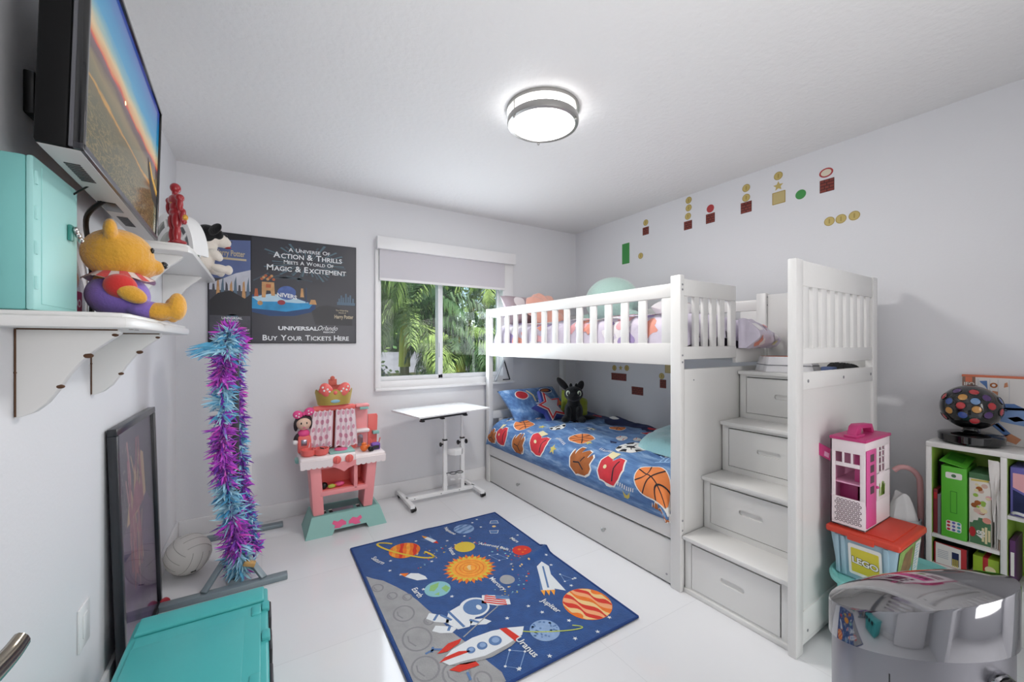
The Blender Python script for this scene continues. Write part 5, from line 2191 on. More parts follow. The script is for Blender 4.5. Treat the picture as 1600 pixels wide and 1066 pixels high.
# crown
b = MB()
CC = (.432, 3.085)
def crown(u, v):
    a = 2 * pi * u
    peak = .085 + .025 * max(0, cos(5 * a / 1 + pi * .5)) + .055 * max(0, cos(a - pi / 2)) ** 6
    r = .105 + .016 * v
    return V((CC[0] + r * cos(a), CC[1] + r * .62 * sin(a), .835 + peak * v))
b.grid(crown, 80, 5, 'gold_card', True)
def crown_in(u, v):
    a = 2 * pi * (1 - u)
    p = crown(1 - u, v)
    return V((CC[0] + (p.x - CC[0]) * .98, CC[1] + (p.y - CC[1]) * .98, p.z))
b.grid(crown_in, 80, 5, 'crown_red', True)
b.bx(.405, .460, 3.148, 3.152, .96, 1.005, 'crown_red', .001)
b.lathe([(0, -.013), (.014, -.010), (.016, 0), (.014, .010), (0, .013)], 'crown_red', (.432, 3.150, 1.012), 12, Euler((RAD(90), 0, 0)).to_matrix().to_4x4())
M('badge_blue', '8db8c9', .4)
b.ell((.432, 3.016, .862), (.030, .004, .012), 'badge_blue')
cr_ = kb(b, 'crown')
b = MB()
for s in (-1, 1):
    bb = bmesh.new()
    def loop_(u, v):
        a = 2 * pi * u
        r = sin(pi * v)
        return V((CC[0] + s * (.012 + .085 * v), 3.030 + .020 * r * cos(a), .925 + .028 * v + (.012 + .036 * r ** .6 * (1 if v > 0 else 0)) * sin(a)))
    b.grid(loop_, 16, 10, 'toy_coral', True)
    for q in ((.45, .3), (.7, -.2), (.8, .45), (.3, -.1)):
        b.ell((CC[0] + s * (.012 + .085 * q[0]), 3.011, .925 + .028 * q[0] + .03 * q[1]), (.007, .003, .007), 'print_white', None, 8)
b.ell((CC[0], 3.022, .922), (.016, .016, .018), 'toy_coral')
kb(b, 'bow', cr_, 'coral bow with white spots')
# right-hand tower
b = MB()
b.prism([(.575, .50), (.665, .50), (.668, .80), (.655, .815), (.580, .815)], .020, 'toy_pink', (0, 3.135, 0), (1, 0, 0), (0, 0, 1), bev=.004)
b.bx(.572, .672, 3.060, 3.125, .615, .640, 'toy_white', .010, 3)
b.bx(.574, .668, 3.055, 3.125, .800, .822, 'toy_pink', .008, 3)
b.bx(.600, .660, 3.050, 3.060, .785, .803, 'toy_teal', .003)
b.prism([(.670, .50), (.735, .50), (.742, .72), (.735, .735), (.672, .735)], .014, 'toy_coral', (0, 3.138, 0), (1, 0, 0), (0, 0, 1), bev=.003)
b.bx(.700, .745, 3.085, 3.13, .590, .612, 'toy_teal', .004)
b.prism([(.596, .51), (.630, .51), (.632, .575)] + [(.614 + .018 * cos(pi * i / 8), .578 + .018 * sin(pi * i / 8)) for i in range(9)] + [(.596, .575)], .004, 'mirror_grey', (0, 3.110, 0), (1, 0, 0), (0, 0, 1))
kb(b, 'shelf_tower')
# left arm holding the doll's box
b = MB()
M('soft_white', 'efeaea', .6)
b.bx(.205, .285, 3.040, 3.100, .525, .640, 'toy_coral', .008, 3)
b.bx(.224, .258, 3.036, 3.042, .575, .615, 'mirror_grey', .001)
b.bx(.185, .290, 2.99, 3.075, .470, .500, 'toy_teal', .012, 3)
kb(b, 'side_box')
M('doll_skin', 'e8c4ad', .6)
M('doll_hair', '2b2024', .6)
M('doll_pink', 'e84f8f', .6)
dl = thing('doll', 'small doll with dark hair and a pink spotted bow beside the toy kitchen curtain', 'doll', (.236, 3.07, .641))
DM = Matrix.Translation(V((.240, 3.065, .641)))
b = MB()
b.ell((0, 0, .012), (.038, .028, .030), 'doll_pink', None, 16, DM)
b.ell((-.042, -.006, -.012), (.016, .015, .034), 'doll_hair', (0, .4, 0), 14, DM)
b.ell((-.050, -.012, -.040), (.017, .015, .018), 'soft_white', None, 12, DM)
b.build('dress', dl, True)
b = MB()
b.ell((0, -.004, .082), (.046, .042, .046), 'doll_skin', None, 20, DM)
b.ell((0, -.044, .072), (.006, .005, .005), 'doll_skin', None, 8, DM)
b.ell((0, -.043, .058), (.010, .003, .003), 'doll_pink', None, 8, DM)
b.build('head', dl, True)
for s in (-1, 1):
    b = MB()
    b.ell((s * .016, -.041, .087), (.005, .004, .008), 'black_gloss', None, 10, DM)
    b.build('eye', dl, True)
b = MB()
b.ell((0, .010, .096), (.053, .044, .046), 'doll_hair', None, 20, DM)
b.ell((-.046, .004, .070), (.014, .022, .040), 'doll_hair', None, 12, DM)
b.ell((.046, .004, .070), (.014, .022, .040), 'doll_hair', None, 12, DM)
b.build('hair', dl, True)
b = MB()
for s in (-1, 1):
    b.ell((s * .034, -.010, .150 + .008 * s), (.032, .016, .028), 'doll_pink', (0, s * -.4, 0), 16, DM)
    for q in ((.028, .158), (.046, .146), (.030, .138)):
        b.ell((s * q[0], -.025, q[1] + .008 * s), (.005, .003, .005), 'print_white', None, 8, DM)
b.ell((0, -.012, .146), (.012, .014, .014), 'doll_pink', None, 12, DM)
b.build('bow', dl, True)
# loose toys
M('toy_orange', 'e8742f', .4)
M('toy_purple', '7a4fae', .4)
def loose(name, label, loc, parts_, cat='toy'):
    b = MB()
    for c, r, m_ in parts_:
        b.ell(V(loc) + V(c), r, m_, None, 14)
    o = b.build(name, None, True, loc=loc)
    tag(o, label, cat)
loose('toy_cup', 'orange toy jug on the right end of the pink kitchen counter', (.615, 2.985, .4985), [((0, 0, .026), (.026, .026, .026), 'toy_orange'), ((0, 0, .052), (.018, .018, .012), 'toy_orange'), ((.03, 0, .03), (.010, .006, .016), 'toy_orange')])
loose('toy_ball', 'small black toy ball between orange and purple toys on the kitchen counter', (.653, 2.960, .4985), [((0, 0, .018), (.018, .018, .018), 'black'), ((.014, 0, .010), (.010, .010, .010), 'black')])
b = MB()
b.bx(.668, .728, 2.985, 3.035, .4985, .545, 'toy_purple', .008, 3)
b.tube([p[:] for p in spline([(.672, 3.01, .545), (.665, 3.01, .575)], 4)], .004, 'toy_coral', 8)
b.tube([p[:] for p in spline([(.724, 3.01, .545), (.732, 3.01, .578)], 4)], .004, 'toy_coral', 8)
b.bx(.675, .720, 2.983, 2.986, .505, .53, 'dark', .001)
o = b.build('toy_radio', None, True, loc=(.698, 3.01, .4985))
tag(o, 'purple toy radio at the right edge of the pink kitchen counter', 'toy')
b = MB()
for a in range(7):
    t = a * .9
    b.tube([(.372, 2.985, .523), (.372 + .020 * cos(t), 2.985 + .020 * sin(t), .553), (.372 + .045 * cos(t), 2.985 + .03 * sin(t), .562)], .0025, 'black', 6)
b.ell((.372, 2.985, .536), (.018, .016, .016), 'print_grey', None, 12)
o = b.build('spiky_toy', None, True, loc=(.372, 2.985, .5205))
tag(o, 'black spidery toy in front of the curtain on the toy kitchen hob', 'toy')
loose('toy_ball', 'small black toy ball inside the left oven opening', (.355, 2.965, .2875), [((0, 0, .022), (.022, .022, .022), 'black')])
loose('toy_fruit', 'green toy vegetable lying inside the left oven opening', (.400, 2.955, .2875), [((0, 0, .014), (.026, .014, .014), 'rug_lime'), ((.02, 0, .018), (.012, .008, .008), 'toy_orange')])
loose('toy_bowl', 'magenta toy shell lying inside the oven opening near the divider', (.450, 2.975, .2875), [((0, 0, .016), (.034, .020, .016), 'toy_rose')])

# ------------------------------------------------------------ white volleyball
M('ball_white', 'e7e3dd', .5, bump=.1, bscale=120)
b = MB()
BCN = V((-.343, 2.824, .1055))
BRot = Euler((.5, .3, .7)).to_matrix().to_4x4()
bb = bmesh.new()
bmesh.ops.create_uvsphere(bb, u_segments=40, v_segments=28, radius=.105)
b.merge(bb, 'ball_white', Matrix.Translation(BCN) @ BRot)
M('seam', 'a9a49d', .7)
for ax in range(3):
    for k in (-.42, 0, .42):
        R_ = math.sqrt(1 - k * k) * .1052
        A_ = [V((0, 0, 0))] * 0
        pts = []
        for i in range(13):
            t = -.75 + 1.5 * i / 12
            p = [0, 0, 0]
            p[ax] = k * .1052
            p[(ax + 1) % 3] = R_ * cos(t)
            p[(ax + 2) % 3] = R_ * sin(t)
            pts.append(Matrix.Translation(BCN) @ BRot @ V(p))
        b.tube(pts, .0012, 'seam', 5)
        pts = [2 * BCN - p for p in pts]
        b.tube(pts, .0012, 'seam', 5)
b.box(BCN + V((.03, -.072, -.068)), (.024, .010, .006), 'dark', .002, (.7, 0, .4))
o = b.build('volleyball', None, True, loc=(BCN.x, BCN.y, 0))
tag(o, 'white volleyball on the floor in the left corner by the framed picture', 'ball')

# ------------------------------------------------------------ folding stand and feather boa
M('stand_grey', '87949a', .45, .3)
M('stand_dark', '3a3f44', .5)
M('wood_block', 'c99f62', .6)
stn = thing('floor_stand', 'grey metal floor stand with bar feet carrying a feather boa', 'stand', (-.12, 2.70, 0))
b = MB()
b.bx(-.452, .118, 2.470, 2.520, .0, .028, 'stand_grey', .004)
b.build('foot_bar', stn, True)
b = MB()
b.bx(-.30, .125, 3.190, 3.240, .0, .028, 'stand_grey', .004)
b.build('foot_bar', stn, True)
b = MB()
b.bx(-.145, -.095, 2.52, 3.19, .004, .026, 'stand_grey', .003)
b.build('spine_bar', stn, True)
for x in (-.245, .010):
    b = MB()
    p0, p1 = V((x, 2.495, .030)), V((-.120 + (x + .12) * .18, 2.640, .150))
    d = p1 - p0
    b.box((p0 + p1) / 2, (d.length, .030, .016), 'stand_grey', .003, d.to_track_quat('X', 'Z').to_euler())
    b.build('strut', stn, True)
b = MB()
b.bx(-.135, -.105, 2.655, 2.685, .025, 1.305, 'stand_dark', .003)
b.build('pole', stn, True)
b = MB()
b.box((-.055, 2.545, .100), (.055, .03, .020), 'wood_block', .002, (.1, .35, -.1))
b.build('wooden_block', stn, True, label='small piece of bare wood')
b = MB()
b.cyl((-.128, 2.600, .04), (-.128, 2.600, .165), .010, 'steel', 10)
b.build('peg', stn, True)
M('cap_red', 'c3414c', .5)
b = MB()
b.lathe([(0, 0), (.020, 0), (.020, .010), (.010, .011), (0, .006)], 'cap_red', (-.398, 2.532, .020), 18, Euler((RAD(90), 0, RAD(30))).to_matrix().to_4x4())
b.build('end_cap', stn, True, label='red round cap')

FCOL = ['c452da', '8f3cc4', 'ea55d4', '6a34a8', 'a6dcf2', '68bce2', 'bde8f6', '4b9fd0', 'd44fe0']
for i, h in enumerate(FCOL):
    M('feather%d' % i, h, .85, sheen=.3)
rr = random.Random(21)
BSH = V((-.025, 0, 0))
path = [V(p) for p in spline([(-.088, 2.625, .045), (-.095, 2.600, .12), (-.112, 2.602, .30), (-.135, 2.610, .50), (-.150, 2.610, .72), (-.150, 2.615, .95), (-.145, 2.615, 1.15), (-.135, 2.625, 1.265), (-.120, 2.668, 1.318), (-.10, 2.715, 1.255), (-.095, 2.72, 1.05), (-.085, 2.72, .80), (-.075, 2.715, .55), (-.055, 2.70, .30), (-.035, 2.68, .10)], 14)]
path = [p + BSH * min(1, .3 + p.z) for p in path]
cum = [0.0]
for a_, c_ in zip(path, path[1:]):
    cum.append(cum[-1] + (c_ - a_).length)
b = MB()
b.tube(path, .010, 'feather1', 6)
bb_lists = {i: bmesh.new() for i in range(len(FCOL))}
NF = 4200
for i in range(NF):
    k = rr.randrange(len(path) - 1)
    p = path[k].lerp(path[k + 1], rr.random())
    front = cum[k] < 1.45
    tdir = (path[k + 1] - path[k]).normalized()
    ang = rr.uniform(0, 2 * pi)
    u_ = tdir.orthogonal().normalized()
    w_ = tdir.cross(u_)
    rad = u_ * cos(ang) + w_ * sin(ang)
    L = rr.uniform(.045, .085) * (1.0 if front else .75)
    if p.z < .35:
        L *= 1.12
    ph = cum[k]
    band = sin(ph * 17 + 1.5 * sin(ph * 5)) + .35 * sin(ang * 2 + ph * 30)
    if band > .25:
        ci = rr.choice([4, 5, 6, 4, 6, 7])
    elif band > -.1:
        ci = rr.choice([0, 2, 5, 4, 1])
    else:
        ci = rr.choice([0, 1, 2, 0, 8, 3, 8])
    if not front and rr.random() < .4:
        ci = rr.choice([3, 1, 7])
    d1 = (rad + tdir * rr.uniform(-.7, .7) + V((0, 0, rr.uniform(-.5, .25)))).normalized()
    d2 = (d1 + V((rr.uniform(-.7, .7), rr.uniform(-.7, .7), rr.uniform(-1.0, .2)))).normalized()
    wd = d1.cross(V((rr.uniform(-1, 1), rr.uniform(-1, 1), rr.uniform(-1, 1)))).normalized()
    wdt = rr.uniform(.003, .0085)
    q0, q1, q2, q3 = p, p + d1 * L * .4, p + d1 * L * .6 + d2 * L * .2, p + d1 * L * .6 + d2 * L * .55
    B_ = bb_lists[ci]
    v = [B_.verts.new(x) for x in (q0 - wd * wdt * .3, q0 + wd * wdt * .3, q1 - wd * wdt, q1 + wd * wdt, q2 - wd * wdt * .8, q2 + wd * wdt * .8, q3 - wd * wdt * .15, q3 + wd * wdt * .15)]
    for j in (0, 2, 4):
        B_.faces.new((v[j], v[j + 1], v[j + 3], v[j + 2]))
for j in range(30):            # the wisp sticking out to the left near the top
    p = V((-.175, 2.60, 1.235)) + V((rr.uniform(-.02, .02), rr.uniform(-.02, .02), rr.uniform(-.02, .03)))
    e = p + V((-rr.uniform(.08, .15), rr.uniform(-.02, .02), rr.uniform(-.06, .0)))
    B_ = bb_lists[rr.choice([5, 7, 4])]
    wd = V((0, rr.uniform(-.3, .3), 1)).normalized() * .005
    m1 = p.lerp(e, .5) + V((0, 0, .012))
    v = [B_.verts.new(x) for x in (p - wd, p + wd, m1 - wd, m1 + wd, e - wd * .2, e + wd * .2)]
    B_.faces.new((v[0], v[1], v[3], v[2]))
    B_.faces.new((v[2], v[3], v[5], v[4]))
for i, B_ in bb_lists.items():
    b.merge(B_, 'feather%d' % i)
o = b.build('feather_boa', None, True, loc=(-.12, 2.65, .03))
tag(o, 'purple, pink and pale blue feather boa hanging over the metal stand', 'feather boa')

# ------------------------------------------------------------ teal storage tote in the foreground
M('tote_teal', '4bb3b2', .38, bump=.02, bscale=30)
M('tote_teal_d', '3b9c9c', .42)
M('latch_black', '1b1c22', .4)
tt = thing('storage_tote', 'large teal lidded storage tote with black latches on the floor', 'storage tote', (-.175, 1.56, 0))
TX0, TX1, TY0, TY1, TZ = -.372, .020, 1.22, 1.892, .300
b = MB()
bb = bmesh.new()
lo = [bb.verts.new(p) for p in ((TX0 + .045, TY0 + .045, .001), (TX1 - .045, TY0 + .045, .001), (TX1 - .045, TY1 - .045, .001), (TX0 + .045, TY1 - .045, .001))]
hi = [bb.verts.new(p) for p in ((TX0 + .014, TY0 + .014, TZ - .035), (TX1 - .014, TY0 + .014, TZ - .035), (TX1 - .014, TY1 - .014, TZ - .035), (TX0 + .014, TY1 - .014, TZ - .035))]
bb.faces.new(lo[::-1])
bb.faces.new(hi)
for i in range(4):
    j = (i + 1) % 4
    bb.faces.new((lo[i], lo[j], hi[j], hi[i]))
bmesh.ops.bevel(bb, geom=bb.edges[:], offset=.014, segments=3, affect='EDGES', profile=.5)
b.merge(bb, 'tote_teal')
for i in range(5):
    y = TY0 + .12 + i * .11
    b.box((TX1 - .022, y, .15), (.014, .03, .20), 'tote_teal', .004, (0, RAD(6.5), 0))
b.build('body', tt, True)
b = MB()
b.bx(TX0, TX1, TY0, TY1, TZ - .036, TZ - .012, 'tote_teal', .010, 3)
b.bx(TX0 + .012, TX1 - .012, TY1 - .105, TY1 - .006, TZ - .016, TZ, 'tote_teal', .008, 3)
b.bx(TX0 + .020, TX1 - .022, TY0 + .02, TY1 - .116, TZ - .016, TZ - .006, 'tote_teal', .005, 3)
b.bx(TX0 + .020, TX1 - .070, TY0 + .02, TY1 - .175, TZ - .010, TZ - .004, 'tote_teal', .003, 2)
for y in (TY0 + .12, TY1 - .19):
    b.bx(TX1 - .052, TX1 - .022, y, y + .06, TZ - .012, TZ - .0015, 'tote_teal', .005, 3)
b.bx(TX1 - .020, TX1 + .004, TY1 - .165, TY1 - .115, TZ - .020, TZ - .003, 'tote_teal', .004)
b.bx(TX1 - .020, TX1 + .004, TY1 - .34, TY1 - .29, TZ - .020, TZ - .003, 'tote_teal', .004)
b.build('lid', tt, True)
for y in (TY1 - .20, TY1 - .375, TY1 - .55):
    b = MB()
    b.bx(TX1 - .004, TX1 + .010, y, y + .11, TZ - .085, TZ - .022, 'latch_black', .005)
    b.build('latch', tt, True)

# ------------------------------------------------------------ rolling side table
tb = thing('side_table', 'white height-adjustable rolling laptop table under the window', 'table', (1.25, 3.10, 0))


def tbp(mb, name, parent=None, label=None):
    return mb.build(name, parent or tb, True, label=label)


M('table_white', 'f3f3f3', .25, coat=.2)
TA = RAD(11.5)
TMX = Matrix.Translation(V((1.222, 3.050, .740))) @ Matrix.Rotation(TA, 4, 'Z')
def tbox(b, x0, x1, y0, y1, z0, z1, m, bev=.003):
    bb = bmesh.new()
    bmesh.ops.create_cube(bb, size=1)
    for v in bb.verts:
        v.co = V((v.co.x * (x1 - x0), v.co.y * (y1 - y0), v.co.z * (z1 - z0)))
    if bev:
        bmesh.ops.bevel(bb, geom=bb.edges[:], offset=bev, segments=2, affect='EDGES', profile=.5)
    bmesh.ops.translate(bb, verts=bb.verts, vec=((x0 + x1) / 2, (y0 + y1) / 2, (z0 + z1) / 2))
    b.merge(bb, m, TMX)
b = MB()
tbox(b, -.325, .108, -.215, .215, -.014, 0, 'table_white')
bb_ = plane_map(TMX @ V((0, 0, .0006)), TMX.to_3x3() @ V((1, 0, 0)), TMX.to_3x3() @ V((0, 1, 0)))
b.decal(circ(-.02, -.02, .022, 18, .018), bb_, 'print_grey')
rr = random.Random(5)
for i in range(9):
    x, y = rr.uniform(-.05, .10), rr.uniform(-.15, .12)
    b.decal(circ(x, y, rr.uniform(.002, .005), 6), bb_, 'grey')
tbp(b, 'tabletop')
b = MB()
tbox(b, .112, .325, -.215, .215, -.014, 0, 'table_white')
tbp(b, 'side_leaf')
b = MB()
tbox(b, -.300, .10, -.205, -.180, -.030, -.0145, 'dark')
for x in (-.29, -.12, .09):
    tbox(b, x - .014, x + .014, -.210, -.175, -.042, -.030, 'black', .004)
tbp(b, 'under_rail', label='dark steel rail under the top')
for x in (1.279, 1.434):
    b = MB()
    b.bx(x - .016, x + .016, 3.105, 3.135, .035, .470, 'table_white', .003)
    tbp(b, 'lower_post')
    b = MB()
    b.bx(x - .010, x + .010, 3.110, 3.130, .30, .7245, 'table_white', .002)
    tbp(b, 'upper_post')
    b = MB()
    b.bx(x - .018, x + .018, 3.103, 3.137, .464, .476, 'black', .003)
    tbp(b, 'collar')
for x, s in ((1.279, -1), (1.434, 1), (1.434, -1)):
    b = MB()
    b.cyl((x + s * .016, 3.12, .435), (x + s * .032, 3.12, .435), .006, 'black', 10)
    b.cyl((x + s * .030, 3.12, .435), (x + s * .044, 3.12, .435), .020 if s * (x - 1.3) < 0 or x > 1.4 else .018, 'black', 8, bev=.003)
    tbp(b, 'knob')
b = MB()
b.prism([(1.292, 3.108), (1.300, 3.060), (1.330, 3.030), (1.385, 3.030), (1.415, 3.060), (1.422, 3.108)], .050, 'table_white', (0, 0, .350), bev=.006)
tbp(b, 'cup_shelf')
b = MB()
for r_ in ((1.325, 3.06), (1.385, 3.06)):
    pts = [(r_[0] + .026 * cos(2 * pi * i / 16), r_[1] + .03 * sin(2 * pi * i / 16), .205) for i in range(17)]
    b.tube(pts, .003, 'dark', 6)
    for i in (2, 6, 10, 14):
        b.tube([pts[i], (r_[0] + (pts[i][0] - r_[0]) * .7, r_[1] + (pts[i][1] - r_[1]) * .7, .155)], .0022, 'table_white', 5)
    b.lathe([(0, 0), (.022, 0), (.022, .004), (0, .004)], 'table_white', (*r_, .152), 14)
b.bx(1.290, 1.420, 3.085, 3.110, .180, .190, 'table_white', .002)
b.tube([(1.285, 3.11, .195), (1.30, 3.08, .205), (1.355, 3.08, .205), (1.41, 3.08, .205), (1.425, 3.11, .195)], .003, 'dark', 6)
tbp(b, 'wire_holder')
b = MB()
b.bx(.955, 1.545, 3.100, 3.140, .030, .055, 'table_white', .003)
for x in (1.02, 1.24, 1.40):
    b.cyl((x, 3.099, .042), (x, 3.104, .042), .004, 'dark', 8)
tbp(b, 'cross_bar')
for x in (.955, 1.540):
    b = MB()
    b.bx(x - .017, x + .017, 2.945, 3.320, .030, .055, 'table_white', .003)
    tbp(b, 'foot')
    for y in (2.960, 3.300):
        b = MB()
        b.cyl((x - .010, y, .018), (x + .010, y, .018), .0178, 'black', 16, bev=.002)
        b.cyl((x + .014, y + .004, .018), (x + .030, y + .004, .020), .0165, 'black', 14, bev=.002)
        b.cyl((x, y, .02), (x, y, .034), .008, 'black', 8)
        tbp(b, 'caster')

# small A-frame on the sill behind the bed post
b = MB()
M('frame_silver', 'c4c8cc', .3, .5)
p = [V((1.865, YB - .050, .918)), V((1.955, YB - .052, 1.105)), V((2.02, YB - .050, .918))]
b.tube([p[0], p[1]], .010, 'frame_silver', 8)
b.tube([p[1], p[2]], .006, 'dark', 8)
b.tube([p[2], p[2] - V((.075, 0, 0))], .005, 'dark', 8)
b.ell(p[0], .014, 'frame_silver', None, 10)
o = b.build('folding_frame', None, True, loc=(1.94, YB - .05, .908))
tag(o, 'small metal A-frame standing on the window sill behind the bunk post', 'frame')

# ------------------------------------------------------------ stickers on the right wall (plain shapes only)
M('st_gold', 'c9b36a', .5)
M('st_gold_d', 'ab924a', .5)
M('st_brick', '83382f', .6, var=.1)
M('st_mortar', '4a201c', .6)
M('st_green', '3f9448', .45)
M('st_red', 'b23a3c', .5)
M('st_cream', 'e2d7c2', .5)
M('st_block', 'c5b27a', .5)
M('st_mark', 'e5dcc0', .5)
STX = XR - .0006


def sm_(y, z, k=0):
    # a runs to the viewer's right, i.e. towards the door (-y)
    return lambda a, c: V((STX - .00035 * k, y - a, z + c))


def conv(y, z):
    return y * 2.885 / 2.84, 1.26 + (z - 1.28) * 2.885 / 2.84


def sticker(name, y, z, label, layers, group=None):
    y, z = conv(y, z)
    b = MB()
    for k, (poly, m_) in enumerate(layers):
        bb = [(p[0], p[1]) for p in poly]
        b.decal(bb, sm_(y, z, k), m_)
    # give the first layer a film edge
    o = b.build(name, None, True, loc=(STX, y, z))
    tag(o, label, 'wall sticker', group)
    return o


def L_coin(r=.027):
    return [(circ(0, 0, r, 20), 'st_gold_d'), (circ(0, 0, r * .86, 20), 'st_gold'), (rrect(-r * .14, r * .14, -r * .5, r * .5, r * .08, 2), 'st_gold_d')]


def L_brick(w=.036, h=.036, m='st_brick', rows=4):
    L = [(rrect(-w, w, -h, h, .002, 2), 'st_mortar')]
    g = .0022
    for i in range(rows):
        z0, z1 = -h + 2 * h * i / rows + g, -h + 2 * h * (i + 1) / rows - g
        cuts = [-1, -.33, .33, 1] if i % 2 else [-1, 0, 1]
        if w > h * 1.4:
            cuts = [-1, -.5, 0, .5, 1] if i % 2 else [-1, -.75, -.25, .25, .75, 1]
        for c0, c1 in zip(cuts, cuts[1:]):
            L.append(([(w * c0 + g, z0), (w * c1 - g, z0), (w * c1 - g, z1), (w * c0 + g, z1)], m))
    return L


coins = [
    (2.441, 2.053, 'gold disc sticker right of the green rectangle sticker'),
    (2.385, 2.332, 'gold disc sticker above the leftmost brick sticker'),
    (1.969, 2.401, 'topmost of three stacked gold disc stickers left of the red disc sticker'),
    (1.969, 2.341, 'middle of three stacked gold disc stickers left of the red disc sticker'),
    (1.975, 2.277, 'lowest of three stacked gold disc stickers, touching a brick sticker'),
    (1.527, 2.352, 'upper of two stacked gold disc stickers over a brick sticker'),
    (1.527, 2.285, 'lower of two stacked gold disc stickers over a brick sticker'),
    (1.323, 2.364, 'gold disc sticker above the small gold star sticker'),
    (1.046, 1.999, 'left disc of the level row of three gold stickers'),
    (.990, 1.999, 'middle disc of the level row of three gold stickers'),
    (.928, 2.001, 'right disc of the level row of three gold stickers'),
    (2.753, 1.05, 'gold disc sticker left of the small star inside the lower bunk'),
    (2.600, 1.056, 'gold disc sticker right of the small star inside the lower bunk'),
    (2.220, 1.008, 'gold disc sticker under the gold square inside the lower bunk'),
]
for y, z, lb in coins:
    sticker('disc_sticker', y, z, lb, L_coin(), 'gold disc stickers')
bricks = [
    (2.385, 2.259, .034, .034, 'leftmost brown brick sticker high on the wall'),
    (1.975, 2.207, .036, .034, 'brown brick sticker under the column of three gold discs'),
    (1.789, 2.213, .036, .036, 'brown brick sticker under the red disc sticker'),
    (1.527, 2.219, .038, .038, 'brown brick sticker under the column of two gold discs'),
    (1.058, 2.214, .037, .038, 'rightmost dark brown brick sticker under the orange ring'),
    (2.697, .969, .095, .034, 'wide brown brick sticker inside the lower bunk'),
    (2.477, .859, .066, .036, 'medium brown brick sticker low inside the lower bunk'),
    (2.207, .945, .032, .036, 'small brown brick sticker inside the lower bunk beside the post'),
]
for y, z, w_, h_, lb in bricks:
    sticker('brick_sticker', y, z, lb, L_brick(w_, h_), 'brown brick stickers')
sticker('rectangle_sticker', 2.612, 2.105, 'tall plain green rectangle sticker above the bunk guard rail', [(rrect(-.045, .045, -.095, .095, .004, 2), 'st_green')])
sticker('disc_sticker', 1.789, 2.285, 'red disc sticker on top of a brick sticker', [(circ(0, 0, .030, 20), 'st_red')])
sticker('disc_sticker', 1.195, 2.204, 'green disc sticker right of the gold square sticker', [(circ(0, 0, .030, 20), 'st_green')])
sticker('ring_sticker', 1.062, 2.291, 'orange ring sticker on top of the rightmost brick sticker', [(circ(0, 0, .036, 20, .028), 'st_red'), (circ(0, 0, .027, 20, .020), 'st_cream')])
sticker('star_sticker', 1.323, 2.298, 'small gold star sticker above the gold square sticker', [(star(0, 0, .032, .015), 'st_gold')])
sticker('star_sticker', 2.675, 1.053, 'small gold star sticker between two discs inside the lower bunk', [(star(0, 0, .026, .012), 'st_gold')])
sticker('square_sticker', 1.320, 2.222, 'gold square sticker under the gold star high on the wall', [(rrect(-.040, .040, -.040, .040, .003, 2), 'st_gold_d'), (rrect(-.035, .035, -.035, .035, .003, 2), 'st_block')])
sticker('square_sticker', 2.150, 1.075, 'gold square sticker inside the lower bunk beside the post', [(rrect(-.038, .038, -.038, .038, .003, 2), 'st_gold_d'), (rrect(-.033, .033, -.033, .033, .003, 2), 'st_block')])

# ------------------------------------------------------------ ceiling light
cl = thing('ceiling_light', 'round drum ceiling light with two brushed metal rings', 'ceiling light', (1.205, 1.655, ZC))
LC = (1.205, 1.655, 0)
M('ring_nickel', 'a9a7a4', .3, .9)
M('diffuser', 'ffffff', .5, emit=7.0)
b = MB()
b.lathe([(0, ZC), (.182, ZC), (.182, ZC - .018), (.172, ZC - .020), (0, ZC - .020)], 'ring_nickel', LC, 48)
b.build('ceiling_ring', cl, True)
b = MB()
b.lathe([(0, ZC - .019), (.168, ZC - .019), (.168, ZC - .060), (.160, ZC - .080), (0, ZC - .084)], 'diffuser', LC, 48)
b.build('diffuser', cl, True)
b = MB()
b.lathe([(.170, ZC - .052), (.178, ZC - .052), (.180, ZC - .070), (.176, ZC - .082), (.160, ZC - .084), (.158, ZC - .080), (.170, ZC - .066), (.170, ZC - .052)], 'ring_nickel', LC, 48)
b.build('lower_ring', cl, True)
for k in range(3):
    a = RAD(62 + 120 * k)
    b = MB()
    x, y = LC[0] + .174 * cos(a), LC[1] + .174 * sin(a)
    b.cyl((x, y, ZC - .019), (x, y, ZC - .088), .0035, 'ring_nickel', 8)
    b.ell((x, y, ZC - .089), .007, 'ring_nickel', None, 10)
    b.build('strut', cl, True)
lamp('ceiling_lamp_light', 'AREA', (LC[0], LC[1], ZC - .095), 17, (1.0, .975, .94), (0, 0, 0), shape='DISK', size=.32)

# ------------------------------------------------------------ cube shelf on the right wall
M('shelf_white', 'f0efec', .35)
M('shelf_green', '9cc04e', .5)
SF, SBK, SY, SZ = 2.672, XR - .018, .602, .800
cs = thing('cube_shelf', 'white cube shelf with green back and sides against the right wall', 'shelf', (2.78, .2, 0))
YR = -.16
cols = [SY, .366, .106, YR]
b = MB()
b.bx(SF, SBK, YR, SY, SZ - .024, SZ, 'shelf_white', .003)
b.build('top_board', cs, True)
b = MB()
b.bx(SF, SBK, YR, SY, .205, .2345, 'shelf_white', .003)
b.build('base_board', cs, True)
b = MB()
b.bx(SF + .004, SBK, YR + .002, SY - .002, .0, .205, 'shelf_white', .003)
b.build('plinth', cs, True)
for i, y in enumerate(cols):
    b = MB()
    y0 = y - .018 if i == 0 else y if i == 3 else y - .009
    b.bx(SF + .001, SBK, y0, y0 + .018, .2345, SZ - .024, 'shelf_white', .002)
    b.build('side_board', cs, True)
b = MB()
b.bx(SBK - .006, SBK, YR + .018, SY - .018, .2345, SZ - .024, 'shelf_green')
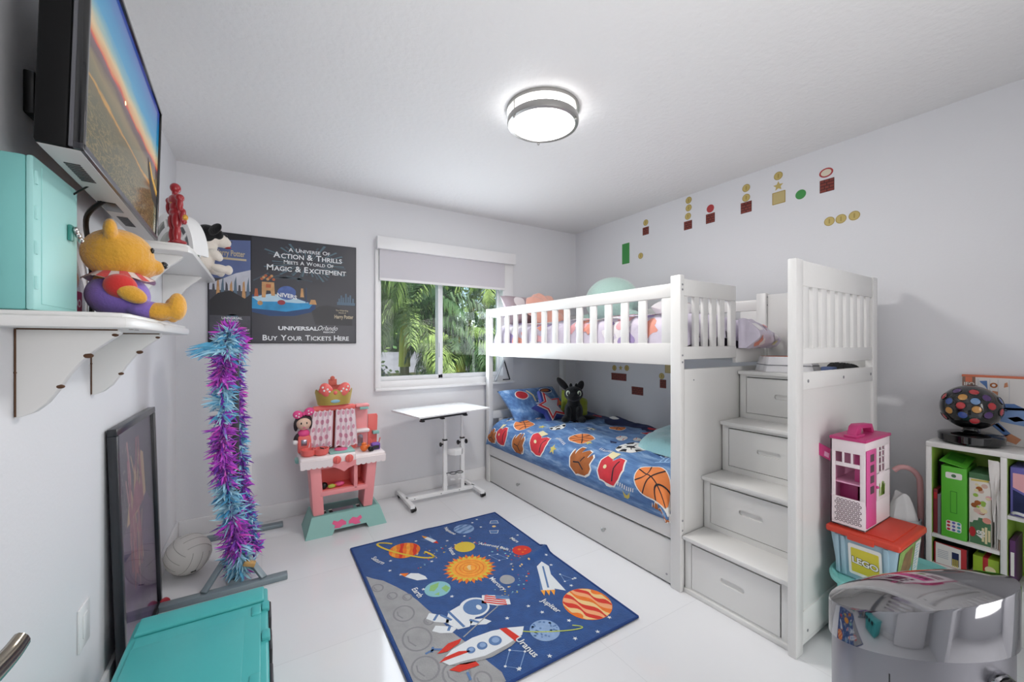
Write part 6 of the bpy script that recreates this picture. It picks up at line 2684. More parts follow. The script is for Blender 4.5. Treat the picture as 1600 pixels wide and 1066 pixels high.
for i in range(3):
    yl, yr = cols[i] - (.018 if i == 0 else .009), cols[i + 1] + (.018 if i == 2 else .009)
    b.bx(SF + .012, SBK - .006, yl - .0012, yl - .0002, .2345, SZ - .024, 'shelf_green')
    b.bx(SF + .012, SBK - .006, yr + .0002, yr + .0012, .2345, SZ - .024, 'shelf_green')
b.build('green_lining', cs, True, label='bright green lining')
for i, zs in enumerate(((.372,), (.535,), (.50,))):
    for z in zs:
        b = MB()
        yl, yr = cols[i] - (.018 if i == 0 else .009), cols[i + 1] + (.018 if i == 2 else .009)
        b.bx(SF + .003, SBK - .006, yr + .0012, yl - .0012, z - .016, z, 'shelf_white', .002)
        b.build('shelf_board', cs, True)
# writing on the base edge, half hidden behind the bin
M('box_green', '5fbf3a', .4)
M('box_green_d', '3f8f2c', .45)
M('box_cream', 'ece6dc', .5)
M('box_forest', '4f7a55', .5)
M('box_red', 'b92a30', .4)
M('box_lime', 'a3c436', .45)
M('paper', 'eeeae6', .7)
M('folder_peach', 'd8b6a6', .6)
M('spine_maroon', '7d2430', .5)
M('book_purple', '5d2f66', .5)
M('print_teal', '4aa3a8', .5)
M('print_violet', '6a66b0', .5)
Z1, Z0 = .3725, .2350


def front(x, y, z, k=1):      # drawing plane on a face that looks to -x; a runs towards -y
    return lambda a, c: V((x - .0004 * k, y - a, z + c))


# upper left cell
gb = thing('game_box', 'tall bright green box standing in the upper left shelf cell', 'box', (2.75, .515, Z1))
gy0, gy1, gx = .472, .552, 2.678
b = MB()
b.bx(gx, 2.855, gy0, gy1, Z1, Z1 + .325, 'box_green', .002)
b.decal(rrect(-.026, .026, -.014, .014, .006, 3), front(gx, .512, Z1 + .285), 'print_white')
b.decal(circ(0, 0, .008, 10), front(gx, .512, Z1 + .285, 2), 'box_forest')
b.decal(rrect(-.011, .011, -.050, .050, .002, 2), front(gx, .512, Z1 + .165), 'box_green_d')
b.decal(rrect(-.0085, .0085, -.047, .047, .002, 2), front(gx, .512, Z1 + .165, 2), 'box_green')
b.decal(rrect(-.024, .024, -.024, .024, .008, 3), front(gx, .512, Z1 + .055), 'print_white')
for i in range(9):
    b.decal(circ(-.016 + .016 * (i % 3), -.016 + .016 * (i // 3), .006, 7), front(gx, .512, Z1 + .055, 2), ('print_red', 'print_violet', 'print_teal')[i % 3])
b.build('carton', gb, True)
b = MB()
bb = bmesh.new()
fl_ = [bb.verts.new(p) for p in ((gx - .002, gy0, Z1 + .326), (gx - .002, gy1 + .006, Z1 + .344), (2.84, gy1, Z1 + .365), (2.84, gy0, Z1 + .352))]
bb.faces.new(fl_)
fl2 = [bb.verts.new(v.co + V((0, 0, .0025))) for v in fl_]
bb.faces.new(fl2[::-1])
for i in range(4):
    j = (i + 1) % 4
    bb.faces.new((fl_[j], fl_[i], fl2[i], fl2[j]))
bmesh.ops.recalc_face_normals(bb, faces=bb.faces)
b.merge(bb, 'box_green')
b.decal([(.02, .01), (.09, .01), (.09, .06), (.02, .06)], lambda a, c: V((gx + .02 + a, gy0 + .01 + c, Z1 + .333 + a * .15 + c * .2 + .004)), 'box_green_d')
b.build('flap', gb, True)
b = MB()
b.bx(2.69, 2.85, .5660, .5800, Z1, Z1 + .205, 'spine_maroon', .001)
b.decal([(-.005, .0), (.005, .0), (.005, .03), (-.005, .03)], front(2.69, .573, Z1 + .16), 'box_red')
o = b.build('book', None, True, loc=(2.77, .573, Z1))
tag(o, 'dark red book upright at the left side of the cube shelf', 'book', 'books in the cube shelf')
b = MB()
b.bx(2.688, 2.85, .5550, .5655, Z1, Z1 + .185, 'grey', .001)
b.bx(2.690, 2.848, .5558, .5590, Z1 + .001, Z1 + .186, 'paper')
o = b.build('book', None, True, loc=(2.77, .56, Z1))
tag(o, 'thin grey book between the dark red book and the green box', 'book', 'books in the cube shelf')
b = MB()
b.bx(2.76, 2.855, .5560, .5800, Z1 + .2062, Z1 + .34, 'black_soft', .008)
o = b.build('dark_pouch', None, True, loc=(2.8, .57, Z1 + .2062))
tag(o, 'black pouch on top of the books left of the green box', 'pouch')
pz = thing('puzzle_box', 'cream and green jigsaw puzzle box beside the bright green box', 'box', (2.75, .435, Z1))
y0, y1, x0 = .402, .466, 2.684
yc = (y0 + y1) / 2
b = MB()
b.bx(x0, 2.855, y0, y1, Z1, Z1 + .315, 'box_cream', .001)
b.bx(x0 - .0002, 2.8552, y0 - .0002, y1 + .0002, Z1 + .29, Z1 + .3155, 'box_forest', .001)
b.decal([(-.030, 0), (.032, 0), (.032, .10), (.012, .105), (.008, .118), (-.004, .118), (-.006, .105), (-.018, .102), (-.022, .09), (-.030, .09)], front(x0, yc - .0, Z1 + .004, 1), 'box_forest')
b.decal(circ(-.022, .05, .010, 14, .022), front(x0, yc, Z1 + .004, 2), 'box_red')
b.text('48', .034, lambda a, c: V((x0 - .0016, yc - .006 + c * 1.0 + .002, Z1 + .050 + a * 1.0)), 'print_white', bold=.02)
for i, wd in enumerate((.060, .072, .050)):
    b.decal([(-.0035, -wd / 2), (.0035, -wd / 2), (.0035, wd / 2), (-.0035, wd / 2)], front(x0, yc - .009 - i * .009, Z1 + .050, 2), 'print_cream')
rr = random.Random(8)
for i in range(22):
    b.decal(circ(rr.uniform(-.02, .028), rr.uniform(.14, .27), rr.uniform(.005, .011), 8), front(x0, yc, Z1, 1 + i * .05), rr.choice(['print_cream', 'print_brown', 'shelf_green', 'print_pink', 'folder_peach']))
b.decal(circ(.020, .115, .013, 12), front(x0, yc, Z1, 2), 'print_coral')
b.decal([(-.026, -.006), (.026, -.002), (.026, .006), (-.026, .002)], front(x0, yc, Z1 + .285, 3), 'print_gold')
b.build('carton', pz, True)
b = MB()
def papers(u, v):
    curl = max(0, .5 - v) ** 2 * 0
    y = .3955 - .019 * u + .010 * sin(v * 6) * (1 - u)
    x = 2.69 - .022 * (1 - u) * max(0, sin(pi * min(1, v * 1.6 - .4)))
    return V((x, y, Z1 + .03 + .355 * v))
for k in range(3):
    b.bx(2.688 + .003 * k, 2.85, .3780 + .006 * k, .3815 + .006 * k, Z1, Z1 + (.30, .33, .36)[k], ('folder_peach', 'paper', 'paper')[k])
def loose_sheet(u, v):
    w = .030 * (1 - .55 * v)
    return V((2.676 - .006 * sin(v * 7 + u * 3) - .004 * u, .409 - u * (w + .004 * sin(v * 5)) - .012 * v, Z1 + .385 - v * (.215 + .05 * sin(u * 3.1))))
b.grid(lambda u, v: V((2.679, .386 - u * .012 + .004 * sin(v * 6), Z1 + .38 - v * .33)) + V((-.004 * sin(v * 5 + u * 4), 0, 0)), 4, 12, 'paper')
b.grid(lambda u, v: loose_sheet(u, v), 8, 12, 'paper')
o = b.build('paper_stack', None, True, loc=(2.77, .388, Z1))
tag(o, 'white papers and folders standing at the right of the puzzle box', 'papers')
# lower left cell
b = MB()
b.bx(2.69, 2.85, .470, .576, Z0, Z0 + .098, 'black', .002)
b.bx(2.684, 2.6902, .474, .576, Z0, Z0 + .098, 'box_red', .001)
b.decal([(-.046, .0), (.034, .0), (.034, .09), (-.046, .095)], front(2.684, .525, Z0 + .002), 'print_white')
b.decal([(.006, .01), (.028, .01), (.028, .07), (.006, .07)], front(2.684, .525, Z0 + .002, 2), 'navy')
for i in range(4):
    b.decal([(.008 + i * .005, .005), (.011 + i * .005, .005), (.011 + i * .005, .04), (.008 + i * .005, .04)], front(2.684, .525, Z0 + .002, 3), 'print_gold')
for i in range(5):
    b.decal([(-.040, .062 - i * .008), (-.005, .062 - i * .008), (-.005, .065 - i * .008), (-.040, .065 - i * .008)], front(2.684, .525, Z0 + .002, 2), 'print_grey')
o = b.build('marker_box', None, True, loc=(2.77, .523, Z0))
tag(o, 'red and black boxed set with white label in the lower left cell', 'box')
b = MB()
b.bx(2.69, 2.85, .380, .456, Z0, Z0 + .088, 'box_lime', .002)
b.bx(2.6895, 2.8505, .411, .427, Z0 + .0002, Z0 + .0884, 'box_red', .001)
b.decal(circ(0, 0, .016, 12), front(2.6895, .405, Z0 + .04, 2), 'print_cream')
b.decal([(-.030, .0), (-.012, .0), (-.012, .03), (-.030, .03)], lambda a, c: V((2.74 + c, .42 - a, Z0 + .0888)), 'box_forest')
o = b.build('game_box', None, True, loc=(2.77, .418, Z0))
tag(o, 'lime green box with a red band in the lower left cell', 'box')
# second column
b = MB()
b.bx(2.69, 2.85, .300, .350, .5355, .74, 'print_violet', .002)
b.decal([(-.018, .02), (.018, .02), (.018, .09), (-.018, .11)], front(2.69, .325, .5355), 'navy')
b.decal([(-.018, .12), (.018, .10), (.018, .18), (-.018, .18)], front(2.69, .325, .5355), 'print_pink')
o = b.build('game_box', None, True, loc=(2.77, .325, .5355))
tag(o, 'violet and blue printed box at the right edge of the cube shelf', 'box')
b = MB()
b.bx(2.69, 2.85, .3360, .3520, .2350, .43, 'book_purple', .001)
b.decal([(-.005, .02), (.005, .02), (.005, .12), (-.005, .12)], front(2.69, .344, .26), 'print_white')
o = b.build('book', None, True, loc=(2.77, .344, .2350))
tag(o, 'purple book upright in the second column of the cube shelf', 'book', 'books in the cube shelf')
b = MB()
b.tube([p[:] for p in spline([(2.70, .345, .5425), (2.665, .33, .556), (2.66, .30, .552), (2.70, .28, .542)], 6)], .006, 'plastic_white', 8)
o = b.build('white_strap', None, True, loc=(2.68, .32, .5355))
tag(o, 'curled white plastic strap on the second column shelf', 'strap')

# ------------------------------------------------------------ disco light
dc = thing('disco_light', 'black rotating disco ball light with coloured lenses on the cube shelf', 'disco light', (2.770, .476, SZ))
DB = V((2.770, .476, .968))
DR = .100
b = MB()
b.lathe([(0, 0), (.090, 0), (.093, .010), (.104, .012), (.107, .042), (.101, .048), (.060, .056), (0, .057)], 'black_gloss', (DB.x, DB.y, SZ + .0005), 40)
b.build('base', dc, True)
b = MB()
b.lathe([(0, .054), (.036, .054), (.026, .062), (.024, .070), (.030, .084), (0, .084)], 'black_gloss', (DB.x, DB.y, SZ), 24)
b.build('neck', dc, True)
b = MB()
b.ell(DB, DR, 'black_gloss', None, 48)
ball_ = b.build('globe', dc, True)
for k, (nm, h) in enumerate((('lens_red', 'b03034'), ('lens_blue', '3a5598'), ('lens_amber', 'c08a40'), ('lens_violet', '50306a'), ('lens_sky', '6488b4'))):
    M(nm, h, .15, coat=.6, emit=.05)
to_cam = (V((0, 0, CAM_Z)) - DB).normalized()
side = to_cam.cross(V((0, 0, 1))).normalized()
upv = side.cross(to_cam)
LEN = [(-.62, .10, 'lens_red'), (-.14, .27, 'lens_sky'), (.24, .42, 'lens_amber'), (.30, .04, 'lens_red'), (-.18, -.09, 'lens_amber'), (.24, -.38, 'lens_blue'), (.66, .20, 'lens_blue'), (.66, -.22, 'lens_amber'), (-.47, .45, 'lens_violet'), (-.10, .68, 'lens_red'), (-.52, -.30, 'lens_violet'), (-.12, -.60, 'lens_red'), (.42, .70, 'lens_violet'), (.82, .42, 'lens_red'), (-.88, .38, 'lens_blue'), (-.90, -.12, 'lens_red'), (.80, -.52, 'lens_red')]
LEN2 = []
for i in range(26):
    zz = 1 - 2 * (i + .5) / 26
    a = i * 2.39996
    r_ = math.sqrt(1 - zz * zz)
    d = V((r_ * cos(a), r_ * sin(a), zz))
    if d.dot(to_cam) < -.05 and d.z > -.8:
        LEN2.append((d, ('lens_red', 'lens_blue', 'lens_amber', 'lens_violet')[i % 4]))
allL = []
for s_, u_, m_ in LEN:
    f_ = math.sqrt(max(0, 1 - s_ * s_ - u_ * u_))
    d = (to_cam * f_ - side * s_ * -1 + upv * u_).normalized()
    allL.append((d, m_))
for d, m_ in allL + LEN2:
    b = MB()
    q = d.to_track_quat('Z', 'Y').to_matrix().to_4x4()
    b.lathe([(.018, -.008), (.0185, .001), (.0165, .003), (.015, .001)], 'black_gloss', DB + d * (DR - .001), 18, q)
    b.lathe([(.0155, -.001), (.0150, .0012), (.008, .0028), (0, .0032)], m_, DB + d * (DR - .001), 16, q)
    b.build('lens', dc, True)
# the beams it throws into the room
for tgt, col, e, ang in (((2.06, .78, .99), (1, .25, .25), .035, 26), ((2.62, .78, .93), (.3, 1, .65), .03, 24)):
    d = (V(tgt) - DB).normalized()
    p = DB + d * (DR + .012)
    lamp('disco_beam', 'SPOT', p, e, col, d.to_track_quat('-Z', 'Y').to_euler(), spot_size=RAD(ang), spot_blend=.9, shadow_soft_size=.008)

# game box leaning behind the disco light
M('gb_white', 'e3dfdc', .45)
M('gb_orange', 'dd7a58', .45)
M('gb_brown', '8a6a5c', .5)
M('gb_blue', '7f9fcf', .45)
M('gb_blue2', '5a7fb8', .45)
M('gb_skin', 'c98a66', .5)
b = MB()
gx0, gx1 = 2.858, 2.882
gy0, gy1 = .13, .520
gz1 = SZ + .312
b.bx(gx0, gx1, gy0, gy1, SZ + .0008, gz1, 'gb_white', .002)
b.bx(gx0 - .0003, gx1 + .0003, gy0, gy1, gz1 - .010, gz1 + .0006, 'gb_orange', .001)
F = lambda k: front(gx0, gy1, SZ, k)
b.decal([(.002, .255), (.044, .255), (.044, .303), (.002, .303)], F(1), 'gb_brown')
b.decal([(.012, .278), (.034, .278), (.034, .302), (.012, .302)], F(2), 'gb_orange')
b.text('IEO', .022, lambda a, c: V((gx0 - .0012, gy1 - .024 - a, SZ + .268 + c)), 'print_white', bold=.02)
for x in (.052, .088, .112, .145):
    b.decal([(x, .19), (x + .0012, .19), (x + .0012, .295), (x, .295)], F(1), 'print_grey')
b.decal([(.056, .285), (.080, .288), (.082, .245), (.074, .262), (.060, .278)], F(2), 'gb_blue2')
b.decal(circ(.100, .268, .012, 12), F(2), 'print_brown')
b.decal(circ(.100, .268, .006, 12), F(3), 'gb_white')
for q in ([(.093, .225), (.112, .222), (.113, .240), (.096, .243)], [(.130, .26), (.142, .265), (.140, .285), (.132, .28)]):
    b.decal(q, F(2), 'gb_skin')
for q, m_ in (([(.085, .14), (.13, .17), (.20, .175), (.25, .13), (.22, .09), (.15, .10), (.10, .11)], 'gb_blue'),
              ([(.10, .185), (.16, .19), (.20, .165), (.14, .16)], 'gb_blue2'),
              ([(.06, .135), (.085, .135), (.150, .055), (.135, .040), (.065, .115)], 'gb_blue2'),
              ([(.075, .125), (.085, .128), (.135, .065), (.128, .060)], 'print_white'),
              ([(.128, .045), (.150, .055), (.180, .035), (.165, .010), (.14, .02)], 'gb_skin'),
              ([(.098, .170), (.125, .176), (.123, .184), (.098, .180)], 'gb_skin'),
              ([(.14, .125), (.17, .135), (.19, .12), (.16, .11)], 'gb_skin'),
              ([(.095, .15), (.14, .155), (.14, .160), (.095, .157)], 'print_white'),
              ([(.055, .02), (.062, .02), (.062, .09), (.055, .09)], 'print_grey'),
              ([(.085, .012), (.10, .012), (.10, .034), (.085, .034)], 'print_grey')):
    b.decal(q, F(3), m_)
o = b.build('game_box', None, True, loc=(2.87, .33, SZ))
tag(o, 'large white game box with blue pictures standing behind the disco light', 'box')

# ------------------------------------------------------------ round tub, brick tote and doll house
M('tub_teal', '86d0cb', .45)
UC = (2.215, .598)
def oval(rx, ry, z):
    return [(UC[0] + rx * math.copysign(abs(cos(t)) ** .62, cos(t)), UC[1] + ry * math.copysign(abs(sin(t)) ** .62, sin(t)), z) for t in [2 * pi * i / 48 for i in range(48)]]
b = MB()
rings = [oval(.195, .115, .001), oval(.215, .130, .05), oval(.245, .148, .292), oval(.265, .166, .296), oval(.268, .168, .310), oval(.258, .160, .314), oval(.243, .146, .302), oval(.240, .144, .2975)]
bb = bmesh.new()
RV = [[bb.verts.new(p) for p in r] for r in rings]
for A, B in zip(RV, RV[1:]):
    for i in range(48):
        j = (i + 1) % 48
        bb.faces.new((A[i], A[j], B[j], B[i]))
bb.faces.new(RV[0][::-1])
bb.faces.new(RV[-1])
bmesh.ops.recalc_face_normals(bb, faces=bb.faces)
b.merge(bb, 'tub_teal')
o = b.build('storage_tub', None, True, loc=(UC[0], UC[1], 0))
tag(o, 'round ended aqua storage tub on the floor under the red lidded tote', 'tub')

M('tote_blue', '9fbccb', .4)
M('lid_red', 'd2432f', .4)
M('sticker_yellow', 'd8c83c', .45)
M('sticker_white', 'efece8', .45)
M('scene_green', '8fae5c', .5, var=.25, vscale=30)
M('scene_brown', '8d6a45', .5, var=.25, vscale=30)
M('scene_blue', '8fc4d6', .5)
lg = thing('toy_tote', 'pale blue plastic tote with red lid and yellow square label', 'tote', (2.18, .65, .298))
x0, x1, y0, y1 = 2.022, 2.345, .523, .760
b = MB()
bb = bmesh.new()
zb, zt = .2985, .482
lo = [bb.verts.new(p) for p in ((x0 + .035, y0 + .03, zb), (x1 - .03, y0 + .03, zb), (x1 - .03, y1 - .03, zb), (x0 + .035, y1 - .03, zb))]
hi = [bb.verts.new(p) for p in ((x0 + .012, y0 + .012, zt), (x1 - .012, y0 + .012, zt), (x1 - .012, y1 - .012, zt), (x0 + .012, y1 - .012, zt))]
bb.faces.new(lo[::-1])
bb.faces.new(hi)
for i in range(4):
    j = (i + 1) % 4
    bb.faces.new((lo[i], lo[j], hi[j], hi[i]))
bmesh.ops.bevel(bb, geom=bb.edges[:], offset=.008, segments=2, affect='EDGES', profile=.5)
b.merge(bb, 'tote_blue')
# corrugations on the long side
sl = .023 / (zt - zb)
for y in (y1 - .036, y1 - .056, y0 + .045):
    b.box((x0 + .0225, y, (zb + zt) / 2), (.012, .016, zt - zb - .02), 'tote_blue', .004, (0, -math.atan(sl), 0))
b.build('body', lg, True)
b = MB()
b.bx(x0, x1, y0, y1, zt - .008, zt + .020, 'lid_red', .009, 3)
b.bx(x0 + .025, x1 - .025, y0 + .025, y1 - .025, zt + .0195, zt + .0255, 'lid_red', .003)
b.bx(x0 - .004, x0 + .01, y1 - .16, y1 - .075, zt - .016, zt + .010, 'lid_red', .004)
b.build('lid', lg, True)
def lab(k):
    return lambda a, c: V((x0 + .0235 - sl * c - .0026 - .0005 * k + (zt - zb) * .0 + .0, .634 - a, .392 + c))
b = MB()
b.decal(rrect(-.053, .053, -.070, .058, .008, 3), lab(1), 'sticker_white')
b.decal(rrect(-.044, .044, -.058, .042, .004, 3), lab(2), 'sticker_yellow')
LG = lambda k: (lambda a, c: lab(k)(a, c - .012 - a * .10))
b.text('LEGO', .034, LG(3), 'black', bold=.075, space=.95)
b.text('LEGO', .034, LG(4), 'print_white', bold=.03, space=.95)
b.build('label', lg, True, label='white and yellow square label with white lettering')
def lab2(k):
    return lambda a, c: V((2.185 + a, y0 + .0205 - (.018 / (zt - zb)) * c - .0024 - .0005 * k, .392 + c))
b = MB()
b.decal(rrect(-.125, .125, -.072, .070, .004, 3), lab2(1), 'scene_green')
b.decal([(-.115, -.04), (-.06, .05), (.03, .06), (.03, -.03), (-.05, -.05)], lab2(2), 'scene_brown')
b.decal([(-.09, -.068), (.0, -.05), (.04, -.02), (.04, -.068)], lab2(3), 'scene_blue')
b.decal([(.055, -.068), (.120, -.068), (.120, .066), (.055, .066)], lab2(3), 'sticker_white')
for i in range(10):
    b.decal([(.062, .05 - i * .011), (.105 - .01 * (i % 3), .05 - i * .011), (.105 - .01 * (i % 3), .054 - i * .011), (.062, .054 - i * .011)], lab2(4), 'scene_blue')
b.build('end_label', lg, True, label='printed picture label')

# doll house
M('dh_white', 'f1e4e8', .4)
M('dh_pink', 'dd5a9c', .4)
M('dh_deep', 'c43878', .4)
M('dh_pale', 'e8a8c8', .4)
M('dh_dots', '5f4550', .6)
hx0, hx1, hy0, hy1 = 2.040, 2.315, .632, .748
hz0 = zt + .0262
hz1 = .862
dh = thing('doll_house', 'white and pink carry-along doll house standing on the red tote lid', 'doll house', ((hx0 + hx1) / 2, (hy0 + hy1) / 2, hz0))


def dp(mb, name, parent=None, label=None):
    return mb.build(name, parent or dh, True, label=label)


t_ = .006
# side facing the room (-x): panel with a tall window
b = MB()
b.bx(hx0, hx0 + t_, hy0, hy1, hz0, hz0 + .118, 'dh_white', .001)
b.bx(hx0, hx0 + t_, hy0, hy1, hz1 - .050, hz1, 'dh_white', .001)
b.bx(hx0, hx0 + t_, hy0, hy0 + .017, hz0 + .118, hz1 - .05, 'dh_white', .001)
b.bx(hx0, hx0 + t_, hy1 - .017, hy1, hz0 + .118, hz1 - .05, 'dh_white', .001)
b.bx(hx0, hx0 + t_, hy0 + .017, hy1 - .017, hz1 - .108, hz1 - .092, 'dh_white', .001)
for y in (hy0 + .040, hy0 + .069):
    b.bx(hx0, hx0 + t_, y, y + .007, hz1 - .095, hz1 - .05, 'dh_white', .001)
# pattern of small open hexagons on the lower panel
hp = lambda a, c: V((hx0 - .0005, hy1 - .016 - a, hz0 + .016 + c))
for i in range(7):
    for j in range(8):
        cx, cy = .005 + i * .0130 + (.0065 if j % 2 else 0), .006 + j * .0120
        if cx < .088:
            h_ = circ(cx, cy, .0052, 6, None, .5)
            b.decal(stroke(h_ + [h_[0]], .0024), hp, 'dh_dots')
dp(b, 'window_wall')
# side facing the doorway (-y): pink door and white wall
b = MB()
b.bx(hx0 + t_, hx1, hy0, hy0 + t_, hz0, hz0 + .10, 'dh_white', .001)
b.bx(hx0 + t_, hx1, hy0, hy0 + t_, hz1 - .035, hz1, 'dh_white', .001)
b.bx(hx0 + .125, hx1, hy0, hy0 + t_, hz0 + .10, hz0 + .215, 'dh_white', .001)
b.bx(hx0 + .125, hx0 + .150, hy0, hy0 + t_, hz0 + .21, hz1 - .035, 'dh_white', .001)
b.bx(hx0 + .215, hx1, hy0, hy0 + t_, hz0 + .21, hz1 - .035, 'dh_white', .001)
b.bx(hx0 + .180, hx0 + .186, hy0, hy0 + t_, hz0 + .21, hz1 - .035, 'dh_white', .001)
for z in (.245, .275, .30):
    b.bx(hx0 + .15, hx0 + .215, hy0, hy0 + t_, hz0 + z, hz0 + z + .004, 'dh_white', .001)
pl = lambda a, c: V((hx0 + .17 + a, hy0 - .0006, hz0 + .115 + c))
rr = random.Random(6)
for i in range(14):
    x = rr.uniform(-.03, .05)
    b.decal(stroke([(x, 0), (x + rr.uniform(-.012, .012), rr.uniform(.03, .06))], .006), pl, 'shelf_green')
dp(b, 'door_wall')
b = MB()
b.bx(hx0 + .008, hx0 + .105, hy0 - .004, hy0 + .001, hz0 + .012, hz1 - .032, 'dh_pink', .002)
for i in range(4):
    z = hz0 + .145 + i * .043
    b.bx(hx0 + .040, hx0 + .078, hy0 - .0048, hy0 - .0038, z, z + .030, 'dh_dots', .001)
b.ell((hx0 + .115, hy0 - .004, hz0 + .16), .006, 'dh_pink', None, 10)
dp(b, 'door', label='bright pink door')
b = MB()
b.bx(hx0, hx1, hy1 - t_, hy1, hz0, hz1, 'dh_pale', .001)
b.bx(hx1 - t_, hx1, hy0, hy1, hz0, hz1, 'dh_pink', .001)
b.bx(hx0, hx1, hy0, hy1, hz0, hz0 + .006, 'dh_white', .001)
b.bx(hx0 + t_, hx1 - t_, hy0 + t_, hy1 - t_, hz0 + .175, hz0 + .181, 'dh_pale', .001)
b.bx(hx0 + .08, hx0 + .086, hy0 + .05, hy1 - t_, hz0 + .01, hz0 + .175, 'dh_pink', .001)
b.bx(hx0 + .05, hx0 + .056, hy0 + .03, hy0 + .05, hz0 + .181, hz1 - .01, 'dh_pink', .001)
dp(b, 'inner_walls')
b = MB()
b.bx(hx0 - .003, hx1 + .003, hy0 - .003, hy1 + .003, hz1, hz1 + .012, 'dh_deep', .002)
b.bx(hx0 + .01, hx0 + .10, hy0 + .03, hy0 + .075, hz1 + .011, hz1 + .022, 'dh_deep', .004)
dp(b, 'roof')
b = MB()
hyc = (hy0 + hy1) / 2
pr = [(hx0 + .035, hz1 + .011), (hx0 + .060, hz1 + .052), (hx0 + .085, hz1 + .060), (hx1 - .060, hz1 + .050), (hx1 - .035, hz1 + .011), (hx1 - .060, hz1 + .011), (hx1 - .072, hz1 + .034), (hx0 + .100, hz1 + .042), (hx0 + .085, hz1 + .011)]
b.prism(pr, .032, 'dh_deep', (0, hyc + .016, 0), (1, 0, 0), (0, 0, 1), bev=.002)
dp(b, 'handle')
b = MB()
b.prism([(0, 0), (.060, .030), (.052, .078), (-.004, .050)], .004, 'dh_deep', (hx0 + .02, hy1 + .002, hz0 + .250), (-.35, .93, 0), (0, .0, 1))
b.decal([(.010, .014), (.026, .022), (.024, .042), (.008, .034)], plane_map((hx0 + .0185, hy1 + .002, hz0 + .250), (-.35, .93, 0), (0, 0, 1), -.0006), 'dh_pale')
dp(b, 'shutter')

# pink crook and wrapped bundle between tote and shelf
b = MB()
M('crook_pink', 'dca7a8', .5)
b.tube([p[:] for p in spline([(2.765, .640, .02), (2.762, .640, .30), (2.755, .640, .56), (2.745, .650, .615), (2.735, .675, .640), (2.725, .705, .640), (2.715, .728, .620)], 8)], .012, 'crook_pink', 10)
o = b.build('umbrella_handle', None, True, loc=(2.765, .64, 0))
tag(o, 'pink crook handle of an umbrella or cane beside the cube shelf', 'cane')
b = MB()
M('tissue', 'e6e4e4', .7, bump=.3, bscale=40)
M('bin_grey', 'b9bcc0', .5)
b.lathe([(0, .001), (.062, .001), (.074, .40), (.068, .40), (.060, .02), (0, .02)], 'bin_grey', (2.715, .700, 0), 20)
bcan = b.build('waste_bin', None, True, loc=(2.715, .700, 0))
tag(bcan, 'slim grey waste bin between the bunk bed and the cube shelf', 'bin')
b = MB()
def wrapf(u, v):
    th = 2 * pi * u
    r = .062 * (1 + .12 * sin(3 * th) + .06 * sin(7 * th)) * (1 - .55 * v ** 2)
    return V((2.715 + r * cos(th), .700 + r * sin(th), .30 + .20 * v + .02 * sin(2 * th) * v))
b.grid(wrapf, 32, 8, 'tissue', True)
b.grid(lambda u, v: wrapf(u, 1).lerp(V((2.715, .70, .515)), v), 32, 2, 'tissue', True)
o = b.build('paper_bundle', None, True, loc=(2.715, .70, .30))
tag(o, 'crumpled white bag sticking out of the slim grey bin', 'bag')

# ------------------------------------------------------------ chrome bin in the foreground
CB = (1.2805, .308)
CR = .155
cb = thing('chrome_bin', 'round chrome pedal bin with a domed slanting lid in the right foreground', 'bin', (CB[0], CB[1], 0))
dirx = V((cos(-RAD(13.1)), sin(-RAD(13.1)), 0))      # across the view, left to right
cdir = V((CB[0], CB[1], 0)).normalized()
rdir = V((cdir.y, -cdir.x, 0))
def ringz(z_c, s, r, q=0.0, n=72):
    """points of a ring whose height rises by s per metre to the right"""
    out = []
    for i in range(n):
        a = 2 * pi * i / n
        p = V((CB[0] + r * cos(a), CB[1] + r * sin(a), 0))
        p.z = z_c + s * (p - V((CB[0], CB[1], 0))).dot(rdir) - q * (p - V((CB[0], CB[1], 0))).dot(cdir)
        out.append(p)
    return out
def loft(b, rings, m, cap0=False, cap1=False):
    bb = bmesh.new()
    RV = [[bb.verts.new(p) for p in r] for r in rings]
    n = len(RV[0])
    for A, B in zip(RV, RV[1:]):
        for i in range(n):
            j = (i + 1) % n
            bb.faces.new((A[i], A[j], B[j], B[i]))
    if cap0:
        bb.faces.new(RV[0][::-1])
    if cap1:
        bb.faces.new(RV[-1])
    bmesh.ops.recalc_face_normals(bb, faces=bb.faces)
    b.merge(bb, m)
S0, S1_, Q0, Q1 = .36, .50, .16, .12
b = MB()
loft(b, [ringz(.006, 0, CR - .014), ringz(.02, 0, CR - .006), ringz(.590, S0, CR - .006, Q0)], 'brushed', True, True)
b.build('body', cb, True)
b = MB()
a = math.atan2(-cdir.y, -cdir.x)
p0 = V((CB[0] + (CR - .006) * cos(a - .25), CB[1] + (CR - .006) * sin(a - .25), .02))
b.tube([p0, p0 + V((0, 0, .54))], .0012, 'dark', 6)
b.lathe([(0, 0), (CR - .004, 0), (CR - .004, .014), (CR - .010, .02), (0, .02)], 'black', (CB[0], CB[1], .0005), 48)
b.build('base_ring', cb, True)
b = MB()
loft(b, [ringz(.593, S0, CR - .004, Q0), ringz(.591, S0, CR, Q0), ringz(.690, S1_, CR, Q1), ringz(.694, S1_, CR - .0015, Q1)], 'chrome', True)
b.build('lid_band', cb, True)
b = MB()
def dome_ring(k):
    r = CR * (1 - k)
    zc = .694 + .022 * (1 - (1 - k) ** 2.0)
    return ringz(zc, S1_ * (1 - .25 * k), max(r, .0005), Q1)
loft(b, [dome_ring(k) for k in (.008, .06, .12, .2, .3, .4, .52, .64, .76, .88, .97)], 'chrome', False, True)
b.build('lid_dome', cb, True)
b = MB()
a2 = a + .90
pp = V((CB[0] + CR * cos(a2), CB[1] + CR * sin(a2), .600))
b.ell(pp + V((cos(a2), sin(a2), 0)) * .006, (.0215, .0215, .0215), 'black_gloss', None, 20)
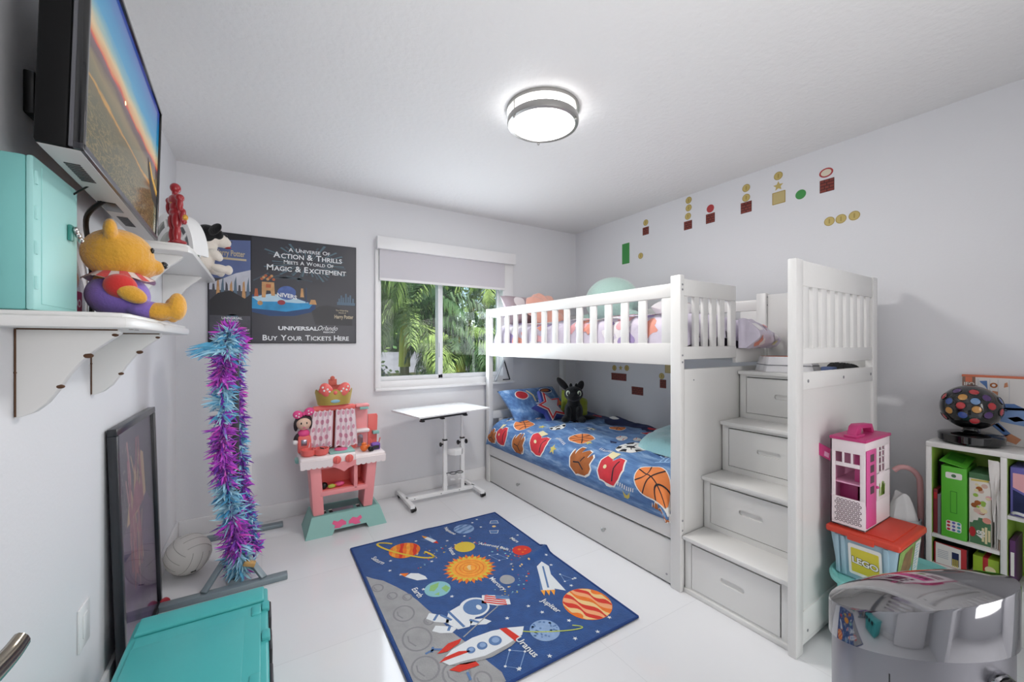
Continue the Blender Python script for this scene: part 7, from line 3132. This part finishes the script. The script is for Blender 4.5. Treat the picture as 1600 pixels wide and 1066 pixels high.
b.ell(pp - V((cos(a2), sin(a2), 0)) * .004, (.024, .024, .0235), 'chrome', None, 20)
b.build('hinge_knob', cb, True, label='black round knob')

# ------------------------------------------------------------ outside the window
M('grass', '5f7f3a', .95, var=.3, vscale=.6)
b = MB()
b.quad([(-40, 3.6, -2.6), (60, 3.6, -2.6), (60, 70, -2.6), (-40, 70, -2.6)], 'grass')
struct(b.build('ground'))
M('leaf_a', '7f9a52', .6, var=.3, vscale=.8)
M('leaf_b', '45663a', .6, var=.3, vscale=.8)
M('leaf_c', '9cb568', .55, var=.3, vscale=.8)
M('leaf_d', '7ba07e', .6, var=.3, vscale=.8)
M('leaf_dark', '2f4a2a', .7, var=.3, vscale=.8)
M('trunk', '8d8570', .85, var=.15, vscale=6)
M('crown_shaft', 'd6d060', .5, var=.1, vscale=5)


def palm(loc, zc, rf, nf, label, mats, seed, shaft=.5, droop=1.0, up0=.9, ll=.5):
    rr = random.Random(seed)
    t = thing('palm_tree', label, 'palm tree', (loc[0], loc[1], -2.6))
    b = MB()
    b.tube([(loc[0], loc[1], -2.6), (loc[0] + .03, loc[1], (zc - shaft - 2.6) / 2), (loc[0], loc[1], zc - shaft)], [.13, .10, .09], 'trunk', 12)
    b.build('trunk', t, True)
    b = MB()
    b.tube([(loc[0], loc[1], zc - shaft), (loc[0], loc[1], zc - shaft * .5), (loc[0], loc[1], zc)], [.115, .10, .05], 'crown_shaft', 12)
    b.build('crown_shaft', t, True, label='yellow green crown shaft')
    bms = [bmesh.new() for _ in mats]
    for i in range(nf):
        az = 2 * pi * i * .382 + rr.uniform(-.2, .2)
        el = up0 - 1.3 * (i / nf) + rr.uniform(-.15, .15)
        L = rf * rr.uniform(.85, 1.1)
        h = V((cos(az), sin(az), 0))
        pts = []
        p = V((loc[0], loc[1], zc - .02))
        e = el
        n = 30
        for k in range(n + 1):
            pts.append(p.copy())
            p = p + (h * cos(e) + V((0, 0, sin(e)))) * (L / n)
            e -= droop * (1.9 / n) * (0.5 + k / n)
        B_ = bms[i % len(mats)]
        for k in range(2, n):
            tdir = (pts[k + 1] - pts[k]).normalized()
            sd = tdir.cross(V((0, 0, 1)))
            if sd.length < .05:
                sd = V((-h.y, h.x, 0))
            sd.normalize()
            f = sin(pi * (k / n) ** .8) * .75 + .25
            for s in (-1, 1):
                for q in range(2):
                    st_ = pts[k] + (pts[k + 1] - pts[k]) * (q * .5)
                    d = (sd * s * .75 + tdir * .55 + V((0, 0, rr.uniform(-.55, .1)))).normalized()
                    ln = ll * f * rr.uniform(.8, 1.15)
                    w = tdir * .014 * (rf / 1.6)
                    m_ = st_ + d * ln * .55
                    e_ = st_ + d * ln * .8 + V((0, 0, -ln * .42))
                    v = [B_.verts.new(x) for x in (st_ - w * .5, st_ + w * .5, m_ - w, m_ + w, e_)]
                    B_.faces.new((v[0], v[1], v[3], v[2]))
                    B_.faces.new((v[2], v[3], v[4]))
    b = MB()
    for B_, m_ in zip(bms, mats):
        b.merge(B_, m_)
    b.build('fronds', t, True)
    return t


palm((2.42, 8.0), 1.85, 1.8, 24, 'palm with a yellow green trunk top outside the left pane', ['leaf_a', 'leaf_b', 'leaf_b', 'leaf_c'], 1, 1.05, 1.0, 1.15, .50)
palm((1.12, 6.6), 3.0, 1.75, 26, 'tall palm whose fronds hang across the top of the left pane', ['leaf_c', 'leaf_a', 'leaf_b'], 5, .6, 1.35, .6, .55)
palm((3.35, 7.4), 1.10, 1.25, 28, 'bushy palm filling the left half of the right pane', ['leaf_c', 'leaf_b', 'leaf_a', 'leaf_b'], 9, .4, 1.15, 1.25, .42)
palm((4.15, 8.0), .95, 1.5, 24, 'blue green palm low in the middle of the right pane', ['leaf_d', 'leaf_b', 'leaf_a'], 13, .4, .9, 1.3, .42)
palm((5.05, 8.6), 3.0, 1.7, 24, 'palm with hanging fronds at the upper right of the window', ['leaf_c', 'leaf_a', 'leaf_b'], 17, .5, 1.35, .7, .48)


def bush(name, loc, r, label, mats, seed, n=700, lw=.12):
    rr = random.Random(seed)
    b = MB()
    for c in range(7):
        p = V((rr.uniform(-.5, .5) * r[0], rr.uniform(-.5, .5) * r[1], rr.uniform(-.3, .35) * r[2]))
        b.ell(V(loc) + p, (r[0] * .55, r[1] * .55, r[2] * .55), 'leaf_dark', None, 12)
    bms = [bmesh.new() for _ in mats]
    for i in range(n):
        z = rr.uniform(-1, 1)
        a = rr.uniform(0, 2 * pi)
        q = math.sqrt(1 - z * z)
        d = V((q * cos(a), q * sin(a), z))
        k = rr.uniform(.75, 1.08) + .12 * sin(a * 5) * cos(z * 4)
        p = V(loc) + V((d.x * r[0] * k, d.y * r[1] * k, d.z * r[2] * k))
        t = V((rr.uniform(-1, 1), rr.uniform(-1, 1), rr.uniform(-1, .6))).normalized()
        s_ = t.cross(V((rr.uniform(-1, 1), rr.uniform(-1, 1), rr.uniform(-1, 1)))).normalized() * lw * .3
        B_ = bms[rr.randrange(len(mats))]
        v = [B_.verts.new(x) for x in (p, p + t * lw * .5 + s_, p + t * lw, p + t * lw * .5 - s_)]
        B_.faces.new(v)
    for B_, m_ in zip(bms, mats):
        b.merge(B_, m_)
    o = b.build(name, None, True, loc=(loc[0], loc[1], -2.6))
    tag(o, label, name.split('_')[-1])
    return o


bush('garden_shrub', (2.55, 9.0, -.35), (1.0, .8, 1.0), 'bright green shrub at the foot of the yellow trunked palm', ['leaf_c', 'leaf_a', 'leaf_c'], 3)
bush('garden_shrub', (1.9, 10.0, .30), (.75, .7, .60), 'small dark green shrub at the far left of the window view', ['leaf_b', 'leaf_a'], 4)
bush('garden_shrub', (3.6, 9.4, -.2), (.9, .8, .9), 'green shrub behind the middle of the window', ['leaf_a', 'leaf_c'], 6)
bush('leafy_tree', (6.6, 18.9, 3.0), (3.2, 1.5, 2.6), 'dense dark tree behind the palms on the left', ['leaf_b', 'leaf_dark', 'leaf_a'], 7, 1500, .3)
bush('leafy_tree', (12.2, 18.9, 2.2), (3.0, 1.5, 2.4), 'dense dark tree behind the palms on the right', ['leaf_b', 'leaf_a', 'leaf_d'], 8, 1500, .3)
M('roof_tile', '8f8d90', .8, var=.12, vscale=3)
M('roof_clay', 'a8714f', .8, var=.15, vscale=3)
M('stucco', 'd9cdb8', .8)
M('stucco_white', 'e6e6e2', .8)


def house(x0, x1, y0, y1, ze, zr, roof, wall_m, label):
    t = thing('house', label, 'house', ((x0 + x1) / 2, (y0 + y1) / 2, -2.6))
    b = MB()
    b.bx(x0 + .4, x1 - .4, y0 + .4, y1 - .4, -2.6, ze, wall_m)
    b.build('walls', t, True)
    b = MB()
    bb = bmesh.new()
    ym = (y0 + y1) / 2
    e = [bb.verts.new(p) for p in ((x0, y0, ze), (x1, y0, ze), (x1, y1, ze), (x0, y1, ze))]
    r = [bb.verts.new(p) for p in ((x0 + 1.6, ym, zr), (x1 - 1.6, ym, zr))]
    bb.faces.new(e[::-1])
    for f in ((e[0], e[1], r[1], r[0]), (e[1], e[2], r[1]), (e[2], e[3], r[0], r[1]), (e[3], e[0], r[0])):
        bb.faces.new(f)
    bmesh.ops.recalc_face_normals(bb, faces=bb.faces)
    b.merge(bb, roof)
    b.build('roof', t, True)
    for i in range(2):
        b = MB()
        x = x0 + (x1 - x0) * (.35 + .3 * i)
        b.bx(x - .5, x + .5, y0 + .36, y0 + .41, ze - 1.5, ze - .4, 'dark')
        b.build('window', t, True)
    return t


house(2.0, 6.5, 12.5, 17, .35, .95, 'roof_tile', 'stucco', 'neighbouring house with a grey hip roof behind the left pane')
house(2.5, 15, 21, 27, 1.2, 2.2, 'roof_clay', 'stucco_white', 'white house with a clay tiled roof farther back')
house(6.7, 12, 11.5, 15.5, .45, 1.0, 'roof_tile', 'stucco_white', 'white walled house low behind the right pane')
